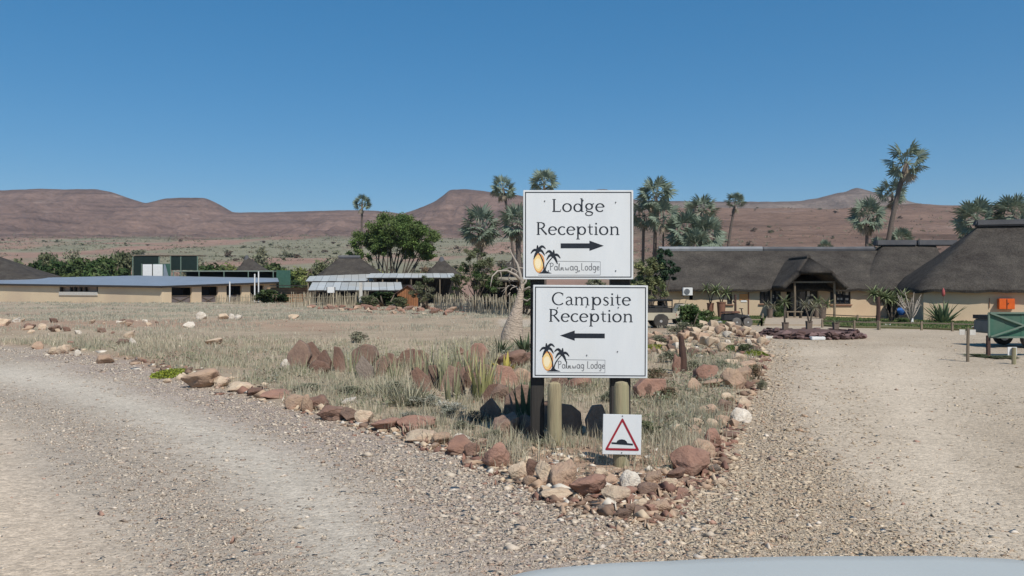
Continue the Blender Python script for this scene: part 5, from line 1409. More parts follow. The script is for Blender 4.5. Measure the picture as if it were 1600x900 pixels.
# ---- brick wall with openings in its courses
Yb = 112
bwall = empty('brick_wall', (X(470, Yb), Yb, 0), 'tan brick wall with a lattice of dark gaps right of the garages', 'wall')
MB().box((0, .12, .8), (X(512, Yb) - X(418, Yb), .18, 2.6)).build('backing', M['mortar'], bwall)
brk = MB().box((0, 0, 0), (.56, .16, .16)).mesh('brick')
for row in range(9):
    for c in range(15):
        x = X(418, Yb) - bwall.location.x + .3 + c * .565 + (row % 2) * .14
        if x > X(511, Yb) - bwall.location.x: continue
        o = link('brick', brk, M['brick'], bwall, (x, -.02, .28 + row * .225)); 
MB().box((.3, .3, 2.42), (X(514, Yb) - X(416, Yb), 2.4, .12)).build('coping', M['frame'], bwall)

# ---- tin sheds
def shed(px0, px1, pyf, pyb, Yf, Yb_, label, m, slope_end=0, posts=4, pyb1=None):
    o = empty('open_shed', (X((px0 + px1) / 2, Yf), Yf, 0), label, 'shed')
    zf, zb = H + (450 - pyf) / F * Yf, H + (450 - pyb) / F * Yb_
    zb1 = zb if pyb1 is None else H + (450 - pyb1) / F * Yb_
    xa, xb = X(px0, Yf) - o.location.x, X(px1, Yf) - o.location.x
    xa2, xb2 = X(px0 + 6, Yb_) - o.location.x, X(px1 - 3, Yb_) - o.location.x
    n = int((xb - xa) / .9); 
    for i in range(n):                   # roofing sheets laid side by side
        t0, t1 = i / n, (i + 1) / n - .004
        dz = .018 * (i % 2)
        A, B = (xa + (xb - xa) * t0, -.1, zf + dz), (xa + (xb - xa) * t1, -.1, zf + dz)
        Cc, D = (xa2 + (xb2 - xa2) * t1, Yb_ - Yf, zb + (zb1 - zb) * t1 + dz), (xa2 + (xb2 - xa2) * t0, Yb_ - Yf, zb + (zb1 - zb) * t0 + dz)
        mb = MB(); mb.add([A, B, Cc, D] + [(p[0], p[1], p[2] - .05) for p in (A, B, Cc, D)], [[0, 1, 2, 3], [7, 6, 5, 4], [0, 4, 5, 1], [1, 5, 6, 2], [2, 6, 7, 3], [3, 7, 4, 0]])
        mb.build('roof_sheet', m, o)
    for i in range(posts):
        x = xa + (xb - xa) * (i + .1) / (posts - .8)
        MB().box((x, .1, (zf - .06) / 2 - .1), (.14, .14, zf - .06)).build('post', M['wood'], o)
    MB().bar((xa, 0, zf - .12), (xb, 0, zf - .12), .1).build('beam', M['frame'], o)
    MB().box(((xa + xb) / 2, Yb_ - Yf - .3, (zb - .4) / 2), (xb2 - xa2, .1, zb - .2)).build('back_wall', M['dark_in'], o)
    return o
shed(478, 585, 439, 431.5, 104, 112, 'upper left shed with a pale sloping tin roof before the wide thatched hut', M['tin_pale'], pyb1=428)
shed(573, 712, 433.5, 427, 102, 110, 'long shed with a pale tin roof and dark open front before the small cone hut', M['tin_pale'], posts=7)
shed(482, 630, 453, 441, 92, 100, 'lowest front shed with a bluish tin roof behind the stick fence', M['tin_pale'], posts=5)
shed(745, 836, 437, 433, 74, 79, 'small shelter with a pale roof edge behind the bare white tree', mat('reed_roof', (.34, .30, .22), (.26, .22, .16), 2), posts=3)

# ---- wooden cabin
Yk = 88
ck = empty('wooden_cabin', (X(662, Yk) - X(662, Yk) + X(637, Yk), Yk, 0), 'small brown plank cabin with a pitched roof among the bushes', 'cabin')
mb = MB(); w_ = 1.15
for i in range(9):
    x = -w_ + 2 * w_ * (i + .5) / 9; top = 1.55 + .75 * (1 - abs(x) / w_)
    MB().box((x, 0, top / 2), (2 * w_ / 9 - .02, .06 + .02 * (i % 2), top)).build('plank', M['plank'], ck)
MB().box((0, 1.3, .75), (2 * w_ - .1, 2.4, 1.5)).build('body', M['dark_in'], ck)
for s_ in (-1, 1):
    mb = MB(); mb.add([(0, -.25, 2.42), (s_ * 1.5, -.25, 1.42), (s_ * 1.5, 2.7, 1.42), (0, 2.7, 2.42)] + [(0, -.25, 2.34), (s_ * 1.5, -.25, 1.34), (s_ * 1.5, 2.7, 1.34), (0, 2.7, 2.34)], [[0, 1, 2, 3], [7, 6, 5, 4], [0, 4, 5, 1], [1, 5, 6, 2], [2, 6, 7, 3], [3, 7, 4, 0]])
    mb.build('roof_slope', M['rust_post'], ck)

# ---- thatched huts further back
def hut(px0, px1, pye, rp0, rp1, pyr, Y, label, rd=.8, wallm='plaster', name='thatched_hut'):
    o = empty(name, (X((px0 + px1) / 2, Y), Y, 0), label, 'hut')
    x0, x1 = X(px0, Y) - o.location.x, X(px1, Y) - o.location.x
    d = (x1 - x0) * .5; ze, zr = H + (450 - pye) / F * Y, H + (450 - pyr) / F * (Y + d)
    rd = min(rd, (x1 - x0) * .24)
    thatch_roof(x0, x1, 0, 2 * d, ze, X(rp0, Y + d) - o.location.x, X(rp1, Y + d) - o.location.x, d, zr, rd, belly=.08, nv=7).build('roof', M['thatch'], o, smooth='auto')
    MB().box(((x0 + x1) / 2, d, ze / 2 - .4), ((x1 - x0) * .8, 2 * d * .8, ze + .9)).build('wall', M[wallm], o)
    if rp1 - rp0 > 8: MB().tube([(X(rp0 - 1, Y + d) - o.location.x, d, zr + .05), (X(rp1 + 1, Y + d) - o.location.x, d, zr + .05)], .3, 8).build('ridge_cap', M['ridge'], o, smooth='auto')
    else: MB().lathe([(.55, -.5), (.42, 0), (.25, .3), (.05, .4)], (X((rp0 + rp1) / 2, Y + d) - o.location.x, d, zr - .1), 12).build('cap', M['ridge'], o, smooth='auto')
    return o
hut(478, 603, 438, 530, 562, 402.5, 116, 'wide dark thatched hut with a flat ridge behind the tin sheds', 2.4)
hut(658, 722, 433, 688, 692, 404, 122, 'small dark cone roofed hut right of the domed tree', 4)
hut(768, 842, 432, 803, 807, 402, 100, 'cone roofed hut peeping out beside the upper board', 4)
hut(366, 412, 424, 384, 387, 401, 158, 'distant little grey cone hut behind the carport', 4)
hut(-70, 58, 437, -22, -14, 396, 134, 'big thatched cone roof cut by the left edge of the view', 4)

# ---- fences of upright sticks
def stick_fence(pts, n, htop, label, posts=()):
    P_ = [Vector((*G(px, py), 0)) for px, py, _ in pts]; hs = [h for _, _, h in pts]
    o = empty('stick_fence', P_[0], label, 'fence')
    stick = [MB().tube([(0, 0, -.1), (.01 * i, .01, .5), (-.015 * i, 0, 1)], [.034, .03, .018], 5).mesh('stick') for i in range(3)]
    seglen = [(P_[i + 1] - P_[i]).length for i in range(len(P_) - 1)]; tot = sum(seglen)
    for k in range(n):
        s_ = tot * (k + rnd.uniform(-.3, .3)) / n; s_ = min(max(s_, 0), tot - .01); i = 0
        while s_ > seglen[i] and i < len(seglen) - 1: s_ -= seglen[i]; i += 1
        t = s_ / seglen[i]; p = P_[i].lerp(P_[i + 1], t) - P_[0]
        h = (hs[i] + (hs[i + 1] - hs[i]) * t) * rnd.uniform(.8, 1.12)
        ob_ = link('stick', stick[k % 3], M['stick'], o, p + Vector((0, rnd.uniform(-.05, .05), gz(p.x + P_[0].x, p.y + P_[0].y) - .02)))
        ob_.scale = (1.3, 1.3, h); ob_.rotation_euler = (rnd.gauss(0, .05), rnd.gauss(0, .07), rnd.random() * 6)
    for i in range(len(P_) - 1):
        a, b = P_[i] - P_[0], P_[i + 1] - P_[0]
        MB().bar(a + Vector((0, .06, hs[i] * .72)), b + Vector((0, .06, hs[i + 1] * .72)), .05).build('wire_rail', M['stick'], o)
    return o
stick_fence([(452, 481, 1.5), (520, 482, 1.6), (575, 480, 1.7)], 80, 1.6, 'pale stick fence before the front shed')
stick_fence([(679, 485, 1.5), (740, 490, 1.5), (800, 497, 1.45), (816, 500, 1.3)], 110, 1.5, 'pale curving stick fence left of the bare white tree')
stick_fence([(336, 476, 1.1), (400, 476, 1.3)], 40, 1.2, 'thin grey stick fence before the garages')
Yp = gY(481)
o = MB().box((X(564, Yp), Yp, 1.2), (.3, .25, 3.0)).build('gate_post', M['paper']); tag(o, 'thick pale square post at the right end of the front stick fence', 'post')
o = empty('notice_board', (X(517, Yp), Yp, 0), 'white notice board on two dark legs before the front shed', 'sign')
MB().box((0, 0, H + (450 - 453) / F * Yp), (.75, .05, .62)).build('board', M['white_metal'], o)
for s_ in (-.42, .42): MB().box((s_, .05, 1.05), (.08, .08, 2.3)).build('leg', M['frame'], o)
# ------------------------------------------------------------ vegetation
def leaf_cloud(r, centres, radii, n, size, pal, w, squash=.8, up=.25, shell=.55):
    """leaf sized quads spread through clumps"""
    centres = np.array(centres); radii = np.array(radii)
    p = radii ** 2 / (radii ** 2).sum(); k = r.choice(len(centres), n, p=p)
    d = r.normal(0, 1, (n, 3)); d /= np.linalg.norm(d, axis=1)[:, None]
    rad = radii[k] * (shell + (1 - shell) * r.random(n)) * r.uniform(.6, 1.08, n)
    C_ = centres[k] + d * rad[:, None] * np.array([1, 1, squash])
    nrm = r.normal(0, 1, (n, 3)) + d * .5 + np.array([0, 0, up]); nrm /= np.linalg.norm(nrm, axis=1)[:, None]
    t = np.cross(nrm, r.normal(0, 1, (n, 3))); t /= np.linalg.norm(t, axis=1)[:, None]; b = np.cross(nrm, t)
    s = size * r.uniform(.6, 1.4, n)[:, None]
    V = np.stack([C_ - t * s, C_ - b * s * .45 + t * 0, C_ + t * s, C_ + b * s * .45], 1).reshape(-1, 3)
    T = (np.arange(n) * 4)[:, None, None] + np.array([[[0, 1, 2], [0, 2, 3]]])
    cb = pick(r, len(centres), pal, w)
    c = cb[k] * r.uniform(.72, 1.28, (n, 1))
    return V, T.reshape(-1, 3), np.repeat(c, 4, 0)
GREEN = [(.075, .12, .04), (.095, .145, .045), (.055, .095, .032), (.12, .155, .06)]
OLIVE = [(.13, .145, .075), (.17, .175, .10), (.09, .11, .055)]
GREY = [(.20, .20, .13), (.26, .25, .17), (.16, .17, .11)]
YELG = [(.16, .20, .06), (.21, .23, .08), (.12, .16, .05)]
SILV = [(.30, .30, .24), (.36, .35, .29), (.22, .23, .17)]
RUSTY = [(.20, .14, .09), (.26, .18, .12), (.13, .12, .06)]
def bush_mesh(seed, pal, n=700, leaf=.06, nc=14, flat=.75, shell=.4, ragged=.4):
    """unit bush: radius about 0.5, height about 1"""
    r = np.random.default_rng(seed); cs, rs = [], []
    for i in range(nc):
        a = r.uniform(0, 2 * np.pi); q_ = r.uniform(.05, .33); z = r.uniform(.2, .78) * (1 - .3 * (q_ / .33) ** 2)
        cs.append((q_ * np.cos(a), q_ * np.sin(a), z)); rs.append(r.uniform(.15, .27))
    for i in range(int(nc * ragged)):
        a = r.uniform(0, 2 * np.pi); cs.append((.4 * np.cos(a), .4 * np.sin(a), r.uniform(.15, .55))); rs.append(r.uniform(.08, .14))
    V, T, C_ = leaf_cloud(r, cs, rs, n, leaf, pal, [1] * len(pal), .9, .3, shell)
    V[:, 2] = np.clip(V[:, 2], .0, 1.2)
    return np_mesh('foliage', V, T, C_)
def stem_mesh(seed, n=6, h=.7, r0=.03, base=.05, spread=.35):
    r = random.Random(seed); mb = MB()
    for i in range(n):
        a = r.random() * 6.28; b = (base * math.cos(a), base * math.sin(a), -.05)
        e = (spread * r.uniform(.5, 1) * math.cos(a), spread * r.uniform(.5, 1) * math.sin(a), h * r.uniform(.7, 1.1))
        m_ = ((b[0] + e[0]) / 2 + r.uniform(-.05, .05), (b[1] + e[1]) / 2, h * .4)
        mb.tube([b, m_, e], [r0, r0 * .7, r0 * .35], 5)
    return mb.mesh('stem', smooth=True)
KIND = {}
for k_, (pal, n_, lf) in {'green': (GREEN, 2600, .05), 'olive': (OLIVE, 2300, .045), 'grey': (GREY, 1600, .04), 'yel': (YELG, 2300, .05), 'silver': (SILV, 2000, .028), 'rusty': (RUSTY, 1200, .035), 'dark': ([(.03, .055, .02), (.045, .07, .025), (.06, .085, .03)], 2800, .05)}.items():
    KIND[k_] = [bush_mesh(hash(k_) % 1 + i * 7 + len(k_) * 13, pal, n_, lf) for i in range(3)]
STEMS = [stem_mesh(i) for i in range(3)]
def bush(px, pyt, pyb, wpx, Y, kind, label, cat='bush', group=None, name='bush', depth=1.0, zb=None):
    """bush spanning pixel rows pyt..pyb and wpx wide at distance Y"""
    x = X(px, Y); z0 = zb if zb is not None else gz(x, Y)
    zt = H + (450 - pyt) / F * Y; h = max(zt - z0, .1); w = wpx / F * Y
    o = empty(name, (x, Y, z0), label, cat, group, rnd.uniform(0, 6.28))
    i = rnd.randint(0, 2)
    a = link('foliage', KIND[kind][i], M['foliage'], o); a.scale = (w, w * depth, h)
    b = link('stem', STEMS[i], M['bark'], o); b.scale = (w, w * depth, h * .9)
    return o
def tree(px, Y, crown, nclump, label, leafn=9000, leaf=.16, pal=GREEN, seed=1, trunk_r=.2, trunks=3, name='tree', barkm='bark', cat='tree', shell=.35, squash=.7, zb=None):
    """crown: list of (px,py,rx_px,rz_px) ellipses filled with clumps"""
    r = np.random.default_rng(seed); x0 = X(px, Y); z0 = gz(x0, Y) if zb is None else zb
    o = empty(name, (x0, Y, z0), label, cat)
    cs, rs = [], []; s = Y / F
    area = sum(c[2] * c[3] for c in crown)
    for (cx, cy, rx, rz) in crown:
        for i in range(max(2, int(nclump * rx * rz / area))):
            while True:
                d = r.uniform(-1, 1, 3)
                if (d ** 2).sum() < 1: break
            cs.append((X(cx, Y) - x0 + d[0] * rx * s, d[1] * rx * s * .9, H + (450 - cy) * s - z0 + d[2] * rz * s)); rs.append(r.uniform(.24, .42) * min(rx, rz * 1.3) * s)
    V, T, C_ = leaf_cloud(r, cs, rs, leafn, leaf, pal, [1] * len(pal), squash, .4, shell)
    link('crown', np_mesh('crown', V, T, C_), M['foliage'], o)
    mb = MB(); rr = random.Random(seed)
    for k in range(trunks):
        b = Vector(((k - (trunks - 1) / 2) * trunk_r * 3.2, rr.uniform(-.4, .4), -.3)); 
        for j in range(5):
            c = Vector(cs[rr.randrange(len(cs))]); m1 = b.lerp(c, .35) + Vector((0, 0, .25)); m2 = b.lerp(c, .7) + Vector((rr.uniform(-.3, .3), rr.uniform(-.3, .3), 0))
            mb.tube([b, m1, m2, c], [trunk_r, trunk_r * .62, trunk_r * .36, trunk_r * .12], 6)
    mb.build('trunk', M[barkm], o, smooth=True)
    return o

# ---- palms
def fan_mesh(seed, dead=False):
    """leaf along +X, length 1: bare stalk, then a pleated fan with split tips"""
    r = random.Random(seed); V, T, C_ = [], [], []
    def q4(pts, c):
        n = len(V); V.extend(pts); T.append([n, n + 1, n + 2]); T.append([n, n + 2, n + 3]); C_.extend([c] * 4)
    if dead: base, tip, st = (.34, .29, .22), (.42, .37, .29), (.28, .23, .17)
    else: base, tip, st = (.18, .22, .165), (.105, .145, .09), (.30, .32, .25)
    q4([(0, -.022, 0), (0, .022, 0), (.52, .014, -.01), (.52, -.014, -.01)], st)
    ns = 15; half = R(108 if not dead else 50); sag = -.10 if not dead else -.03
    for i in range(ns):
        t = i / (ns - 1) * 2 - 1; a = t * half; L = (.52 - .10 * abs(t)) * r.uniform(.88, 1.06)
        da = half / ns * 1.05; z = .03 * (-1) ** i
        p0 = (.48 - .0 * abs(t), 0, 0)
        m = lambda ang, l, zz: (p0[0] + math.cos(ang) * l, math.sin(ang) * l, zz)
        zc = sag * abs(t)
        sh = r.uniform(.8, 1.2)
        bc = tuple(c * sh for c in base); tc_ = tuple(c * sh for c in tip)
        n = len(V)
        V.extend([p0, m(a - da, L * .6, zc + z * .4 - .02), m(a + da, L * .6, zc - z * .4 - .02), m(a + r.uniform(-.03, .03), L, zc * 1.6 - .07 + z)])
        T.extend([[n, n + 1, n + 2], [n + 1, n + 3, n + 2]]); C_.extend([bc, bc, bc, tc_])
    return np_mesh('leaf', np.array(V), np.array(T), np.array(C_))
FANS = [fan_mesh(i) for i in range(4)]; DEAD = [fan_mesh(20 + i, True) for i in range(2)]
def palm(px, py, rpx, bpx, bpy, Y, label, nleaf=26, ndead=5, bend=0, tr=.17, skirt=0, name='fan_palm', lowest=-35, taper=.75):
    z0 = gz(X(bpx, Y), Y); x0 = X(bpx, Y)
    if bpy is None: bpy = 450 + (H - z0) / Y * F
    o = empty(name, (x0, Y, z0), label, 'palm', 'fan palms beyond the roofs')
    s = Y / F; top = Vector((X(px, Y) - x0, 0, H + (450 - py) * s - z0 - rpx * s * .12))
    base = Vector((0, 0, -.3)); mid = base.lerp(top, .5) + Vector((bend * s, 0, 0))
    pts = []
    for i in range(11):
        t = i / 10; pts.append((1 - t) ** 2 * base + 2 * t * (1 - t) * (mid * 2 - (base + top) / 2) + t * t * top)
    MB().tube(pts, [tr * (1.25 - .25 * min(1, i / 2)) * (1 - (1 - taper) * i / 10) for i in range(11)], 9).build('trunk', M['bark_palm'], o, smooth=True)
    Rr = rpx * s * 1.14
    nleaf = int(nleaf * .95); ndead += 3
    g = 2.39996
    for i in range(nleaf):
        t = (i + .5) / nleaf; el = R(82 - (82 - lowest) * t ** .85 + rnd.uniform(-7, 7)); az = i * g + rnd.uniform(-.2, .2)
        l = link('leaf', FANS[i % 4], M['foliage'], o, top + Vector((0, 0, -.25 * t * tr)))
        k = Rr * rnd.uniform(.92, 1.12); l.scale = (k, k * 1.0, k)
        l.rotation_euler = Euler((rnd.uniform(-1.25, 1.25), -el, az), 'XYZ')
    for i in range(ndead):
        l = link('dead_leaf', DEAD[i % 2], M['foliage'], o, top + Vector((0, 0, -.1)))
        k = Rr * rnd.uniform(.75, 1.05); l.scale = (k, k, k); l.rotation_euler = Euler((rnd.uniform(-.5, .5), R(rnd.uniform(58, 82)), rnd.uniform(0, 6.28)), 'XYZ')
    for i in range(skirt):
        t = i / max(skirt, 1); p = pts[10].lerp(pts[5], t)
        l = link('dead_leaf', DEAD[i % 2], M['foliage'], o, p); k = Rr * rnd.uniform(.55, .85); l.scale = (k, k * .7, k)
        l.rotation_euler = Euler((0, R(rnd.uniform(76, 88)), rnd.uniform(0, 6.28)), 'XYZ')
    return o
palm(566, 317, 15, 563, None, 135, 'lone slim palm rising behind the domed green tree', 20, 3, tr=.22, lowest=-25)
palm(750, 350, 34, 752, None, 82, 'shaggy palm with hanging dead leaves, leftmost of the group left of the boards', 30, 6, tr=.28, skirt=14, lowest=-50)
palm(786, 292, 21, 806, None, 88, 'palm with a leaning stem, highest left of the upper board', 24, 4, bend=5, tr=.17)
palm(809, 345, 32, 812, None, 78, 'thick palm with a long dead skirt against the upper board left edge', 28, 4, tr=.30, skirt=26, lowest=-40)
palm(850, 284, 23, 852, None, 92, 'palm whose head shows just above the upper board', 24, 3, tr=.18)
palm(1025, 303, 30, 1021, None, 88, 'tall palm right of the upper board with a dark stem', 28, 4, tr=.24, lowest=-40)
palm(1037, 335, 27, 1040, None, 86, 'palm with a thin grey stem in front of the tall dark stemmed one', 22, 4, bend=-2, tr=.13, lowest=-50)
palm(1006, 333, 24, 1003, None, 90, 'palm partly hidden by the right edge of the upper board', 22, 4, tr=.2, lowest=-55)
palm(1096, 327, 28, 1096, None, 92, 'palm with the highest head of the dense clump behind the lodge ridge', 24, 3, tr=.2, lowest=-30)
palm(1072, 358, 32, 1074, None, 84, 'bushy blue green palm, left one in the dense clump behind the ridge', 26, 2, tr=.24, lowest=-45)
palm(1103, 362, 33, 1098, None, 82, 'widest bushy palm in the middle of the dense clump behind the ridge', 30, 2, tr=.25, lowest=-55)
palm(1086, 378, 26, 1084, None, 80, 'low palm shrub at the foot of the dense clump behind the ridge', 24, 1, tr=.25, lowest=-20)
palm(1061, 384, 15, 1060, None, 84, 'small low palm just left of the dense clump', 18, 0, tr=.2, lowest=-10)
palm(1149, 314, 17, 1130, None, 88, 'slim palm with a curving dark stem standing clear over the lodge roof', 18, 4, bend=-3.5, tr=.17, lowest=-15)
palm(1120, 386, 10, 1118, None, 84, 'tiny low palm left of the slim curving one', 14, 0, tr=.15, lowest=0)
palm(1417, 250, 33, 1379, None, 84, 'tallest palm, leaning right, with a wide open head', 19, 5, bend=-9, tr=.26, lowest=-38, taper=.9)
palm(1394, 300, 24, 1396, None, 88, 'palm with a slim straight stem behind the tallest leaning one', 18, 4, tr=.14, lowest=-35)
palm(1355, 335, 29, 1353, None, 82, 'shaggy palm left of the tallest leaning one', 30, 6, tr=.2, lowest=-50)
palm(1409, 372, 20, 1409, None, 86, 'low blue green palm between the stems over the raised roof', 20, 0, tr=.2, lowest=-5)
palm(1372, 385, 17, 1372, None, 86, 'dark low palm at the foot of the leaning stem', 18, 2, tr=.2, lowest=-20)
palm(1526, 340, 33, 1530, None, 80, 'broad headed palm just left of the hall ridge', 30, 4, tr=.26, lowest=-45)
palm(1585, 330, 31, 1588, None, 78, 'broad headed palm behind the hall ridge', 30, 4, tr=.26, lowest=-40)
palm(1624, 345, 28, 1624, None, 80, 'palm cut by the right edge of the view', 24, 3, tr=.24, lowest=-40)
palm(1289, 385, 12, 1289, None, 84, 'little palm tuft peeping over the ridge above the porch', 16, 0, tr=.2, lowest=0)

# ---- trees and bushes behind the buildings
tree(610, 128, [(578, 378, 31, 28), (618, 367, 42, 31), (652, 376, 33, 30), (630, 358, 32, 22), (562, 388, 18, 22), (670, 388, 18, 22), (600, 385, 34, 18), (640, 388, 34, 16), (592, 397, 30, 12), (655, 398, 24, 11)], 190, 'broad domed green tree with dark forked trunks behind the sheds', 46000, .17, [(.10, .15, .045), (.12, .18, .05), (.08, .125, .04), (.15, .20, .07)], 31, .22, 5, shell=.2, squash=.8)
for i, (px, top, w, Y, k, lab) in enumerate([
    (60, 404, 50, 150, 'dark', 'dark green bush behind the tin roof, beside the left thatch'),
    (92, 401, 60, 156, 'green', 'green bush, second from the left behind the tin roof'),
    (130, 398, 62, 150, 'dark', 'dark bush in the middle of the hedge behind the tin roof'),
    (165, 390, 62, 154, 'green', 'tall green bush left of the net tower'),
    (195, 386, 46, 158, 'olive', 'rust tinged tall bush just left of the net tower'),
    (25, 397, 40, 175, 'olive', 'grey green bush above the left thatch'),
    (112, 412, 40, 145, 'yel', 'yellowish bush low in the hedge behind the tin roof'),
    (330, 408, 62, 165, 'green', 'green bush right of the net tower'),
    (355, 404, 46, 172, 'yel', 'yellow green bush left of the distant cone hut'),
    (425, 405, 60, 170, 'green', 'green bush right of the distant cone hut'),
    (462, 410, 60, 160, 'yel', 'yellow green bush left of the wide thatched hut'),
    (440, 424, 50, 150, 'dark', 'dark bush below the yellow green one left of the wide hut'),
    (500, 402, 40, 175, 'olive', 'olive bush behind the left slope of the wide hut'),
    (585, 412, 50, 126, 'yel', 'bright yellow green reeds right of the wide hut'),
    (620, 414, 60, 126, 'yel', 'bright yellow green reeds under the domed tree'),
    (655, 413, 46, 127, 'yel', 'yellow green reeds left of the small cone hut'),
    (700, 412, 44, 132, 'olive', 'bush behind the small cone hut'),
    (70, 388, 40, 168, 'olive', 'olive bush behind the dark bush beside the left thatch'),
    (115, 384, 44, 172, 'grey', 'grey bush high behind the hedge'),
    (148, 403, 50, 146, 'green', 'green bush in front of the tall one left of the net tower'),
    (305, 398, 40, 178, 'grey', 'grey bush rising behind the carport roof'),
    (410, 378, 46, 190, 'grey', 'tall loose grey green bush far behind the carport end'),
    (525, 392, 60, 178, 'grey', 'grey bush above the ridge of the wide hut'),
    (570, 404, 40, 140, 'olive', 'olive bush between wide hut and reeds'),
    (664, 405, 24, 135, 'rusty', 'small rusty brown bush left of the small cone hut')]):
    bush(px, top - 4, 470, w * 1.25, Y, k, lab, group='bushes behind the buildings')
tree(745, 74, [(742, 408, 26, 20), (765, 425, 30, 22), (725, 428, 22, 18), (752, 448, 34, 20), (716, 452, 16, 16)], 60, 'loose olive green tree before the small shelter, left of the bare white tree', 9000, .10, OLIVE + GREEN[:1], 32, .10, 3, shell=.25)
tree(665, 76, [(664, 444, 20, 14), (662, 462, 22, 14), (654, 452, 16, 12)], 26, 'round grey green shrub between the cabin and the curved stick fence', 3800, .075, OLIVE + GREY[:1], 33, .06, 2, cat='bush', name='shrub')
tree(1018, 50, [(1010, 425, 26, 30), (1000, 455, 28, 26), (1028, 452, 18, 20)], 55, 'pale olive tree half hidden by the right edges of the boards', 9000, .085, [(.20, .21, .10), (.16, .18, .085), (.13, .155, .07)], 34, .09, 3, shell=.25)
tree(1040, 53, [(1038, 407, 18, 17), (1040, 425, 19, 16), (1030, 440, 16, 12)], 40, 'dark blue green shrub tree against the left end of the thatch', 7000, .085, [(.035, .07, .04), (.05, .09, .05), (.04, .065, .035)], 35, .07, 2, shell=.25)
tree(820, 60, [(832, 452, 22, 26), (815, 470, 18, 20), (838, 480, 16, 16)], 40, 'dark leafy bush behind the left edge of the boards', 6000, .08, GREEN[:3] + OLIVE[2:], 36, .06, 3, shell=.25, cat='bush', name='bush')
for (px, top, bot, w, kind, lab) in [
    (424, 449, 475, 60, 'dark', 'dark sprawling bush before the last garage'),
    (600, 452, 481, 74, 'dark', 'dark bush in front of the cabin and the front stick fence'),
    (575, 458, 482, 40, 'olive', 'olive bush at the left of the dark cabin bush'),
    (622, 462, 484, 38, 'olive', 'olive bush right of the dark cabin bush'),
    (1080, 470, 516, 50, 'green', 'green leafy bush in front of the parked safari vehicle'),
    (1102, 478, 513, 36, 'green', 'green bush right of the safari vehicle, beside the quad bike'),
    (1064, 500, 524, 52, 'grey', 'grey green low shrub below the leafy bush'),
    (1092, 502, 530, 38, 'olive', 'olive low shrub left on the rubble heap'),
    (1168, 535, 557, 36, 'olive', 'small green shrub at the right end of the rubble heap'),
    (1030, 520, 540, 40, 'grey', 'dry grey shrub just right of the lower board'),
    (1050, 545, 572, 50, 'grey', 'dry brown grey bush behind the short weathered post'),
    (1025, 568, 610, 56, 'rusty', 'dry reddish brown bush right beside the lower board'),
    (1180, 563, 600, 34, 'rusty', 'dry straw bush leaning over the right road edge')]:
    Y = gY(bot - 1)
    bush(px, top, bot, w, Y, kind, lab, group=None)
for (px, top, bot, w, kind, lab) in [
    (662, 612, 645, 60, 'silver', 'silver grey shrub at the foot of the pointed slabs'),
    (700, 622, 660, 64, 'silver', 'silver grey shrub before the tall narrow slab'),
    (745, 638, 672, 50, 'rusty', 'purplish dry shrub left of the shaded stones'),
    (640, 640, 668, 46, 'silver', 'low silver shrub nearest the long kerb stone')]:
    bush(px, top, bot, w, gY(bot - 2), kind, lab, group='silvery shrubs of the bed', name='shrub')
SC_COUNT = 0
for (px, top, bot, w, kind, lab) in [
    (610, 592, 622, 60, 'grey', 'pale grey shrub among the bunch grass, left of the silver ones'),
    (480, 596, 618, 60, 'grey', 'low grey green shrub before the leftmost slabs'),
    (545, 600, 622, 54, 'grey', 'low grey green shrub before the narrow dark slab'),
    (770, 668, 700, 40, 'grey', 'straw grey shrub at the left of the shaded stones'),
    (725, 655, 682, 46, 'grey', 'grey green shrub before the purplish dry one'),
    (950, 608, 636, 44, 'grey', 'grey shrub behind the right dark post'),
    (1040, 600, 632, 50, 'rusty', 'brown grey shrub left of the red wedge boulder'),
    (1010, 655, 690, 50, 'olive', 'green grey shrub right of the hump sign'),
    (1050, 640, 668, 44, 'grey', 'pale shrub between hump sign and right kerb'),
    (1085, 560, 585, 40, 'grey', 'dry grey shrub right of the short weathered post'),
    (1125, 560, 585, 44, 'grey', 'straw coloured shrub before the right edge pile'),
    (1190, 590, 612, 20, 'grey', 'tiny grey shrub on the right road edge'),
    (890, 585, 612, 50, 'olive', 'green grey shrub under the lower board'),
    (845, 690, 712, 30, 'grey', 'small dry shrub between the left posts'),
    (560, 515, 540, 40, 'grey', 'grey shrub in the middle of the open field')]:
    bush(px, top, bot, w, gY(bot - 2), kind, lab, group='small dry shrubs of the bed', name='shrub')
# ---- the bare white bottle tree
Yb = gY(541)
bt = empty('bottle_tree', (X(800, Yb), Yb, gz(X(800, Yb), Yb)), 'fat white bottle shaped trunk with bare drooping branches left of the boards', 'tree')
def bp(px, py): return Vector((X(px, Yb) - bt.location.x, 0, H + (450 - py) / F * Yb - bt.location.z))
MB().tube([bp(800, 546), bp(800, 538), bp(800, 525), bp(803, 508), bp(807, 490), bp(811, 472), bp(814, 455), bp(816, 443)], [.46, .43, .41, .33, .22, .15, .11, .07], 16).build('trunk', M['bark_pale'], bt, smooth=True)
def branch(pts, r0, r1, dy=0):
    P_ = [bp(*p) + Vector((0, dy * i / (len(pts) - 1), 0)) for i, p in enumerate(pts)]; n = len(P_)
    return MB().tube(P_, [r0 + (r1 - r0) * i / (n - 1) for i in range(n)], 6).build('branch', M['twig_pale'], bt, smooth=True)
branch([(815, 448), (813, 430), (808, 412), (800, 398), (796, 388)], .07, .015)
branch([(814, 440), (806, 430), (792, 423), (778, 424), (770, 432), (767, 448)], .06, .015, -.8)
branch([(810, 425), (798, 418), (786, 421), (776, 428)], .035, .012, .6)
branch([(815, 450), (822, 440), (824, 425), (818, 405)], .05, .012, .4)
branch([(806, 428), (812, 418), (824, 420), (830, 434)], .04, .01, .3)
branch([(814, 456), (826, 449), (838, 450), (846, 458)], .045, .01, -.5)
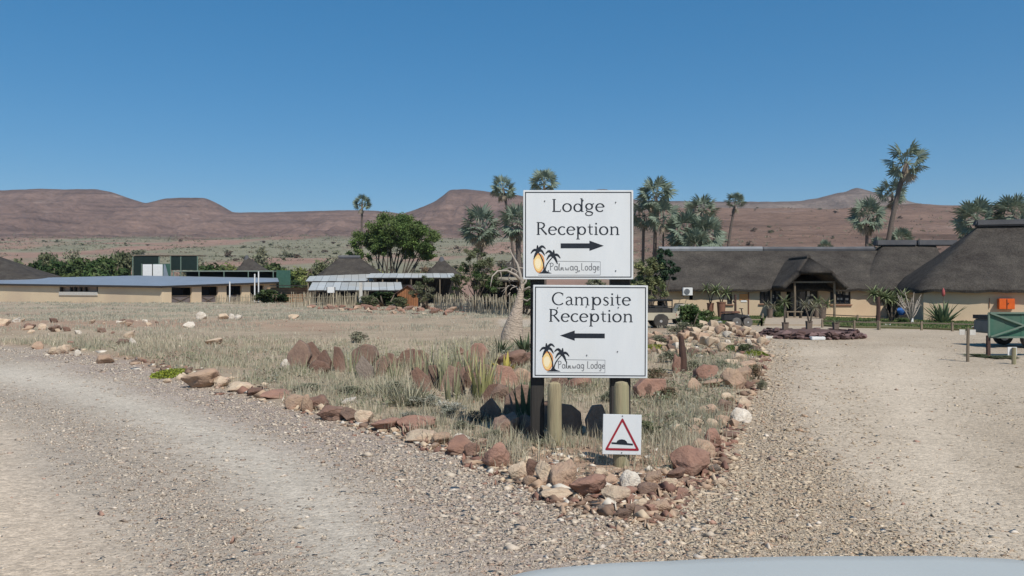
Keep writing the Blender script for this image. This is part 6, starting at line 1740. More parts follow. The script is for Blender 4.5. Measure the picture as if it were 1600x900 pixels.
branch([(815, 460), (806, 448), (798, 445), (790, 452)], .035, .01, .5)
branch([(813, 466), (824, 470), (832, 464), (836, 472)], .04, .012, -.3)
branch([(814, 452), (818, 436), (830, 428), (842, 432)], .04, .01, .7)
branch([(800, 420), (794, 434), (798, 446)], .02, .008, .3)
branch([(782, 423), (784, 436), (780, 446)], .02, .008, .3)
for i in range(16):
    a = (rnd.uniform(780, 836), rnd.uniform(408, 460)); branch([a, (a[0] + rnd.uniform(-8, 8), a[1] + rnd.uniform(-6, 9)), (a[0] + rnd.uniform(-13, 13), a[1] + rnd.uniform(-4, 16))], .018, .006, rnd.uniform(-.6, .6))

# ---- spiky plants of the bed
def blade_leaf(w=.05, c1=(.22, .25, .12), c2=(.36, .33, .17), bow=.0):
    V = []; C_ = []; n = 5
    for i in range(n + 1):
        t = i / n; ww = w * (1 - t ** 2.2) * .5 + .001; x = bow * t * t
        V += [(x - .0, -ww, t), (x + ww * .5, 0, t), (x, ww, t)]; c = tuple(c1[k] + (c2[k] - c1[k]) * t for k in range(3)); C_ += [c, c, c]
    T = []
    for i in range(n):
        for k in range(2):
            a = i * 3 + k; T += [[a, a + 1, a + 4], [a, a + 4, a + 3]]
    return np_mesh('leaf', np.array(V), np.array(T), np.array(C_))
def leafset(c1, c2, w=.05): return [blade_leaf(w * 1.5, c1, c2, b) for b in (.0, .12, .3)]
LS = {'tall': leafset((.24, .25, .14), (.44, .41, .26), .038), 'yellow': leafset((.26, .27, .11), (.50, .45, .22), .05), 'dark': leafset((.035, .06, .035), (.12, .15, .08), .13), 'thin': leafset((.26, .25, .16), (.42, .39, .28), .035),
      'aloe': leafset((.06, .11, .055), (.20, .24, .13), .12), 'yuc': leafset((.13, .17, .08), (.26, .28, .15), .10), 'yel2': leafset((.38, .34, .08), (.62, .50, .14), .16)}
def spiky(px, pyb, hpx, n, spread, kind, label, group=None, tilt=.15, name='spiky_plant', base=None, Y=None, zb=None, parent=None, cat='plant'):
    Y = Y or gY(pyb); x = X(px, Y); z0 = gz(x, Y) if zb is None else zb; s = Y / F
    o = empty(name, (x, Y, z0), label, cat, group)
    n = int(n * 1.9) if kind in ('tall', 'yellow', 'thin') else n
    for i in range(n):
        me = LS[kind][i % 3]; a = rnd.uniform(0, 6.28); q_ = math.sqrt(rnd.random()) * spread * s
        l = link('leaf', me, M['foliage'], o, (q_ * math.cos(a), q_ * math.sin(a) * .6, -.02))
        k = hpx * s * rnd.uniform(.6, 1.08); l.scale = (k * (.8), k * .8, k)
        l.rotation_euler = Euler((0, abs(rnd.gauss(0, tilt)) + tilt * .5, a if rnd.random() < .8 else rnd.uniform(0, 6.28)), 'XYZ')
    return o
GT = 'tall strap leaved clumps in the bed'
spiky(520, 578, 36, 9, 12, 'thin', 'thin stalk clump between the red slab and the narrow dark red one', GT, .06)
spiky(604, 588, 46, 14, 18, 'tall', 'upright stalk clump right of the leaning brown slab', GT, .09)
spiky(562, 590, 52, 3, 14, 'thin', 'three bare stalks rising before the leaning brown slab', GT, .1)
spiky(700, 614, 76, 20, 16, 'tall', 'tallest dense strap leaved clump in the middle of the bed', GT, .08)
spiky(688, 600, 50, 10, 22, 'tall', 'shorter clump at the left of the tallest strap leaved clump', GT, .12)
spiky(722, 585, 56, 9, 14, 'thin', 'thin upright stalks behind the tallest clump', GT, .08)
spiky(752, 636, 78, 18, 12, 'yellow', 'yellowish strap leaved clump with dark outer leaves', GT, .13)
spiky(760, 590, 50, 10, 16, 'thin', 'thin pale stalks behind the yellowish clump', GT, .1)
spiky(792, 590, 40, 8, 6, 'yel2', 'bright yellow aloe with few spreading leaves', None, .45, 'aloe')
spiky(815, 612, 42, 6, 12, 'thin', 'thin dry stalks beside the tan faced block', GT, .1)
spiky(783, 556, 30, 22, 8, 'dark', 'dark green spiky aloe, left of the two at the white trunk', 'dark aloes at the white trunk', .45, 'aloe')
spiky(822, 556, 36, 24, 8, 'dark', 'larger dark spiky aloe right of the white trunk', 'dark aloes at the white trunk', .42, 'aloe')
spiky(805, 690, 40, 16, 26, 'thin', 'dry stalks over the low dark stones by the posts', None, .3, 'grass_stalks')
spiky(824, 664, 62, 9, 14, 'dark', 'dark pointed leaves in the shade left of the sign posts', None, .12, 'aloe')
spiky(928, 618, 30, 16, 14, 'tall', 'green strap leaves under the lower board', GT, .25)
spiky(640, 640, 50, 60, 26, 'thin', 'bluish white bunch grass before the low red stones', None, .35, 'bunch_grass')
spiky(600, 626, 40, 40, 26, 'thin', 'pale bunch grass left of the bluish white one', None, .35, 'bunch_grass')
spiky(886, 700, 40, 9, 20, 'thin', 'dry curved grass stalks before the dark posts', None, .4, 'grass_stalks')
spiky(962, 655, 30, 5, 6, 'thin', 'few straw blades behind the top of the hump sign', None, .35, 'grass_stalks')
spiky(850, 712, 34, 14, 30, 'thin', 'dry grass stalks at the foot of the pale stump', None, .4, 'grass_stalks')
spiky(800, 712, 40, 14, 22, 'thin', 'dry grass stalks in front of the shaded stones', None, .35, 'grass_stalks')
spiky(580, 592, 44, 9, 16, 'thin', 'stalks between the dark grey slab and the upright clump', GT, .08)
spiky(640, 582, 46, 8, 16, 'thin', 'thin stalks at the low red stone', GT, .08)
spiky(670, 588, 54, 9, 16, 'tall', 'narrow clump left of the tallest strap leaved one', GT, .08)
spiky(738, 600, 52, 8, 14, 'tall', 'narrow clump between the tallest and the yellowish one', GT, .1)
spiky(776, 572, 40, 8, 14, 'thin', 'thin stalks left of the white trunk', GT, .1)
for (px, py, hp, n_, kd, lb) in [(470, 592, 34, 6, 'tall', 'short stalks right of the leftmost slab'), (548, 588, 50, 7, 'tall', 'stalks just right of the narrow dark red slab'), (618, 600, 52, 8, 'tall', 'stalk clump behind the bluish white bunch grass'),
    (655, 600, 56, 8, 'tall', 'stalk clump behind the pointed rusty slab'), (708, 634, 60, 9, 'tall', 'front stalks before the tallest clump'), (770, 622, 56, 8, 'thin', 'stalks left of the brown stone by the signs'), (800, 640, 50, 7, 'tall', 'half shaded stalks before the big slab by the posts'),
    (675, 590, 60, 8, 'thin', 'back stalks left of the tallest clump'), (730, 590, 62, 8, 'tall', 'back stalks right of the tallest clump')]:
    spiky(px, py, hp, n_, 14, kd, lb, GT, .07)
spiky(880, 722, 30, 12, 24, 'thin', 'straw stalks between the stump and the hump sign', None, .35, 'grass_stalks')
spiky(925, 735, 24, 10, 20, 'thin', 'short straw at the left of the hump sign post', None, .4, 'grass_stalks')
spiky(1020, 738, 26, 12, 24, 'thin', 'short straw between hump sign and largest red boulder', None, .4, 'grass_stalks')
spiky(455, 590, 26, 12, 22, 'thin', 'thin straw before the leftmost slab', None, .25, 'grass_stalks')
spiky(690, 655, 26, 26, 28, 'thin', 'pale bunch grass right of the silver shrubs', None, .35, 'bunch_grass')
spiky(1030, 700, 26, 26, 24, 'thin', 'straw bunch grass right of the hump sign', None, .35, 'bunch_grass')
spiky(1080, 655, 24, 22, 22, 'thin', 'straw bunch grass at the right kerb', None, .35, 'bunch_grass')
# yellow green mats
def mat_plant(px, pyb, w, d, label, pal, hgt=.1):
    Y = gY(pyb); r = np.random.default_rng(int(px)); x0 = X(px, Y); n = 900; s = Y / F
    a = r.uniform(0, 6.28, n); q_ = np.sqrt(r.random(n)); x = q_ * np.cos(a) * w * s / 2; y = q_ * np.sin(a) * d + d
    V, T, C_ = leaf_cloud(r, np.stack([x, y, hgt * (1 - q_ ** 2) * .7 + .02], -1), np.full(n, .05), 2600, .035, pal, [1] * len(pal), .7, .6)
    o = link('mat_plant', np_mesh('mat_plant', V, T, C_), M['foliage'], None, (x0, Y, gz(x0, Y))); tag(o, label, 'plant')
mat_plant(252, 592, 64, .7, 'bright yellow green mat plant hugging the gravel edge on the left', [(.30, .32, .04), (.22, .26, .04), (.14, .17, .04)], .16)
mat_plant(1188, 560, 44, .9, 'yellow green mat plant at the right end of the rubble heap', [(.24, .26, .04), (.16, .2, .04)], .14)
mat_plant(1030, 552, 44, .9, 'yellow green mat plant below the heap, just right of the lower board', [(.30, .29, .05), (.2, .22, .05)], .16)
mat_plant(1150, 552, 30, .6, 'low green weed on the right edge pile', [(.12, .16, .05), (.16, .2, .06)], .12)

# ---- shrubs dotted over the far plain
KFAR = {k: [bush_mesh(900 + i * 3 + len(k), p, 260, .10, 8, .7, .3) for i in range(3)] for k, p in (('grey', [(.19, .19, .12), (.24, .235, .16)]), ('olive', [(.16, .17, .10), (.20, .20, .125)]), ('rust', [(.14, .105, .08), (.18, .14, .10)]))}
cnt = 0
for k in range(900):
    if cnt >= 280: break
    px = rnd.uniform(-30, 1640); right = px > 960
    Y = math.exp(rnd.uniform(math.log(185), math.log(1150)))
    if right and Y < 200: continue
    x = X(px, Y)
    if right and rnd.random() < .45: continue
    if not right and fbm(np.array([x]), np.array([Y]), 60, 77)[0] < .44: continue
    kd = ('rust' if rnd.random() < .55 else 'olive') if right or Y > 800 else rnd.choice(['grey', 'grey', 'olive', 'rust'])
    o = link('desert_shrub', KFAR[kd][k % 3], M['foliage'], None, (x, Y, gz(x, Y) - .1))
    w = rnd.uniform(1.6, 4.2) * (1 + Y / 900) * (1.5 if not right and Y < 650 else 1); o.scale = (w, w, w * rnd.uniform(.4, .65)); o.rotation_euler = (0, 0, rnd.uniform(0, 6))
    cn = {'grey': 'pale grey green', 'olive': 'olive', 'rust': 'dark brownish'}[kd]
    wh = next(n_ for lim, n_ in ((50, 'above the left thatch'), (110, 'left of the slit windows'), (200, 'above the slit windows'), (320, 'behind the net tower'), (430, 'above the carport'), (540, 'above the wide hut'), (700, 'round the domed tree'), (815, 'left of the upper board'), (990, 'behind the boards'), (1130, 'by the dense palm clump'), (1240, 'left over the porch'), (1340, 'right over the porch'), (1480, 'by the tallest palm'), (9999, 'above the hall')) if px < lim)
    siz = 'small' if w < 3 * (1 + Y / 900) else 'large'
    dp = 'near foot' if Y < 350 else 'middle distance' if Y < 700 else 'far slope'
    tag(o, '%s %s desert shrub, %s, %s' % (siz, cn, dp, wh), 'shrub', '%s %s shrubs, %s, %s' % (siz, cn, dp, wh)); cnt += 1
r = np.random.default_rng(88)
x, y = polar_pts(r, 20000, 165, 1500, .78); keep = (fbm(x, y, 60, 77) > .46) & (r.random(len(x)) < .9) & ((x < 120) | (r.random(len(x)) < .25)); x, y = x[keep], y[keep]
z = height(x, y); n = len(x); w = r.uniform(.5, 1.6, n) * (1 + y / 500)
cs = np.repeat(np.stack([x, y, z], -1), 7, 0) + r.normal(0, 1, (n * 7, 3)) * np.repeat(w, 7)[:, None] * np.array([.33, .33, .14]) + np.array([0, 0, 1.0]) * np.repeat(w, 7)[:, None] * .12
m_ = len(cs); tt = r.normal(0, 1, (m_, 3)); tt /= np.linalg.norm(tt, axis=1)[:, None]; bb = np.cross(tt, r.normal(0, 1, (m_, 3))); bb /= np.linalg.norm(bb, axis=1)[:, None]
sz = np.repeat(w, 7)[:, None] * .24
V = np.stack([cs - tt * sz, cs + tt * sz, cs + bb * sz], 1).reshape(-1, 3)
cc = np.repeat(pick(r, n, [(.20, .195, .13), (.15, .155, .09), (.25, .24, .17), (.16, .115, .08)], [3, 2, 2, 1.5]), 21, 0)
tag(link('scrub', np_mesh('scrub', V, np.arange(m_ * 3).reshape(-1, 3), cc), M['foliage']), 'low grey green scrub spread over the far plain', None, None, 'stuff')
# low scrubby growth in the bed that nobody could count
r = np.random.default_rng(97)
x, y = polar_pts(r, 5200, 9.3, 27, .6); sd = sdist(x, y)
k_ = (sd < -.5) & (fbm(x, y, 1.3, 501) > .5) & ~((np.abs(x - 1.2) < 1.3) & (y < 10.6)); x, y = x[k_], y[k_]; n = len(x)
z = height(x, y); w = r.uniform(.04, .15, n) * (.8 + y * .02)
q_ = 12; cs = np.repeat(np.stack([x, y, z], -1), q_, 0) + r.normal(0, 1, (n * q_, 3)) * np.repeat(w, q_)[:, None] * np.array([.8, .8, .35]) + np.array([0, 0, 1.0]) * np.repeat(w, q_)[:, None] * .55
m_ = len(cs); tt = r.normal(0, 1, (m_, 3)); tt /= np.linalg.norm(tt, axis=1)[:, None]; bb = np.cross(tt, r.normal(0, 1, (m_, 3))); bb /= np.linalg.norm(bb, axis=1)[:, None] + 1e-6
sz = np.repeat(w, q_)[:, None] * .32
V = np.stack([cs - tt * sz, cs + tt * sz, cs + bb * sz * .6], 1).reshape(-1, 3)
cc = np.repeat(pick(r, n, [(.24, .25, .155), (.17, .19, .11), (.34, .31, .22), (.24, .18, .13), (.30, .30, .23)], [3, 2, 2, 1, 2]), q_ * 3, 0)
tag(link('low_scrub', np_mesh('low_scrub', V, np.arange(m_ * 3).reshape(-1, 3), cc), M['foliage']), 'low dry grey green scrub growing between the slabs of the bed', None, None, 'stuff')
# ------------------------------------------------------------ stone ring with pots
RX, RY = X(1266, 34.2), 34.2
ring = empty('stone_ring_bed', (RX, RY, 0), 'low round bed ringed with stacked dark red stones before the porch', 'planter')
k = 0
for layer, (rad, z, n) in enumerate(((2.12, .0, 46), (2.0, .11, 44), (1.85, .2, 40))):
    for i in range(n):
        a = 2 * math.pi * (i + .5 * (layer % 2) + rnd.uniform(-.2, .2)) / n
        if rnd.random() < .06: continue
        o = link('stone', rnd.choice(SMALL), rnd.choice([M['ringstone'], M['ringstone2']]) if 'ringstone' in M else RK['rust'], ring, (rad * math.cos(a) * rnd.uniform(.97, 1.03), rad * .82 * math.sin(a), z + rnd.uniform(-.03, .03)))
        o.scale = (rnd.uniform(.28, .42), rnd.uniform(.2, .3), rnd.uniform(.11, .18)); o.rotation_euler = (rnd.uniform(-.2, .2), rnd.uniform(-.25, .25), a + 1.57)
MB().lathe([(1.85, 0), (1.7, .25), (.9, .33), (.01, .35)], (0, 0, 0), 24).build('soil', mat('bed_soil', (.14, .085, .07), (.08, .05, .045), 4, .95, .5, .03), ring).scale = (1, .82, 1)
def pot(px, Y, wpx, hpx, z0, m, label, plant=None, flare=.72, group=None, square=False):
    o = empty('plant_pot', (X(px, Y), Y, z0), label, 'pot', group); w = wpx / F * Y / 2; h = hpx / F * Y
    MB().lathe([(w * flare, 0), (w * .98, h * .93), (w * 1.06, h * .94), (w * 1.06, h), (w * .9, h), (w * .88, h * .93), (w * .2, h * .92)], n=4 if square else 18).build('body', m, o, smooth=False if square else 'auto').rotation_euler = (0, 0, R(45) if square else 0)
    MB().lathe([(w * .86, h * .9), (w * .1, h * .96)], n=12).build('soil', M['bark'], o)
    return o, h
def head_plant(px, Y, z0, ztop, rpx, kind, label, n=26, name='potted_dracaena', tr=.045, heads=1):
    o = empty(name, (X(px, Y), Y, z0), label, 'plant'); s = Y / F; hh = ztop - z0
    for k in range(heads):
        dx = (k - (heads - 1) / 2) * rpx * s * .9; top = Vector((dx, 0, hh - rpx * s * (.5 + .25 * (k % 2))))
        MB().tube([(0, 0, -.05), (dx * .4, 0, top.z * .5), top], [tr, tr * .8, tr * .6], 7).build('stem', M['bark'], o, smooth=True)
        for i in range(n):
            me = LS[kind][2 if i % 2 else 1]; l = link('leaf', me, M['foliage'], o, top); kk = rpx * s * rnd.uniform(.8, 1.15); l.scale = (kk, kk, kk)
            l.rotation_euler = Euler((0, R(20 + 105 * (i + .5) / n), i * 2.4), 'XYZ')
    return o
for (px, w, h, lab) in ((1227, 12, 11, 'small square stone pot, left in the ring of stones'), (1264, 12, 13, 'small square stone pot in the middle of the ring'), (1306, 12, 11, 'small square stone pot, right in the ring of stones')):
    pot(px, 34.6, w, h, .32, M['pot_grey'], lab, flare=.85, square=True)
head_plant(1226, 34.6, .5, H + (450 - 464) / F * 34.6, 16, 'yuc', 'tufted dracaena on a thin stem in the left pot of the stone ring', 26)
head_plant(1265, 34.6, .5, H + (450 - 468) / F * 34.6, 17, 'thin', 'drooping dry plant in the middle pot of the stone ring', 34, heads=2)
spiky(1306, 0, 9, 8, 3, 'aloe', 'tiny green sprout in the right pot of the stone ring', None, .4, Y=34.6, zb=.32 + 11 / F * 34.6)
o = MB().box((0, 0, .07), (.55, .32, .13)).build('white_box', M['white_metal'], None, bevel=.02, loc=(X(1277, 32.4), 32.4, gz(X(1277, 32.4), 32.4))); tag(o, 'white block lying at the foot of the stone ring', 'block')
# pots at the porch and by the wall
for (px, Y, w, h, m, lab, kind, ztop, r_, nm) in [
    (1110, 55.4, 11, 22, 'terra', 'tall terracotta pot, left of the pair at the wall', 'yuc', 444, 14, 'leafy plant in the left of the two tall terracotta pots'),
    (1127, 55.0, 14, 24, 'terra', 'tall dark terracotta pot, right of the pair at the wall', 'yuc', 445, 17, 'leafy plant in the right of the two tall terracotta pots'),
    (1203, 54.0, 10, 14, 'pot_grey', 'stone pot left of the walkway', 'thin', 470, 12, 'grassy plant in the pot left of the walkway'),
    (1285, 52.5, 13, 22, 'pot_grey', 'tall grey pot right of the doors', 'yuc', 464, 15, 'leafy plant in the tall grey pot right of the doors'),
    (1276, 54.5, 8, 14, 'pot_grey', 'slim pot beside the doors', 'thin', 468, 9, 'thin plant in the slim pot beside the doors')]:
    p_, hh = pot(px, Y, w, h, .1, M[m], lab)
    head_plant(px, Y, .1 + hh * .9, H + (450 - ztop) / F * Y, r_, kind, nm, 26, heads=2)
# bushes at the porch
for (px, top, bot, w, Y, kd, lab) in [(1217, 466, 492, 20, 55.8, 'dark', 'dark bush against the wall left of the doors'), (1240 - 24, 474, 494, 16, 54.8, 'green', 'green bush beside the walkway pot'),
                                  (1407, 494, 511, 30, 46.6, 'olive', 'low clipped olive bush before the hall corner'), (1452 - 42, 496, 511, 0 + 24, 46.0, 'green', 'small green bush at the lawn edge by the white tree'),
                                  (1368, 500, 516, 26, 46.0, 'grey', 'low grey shrub at the foot of the dark post'), (1528, 556, 566, 44, 24.6, 'olive', 'weedy green tuft left of the green frame'), (1565, 556, 568, 60, 24.0, 'olive', 'weedy grass patch under the green frame')]:
    bush(px, top, bot, w, Y, kd, lab, zb=.05 if Y > 40 else None)
# garden between lodge and hall
o = MB().tube([(0, 0, -.1), (.02, 0, 1.0), (0, 0, 1.6)], [.12, .11, .1], 8).build('garden_post', M['rust_post'], None, smooth='auto', loc=(X(1372, 46), 46, 0)); tag(o, 'dark brown round post at the kerb left of the garden plants', 'post')
head_plant(1374, 46.6, 1.2, H + (450 - 449) / F * 46.6, 20, 'yuc', 'tall strappy plant rising behind the dark brown post', 30, heads=2, tr=.06)
head_plant(1393, 47.2, .05, H + (450 - 453) / F * 47.2, 20, 'yuc', 'leafy dracaena with a dark stem between post and white tree', 30, heads=3, tr=.07)
wt = empty('bare_white_shrub', (X(1422, 46.4), 46.4, .05), 'bare pale shrub with a white painted foot before the dark alcove', 'shrub')
mb = MB()
for i in range(13):
    a = -1.1 + 2.2 * i / 12; h_ = rnd.uniform(1.2, 1.9); mb.tube([(0, 0, .1), (math.sin(a) * .35, rnd.uniform(-.2, .2), h_ * .45), (math.sin(a) * .85 + rnd.uniform(-.1, .1), rnd.uniform(-.4, .4), h_ * (.75 + .25 * math.cos(a)))], [.05, .03, .012], 5)
    for j in range(3):
        t = rnd.uniform(.5, .95); b_ = (math.sin(a) * .85 * t, rnd.uniform(-.2, .2), h_ * t * .9); mb.tube([b_, (b_[0] + rnd.uniform(-.3, .3), b_[1] + rnd.uniform(-.2, .2), b_[2] + rnd.uniform(.05, .35))], [.018, .008], 4)
mb.build('branches', M['twig_pale'], wt, smooth=True)
MB().tube([(.1, 0, 0), (.1, 0, .3)], [.09, .08], 10).build('painted_foot', M['white_metal'], wt, smooth='auto')
spiky(1474, 503, 40, 44, 6, 'aloe', 'green agave like aloe with a tall coral flower before the hall wall', None, .5, 'aloe', Y=46.9, zb=.09)
fl = empty('aloe_flower', (X(1474, 46.8), 46.8, .4), 'coral flower head on a thin stalk rising over the aloe', 'flower')
MB().tube([(0, 0, 0), (0, 0, 1.35)], [.03, .02], 6).build('stalk', M['bark'], fl)
MB().lathe([(.02, 1.2), (.07, 1.26), (.10, 1.38), (.08, 1.55), (.02, 1.70)], n=10).build('bloom', M['pink_flower'], fl, smooth='auto')
spiky(1454, 503, 14, 4, 4, 'aloe', 'small dark cactus like stub left of the aloe', None, .1, Y=46.9, zb=.09)
spiky(1447, 503, 10, 4, 4, 'aloe', 'second small stub left of the aloe, next to the hall corner', None, .1, Y=46.9, zb=.09)
o = empty('blue_bundle', (X(1408, 50.5), 50.5, .1), 'blue cloth covered bundle in the dark alcove behind the garden', 'bundle')
me = rock_mesh(77, 16); me.materials.clear(); cl_ = link('cloth', me, M['blue_cloth'], o); cl_.scale = (.6, .5, .55); cl_.location = (0, 0, .25)
MB().box((0, 0, .15), (.5, .4, .3)).build('stand', M['dark_in'], o)
o = MB().box((0, 0, .06), (.65, .3, .12)).build('white_slab', M['white_metal'], None, bevel=.03, loc=(X(1390, 44.2), 44.2, gz(X(1390, 44.2), 44.2))); tag(o, 'white slab lying at the kerb right of the dark brown post', 'slab')
for i in range(12):
    px = 1522 + rnd.uniform(0, 24); rock(px, 516 + rnd.uniform(-3, 3), rnd.uniform(7, 12), rnd.uniform(3, 6), rnd.choice(['white', 'cream', 'brown', 'tan']), 'flat pale stone in the loose pile left of the green frame', 'flat stones piled by the lawn end', rnd.choice(SMALL), lift=.06 + rnd.uniform(0, .12))
# wooden bench in front of the doors
bn = empty('wooden_bench', (X(1237, 54), 53.6, .1), 'low brown wooden bench on the walkway before the doors', 'bench')
MB().box((0, 0, .42), (1.1, .4, .07)).build('seat', M['wood'], bn)
for s_ in (-.45, .45): MB().box((s_, 0, .2), (.07, .36, .4)).build('leg', M['wood'], bn)

# ------------------------------------------------------------ green frame, its sign posts and the trailer behind
Yg = 24.6
gf = empty('green_sheet_screen', (X(1543, Yg), Yg, gz(X(1543, Yg), Yg)), 'dark green metal sheet screen braced in a cross on posts, at the right edge', 'screen')
def gx(px): return X(px, Yg) - gf.location.x
def gzz(py): return H - (py - 450) / F * Yg - gf.location.z
x0, x1 = gx(1545), gx(1545) + 3.0
zt, zb = gzz(489), gzz(527)
for i in range(6):
    MB().box((x0 + (x1 - x0) * (i + .5) / 6, .03 + .008 * (i % 2), (zt + zb) / 2), ((x1 - x0) / 6 - .006, .02, zt - zb)).build('sheet', M['green_metal'], gf)
mb = MB()
for a, b in (((x0, zt), (x1, zt)), ((x0, zb), (x1, zb)), ((x0, zt), (x0, zb)), ((x1, zt), (x1, zb))): mb.bar((a[0], 0, a[1]), (b[0], 0, b[1]), .05)
mb.build('frame', M['green_frame'], gf)
MB().bar((x0 + .02, -.03, zt), (x0 + 2.2, -.03, zb - .05), .05, .05).build('brace', M['green_frame'], gf)
MB().bar((x0 + .02, -.075, zb + .02), (x0 + 2.2, -.075, zt), .04, .04).build('brace', M['green_frame'], gf)
for x in (x0, x1): MB().box((x, .03, zb / 2 + .0), (.09, .09, zb + .1)).build('post', M['rust_post'], gf)
for (px, pyt, pyb, lab, plate_py, wbrd, split) in ((1512, 513, 565, 'thin grey post with a pale split plate at its top, left of the green screen', 519, 18, True), (1584, 543, 569, 'short pale post with a white plate before the trailer', 549, 14, False)):
    Yq = gY(pyb); s = Yq / F; xq = X(px, Yq)
    o = empty('marker_post', (xq, Yq, gz(xq, Yq)), lab, 'post')
    top = H - (pyt - 450) * s - o.location.z
    MB().tube([(0, 0, -.1), (0.01, 0, top)], [.045 if split else .06, .04 if split else .055], 8).build('post', M['pole'] if not split else M['wood'], o, smooth='auto')
    z = H - (plate_py - 450) * s - o.location.z
    if split:
        for q_ in (-1, 1): MB().box((q_ * .125, -.03 if q_ > 0 else .05, z), (.17, .015, .15)).build('plate', M['paper'], o)
    else: MB().box((0, .07, z), (wbrd * s, .015, 13 * s)).build('plate', M['white_metal'], o)
tr = empty('parked_trailer', (X(1598, 28), 28, 0), 'grey box trailer parked behind the green screen at the right edge', 'trailer')
MB().box((.55, .9, .72), (2.6, 1.6, .5)).build('body', mat('trailer_grey', (.10, .12, .12), (.15, .16, .16), 3, .5), tr, bevel=.05)
MB().box((.55, .9, 1.05), (2.62, 1.62, .14)).build('rail', M['black'], tr)
for i in range(4): MB().box((-.55 + i * .5, .07, 1.06), (.36, .03, .09)).build('reflector', M['white_metal'], tr)
MB().box((-.74, .1, .42), (.3, .25, .14)).build('bumper', M['black'], tr)
for s_ in (.1, 1.7):
    w_ = MB().lathe([(.31, -.11), (.34, -.08), (.34, .08), (.31, .11)], (.35, s_, .34), 20, 'Y').build('wheel', M['tyre'], tr, smooth='auto')
    MB().lathe([(.17, -.12), (.19, -.1), (.05, -.13)], (.35, s_, .34), 14, 'Y').build('rim', M['rim'], w_)

# ------------------------------------------------------------ vehicles
def wheel(parent, x, y, z, r, w, side=-1, tyre='tyre'):
    t = MB().lathe([(r * .62, -w / 2), (r * .93, -w / 2), (r, -w * .35), (r, w * .35), (r * .93, w / 2), (r * .62, w / 2)], n=24, axis='Y').build('wheel', M[tyre], parent, smooth='auto', loc=(x, y, z))
    rim = MB().lathe([(r * .62, -w * .3), (r * .58, -w * .5), (r * .5, -w * .42), (r * .2, -w * .38), (r * .18, -w * .55), (r * .05, -w * .55)], n=20, axis='Y')
    ro_ = rim.build('rim', M['rim'], t, smooth='auto')
    if side > 0: ro_.rotation_euler = (0, 0, math.pi)
    return t
Yv = gY(512.5) + .2
v = empty('safari_vehicle', (X(1050, Yv), Yv, gz(X(1050, Yv), Yv)), 'sand coloured open safari vehicle with a dark canopy, half hidden by the lower board', 'vehicle')
s = Yv / F                                # local x runs to the right, rear of the vehicle at x=0.1
body = [(-4.35, .52), (-4.35, .98), (-4.15, 1.08), (-2.95, 1.14), (-2.9, 1.14), (-2.9, .82), (0.0, .82), (.05, .78), (.05, .50), (-.35, .48), (-.42, .62), (-.62, .74), (-.86, .74), (-1.04, .62), (-1.1, .42), (-3.0, .42), (-3.08, .62), (-3.28, .74), (-3.52, .74), (-3.72, .62), (-3.78, .46)]
mb = MB(); n = len(body)
mb.prism(body, -.85, .85); mb.build('body', M['beige_paint'], v, bevel=.02)
MB().box((-.02 + .1, 0, .5), (.14, 1.6, .13)).build('bumper', M['black'], v, bevel=.02)
MB().box((.07, -.72, .70), (.04, .12, .12)).build('tail_light', M['sign_red'], v)
for x in (-.74, -3.4):
    for y, sd_ in ((-.78, -1), (.78, 1)): wheel(v, x, y, .38, .38, .24, sd_)
MB().box((-1.5, 0, .95), (2.7, 1.5, .26)).build('load_bed', M['dark_net2'], v, bevel=.02)
mb = MB()
for x in (-2.8, -1.5, -.15):
    for y in (-.78, .78): mb.bar((x, y, .82), (x, y, 1.48), .05)
    mb.bar((x, -.78, 1.48), (x, .78, 1.48), .05)
for y in (-.78, .78):
    mb.bar((-2.8, y, 1.48), (-.15, y, 1.48), .05); mb.bar((-2.8, y, 1.15), (-.15, y, 1.15), .035)
    mb.bar((-2.0, y, 1.15), (-1.0, y, 1.48), .03)
mb.build('roll_cage', M['black'], v)
MB().box((-.65, 0, 1.44), (1.1, 1.5, .05)).build('canopy', M['dark_net2'], v)
for x in (-2.4, -1.6, -.8):
    MB().box((x, 0, 1.12), (.45, 1.3, .12)).box((x + .2, 0, 1.3), (.1, 1.3, .32)).build('seat', M['dark_net2'], v, bevel=.02)
MB().bar((-2.9, -.7, 1.14), (-3.1, -.7, 1.6), .05).bar((-2.9, .7, 1.14), (-3.1, .7, 1.6), .05).bar((-3.1, -.7, 1.6), (-3.1, .7, 1.6), .05).build('windscreen_frame', M['black'], v)
for y in (-.4, .1): MB().box((-1.9 + y, -.2, 1.32), (.35, .3, .14)).build('bag', M['paper'], v)
# second vehicle behind the bush
Y2v = Yv + 4.5
v2 = empty('sand_pickup', (X(1074, Y2v), Y2v, -.08), 'sand coloured pickup cab with dark windows mostly hidden behind the leafy bush', 'vehicle')
prof = [(-.95, .45), (-.95, .98), (-.86, 1.02), (-.62, 1.52), (.30, 1.54), (.55, 1.05), (1.35, .98), (1.42, .86), (1.42, .45)]
MB().prism(prof, -.78, .78).build('body', M['beige_paint'], v2, bevel=.03); v2.scale = (.85, .85, .80)
for y in (-.795, .785):
    MB().prism([(-.72, 1.06), (-.54, 1.44), (-.18, 1.45), (-.18, 1.06)], y, y + .01).build('side_window', M['glass'], v2)
    MB().prism([(-.10, 1.06), (-.10, 1.45), (.24, 1.46), (.44, 1.06)], y, y + .01).build('side_window', M['glass'], v2)
for x in (-.55, .98):
    for y, sd_ in ((-.72, -1), (.72, 1)): wheel(v2, x, y, .34, .34, .2, sd_)
MB().box((1.44, 0, .5), (.1, 1.5, .16)).build('bumper', M['black'], v2, bevel=.02)
MB().box((1.43, -.6, .74), (.04, .2, .12)).build('headlight', M['lampglass'], v2)
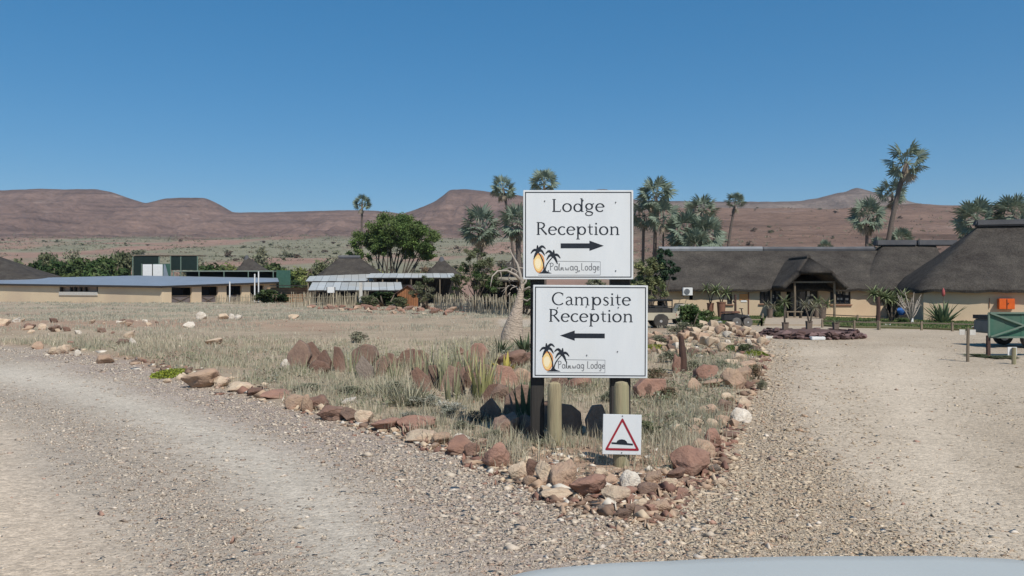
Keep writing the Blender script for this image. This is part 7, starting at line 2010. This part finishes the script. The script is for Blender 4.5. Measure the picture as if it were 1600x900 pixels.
# quad bike
Yq = gY(510) - .2
qb = empty('quad_bike', (X(1146, Yq), Yq, gz(X(1146, Yq), Yq)), 'dark quad bike with grey dusty tyres parked before the left lawn', 'quad bike')
for x, y in ((.05, -.42), (.66, -.38), (.66, .38), (.05, .42)):
    wheel(qb, x, y, .25, .25, .2, -1 if y < 0 else 1, 'dusty')
MB().prism([(-.62, .34), (-.60, .70), (.20, .72), (.50, .62), (.66, .46), (.60, .30)], -.30, .30).build('body', M['black'], qb, bevel=.03)
MB().box((-.30, 0, .76), (.60, .72, .05)).bar((-.58, -.34, .82), (.0, -.34, .82), .025).bar((-.58, .34, .82), (.0, .34, .82), .025).build('rear_rack', M['rust_post'], qb)
MB().box((.12, 0, .78), (.45, .28, .12)).build('seat', M['terra'], qb, bevel=.03)
MB().bar((.42, -.34, .98), (.42, .34, .98), .035).bar((.5, 0, .6), (.42, 0, .98), .05).build('handlebar', M['black'], qb)
for y in (-.36, .36):
    MB().tube([(.36, y, .50), (.5, y, .58), (.66, y, .56), (.82, y, .46)], [.05, .09, .09, .04], 8).build('mudguard', M['black'], qb, smooth='auto')
MB().lathe([(.02, 0), (.07, .02), (.07, .05)], (.72, -.14, .58), 12, 'X').build('headlight', M['lampglass'], qb)
MB().box((-.95, -.1, .26), (.5, .5, .05), 0).bar((-.7, -.1, .3), (-1.3, -.1, .2), .04).build('tow_frame', M['rim'], qb)
o = empty('signpost_pole', (X(1149, 51.5), 51.5, 0), 'dark round pole with a small lamp bracket behind the quad bike', 'pole')
MB().tube([(0, 0, -.1), (0, 0, H + (450 - 460) / F * 51.5)], [.075, .07], 10).build('pole', M['rust_post'], o, smooth='auto')
MB().tube([(-.15, -.05, 1.25), (-.02, -.05, 1.2)], [.08, .08], 8).build('bracket', M['rust_post'], o)

# ------------------------------------------------------------ bonnet of the car in front of the camera
car = empty('car_front', (.80, 1.0, 0), 'pale blue white car bonnet cut by the bottom right edge', 'car')
car.rotation_euler = (0, -R(1.3), 0)
xs = np.linspace(-.98, .98, 49); ys = np.linspace(0, 1.52, 27)
V = []
for y_ in ys:
    t = y_ / 1.52
    for x_ in xs:
        e = abs(x_) / .98
        edge = 1.50 - .07 * (x_ / .98) ** 2 - .22 * max(0, e - .72) ** 1.2 * 3.0
        yy = y_ * edge / 1.5
        z_ = 1.347 - .06 * t ** 2.2 - .032 * (x_ / .98) ** 2 - .16 * max(0, e - .86) ** 1.3 * 6 * .2
        z_ += .005 * sstep(.30, .50, np.array(abs(x_)))
        if t > .93: z_ -= .09 * ((t - .93) / .07) ** 1.6
        V.append((x_, yy, z_))
V = np.array(V); nx, ny = len(xs), len(ys)
T = np.array([[j * nx + i, j * nx + i + 1, (j + 1) * nx + i + 1, (j + 1) * nx + i] for j in range(ny - 1) for i in range(nx - 1)])
me = np_mesh('bonnet', V, T, None, True, 4)
CARP = mat('pale_car_paint', (.47, .485, .455), (.43, .445, .42), 1.2, .5, spec=.35)
b_ = CARP.node_tree.nodes['Principled BSDF']; b_.inputs['Coat Weight'].default_value = .12; b_.inputs['Coat Roughness'].default_value = .15
bo = link('bonnet', me, CARP, car); sm = bo.modifiers.new('thick', 'SOLIDIFY'); sm.thickness = .012; sm.offset = -1
for s_ in (-1, 1):
    prof = [(0.0, .55), (0.0, 1.10), (.5, 1.12), (1.25, 1.06), (1.48, .92), (1.55, .75), (1.55, .50), (1.35, .42), (1.22, .66), (.95, .82), (.66, .82), (.40, .66), (.30, .42), (0, .42)]
    vs = [(s_ * .975, y, z) for y, z in prof] + [(s_ * 1.06, y, z - .03) for y, z in prof]; n = len(prof)
    MB().add(vs, [list(range(n)), list(range(n, 2 * n))[::-1]] + [[i, i + n, (i + 1) % n + n, (i + 1) % n] for i in range(n)]).build('wing', CARP, car, bevel=.01)
    hl_ = MB().box((s_ * .68, 1.47, .86), (.34, .08, .18)).build('headlight', M['lampglass'], car, bevel=.03)
    w_ = MB().lathe([(.24, -.12), (.36, -.12), (.40, -.08), (.40, .08), (.36, .12), (.24, .12)], n=28, axis='X').build('wheel', M['tyre'], car, smooth='auto', loc=(s_ * .80, .82, .40))
    MB().lathe([(.24, .0), (.22, s_ * .08), (.08, s_ * .09), (.07, s_ * .12), (.02, s_ * .12)], n=20, axis='X').build('rim', M['rim'], w_, smooth='auto')
g_ = MB().box((0, 1.46, .86), (1.0, .06, .20)).build('grille', M['black'], car, bevel=.01)
for i in range(4): MB().box((0, 1.50, .80 + i * .045), (.96, .03, .018)).build('grille_bar', M['rim'], car)
MB().box((0, 1.52, .58), (1.84, .22, .26)).build('bumper', M['black'], car, bevel=.05)
MB().box((0, .65, .62), (1.4, 1.3, .5)).build('engine_bay', M['black'], car)
MB().box((0, -.02, 1.12), (1.66, .12, .12)).build('scuttle', M['black'], car, bevel=.02)

# ------------------------------------------------------------ light desert haze
HZ = MB().box((0, 0, 149), (8600, 8600, 310)).build('haze', None)
hm = bpy.data.materials.new('haze'); hm.use_nodes = True; hm.node_tree.nodes.clear()
pv = hm.node_tree.nodes.new('ShaderNodeVolumePrincipled'); pv.inputs['Color'].default_value = (.86, .92, 1, 1); pv.inputs['Density'].default_value = 0.85e-4; pv.inputs['Anisotropy'].default_value = .2
mo = hm.node_tree.nodes.new('ShaderNodeOutputMaterial'); hm.node_tree.links.new(pv.outputs[0], mo.inputs['Volume'])
HZ.data.materials.append(hm); HZ['kind'] = 'stuff'; HZ['label'] = 'thin pale air haze over the plain'
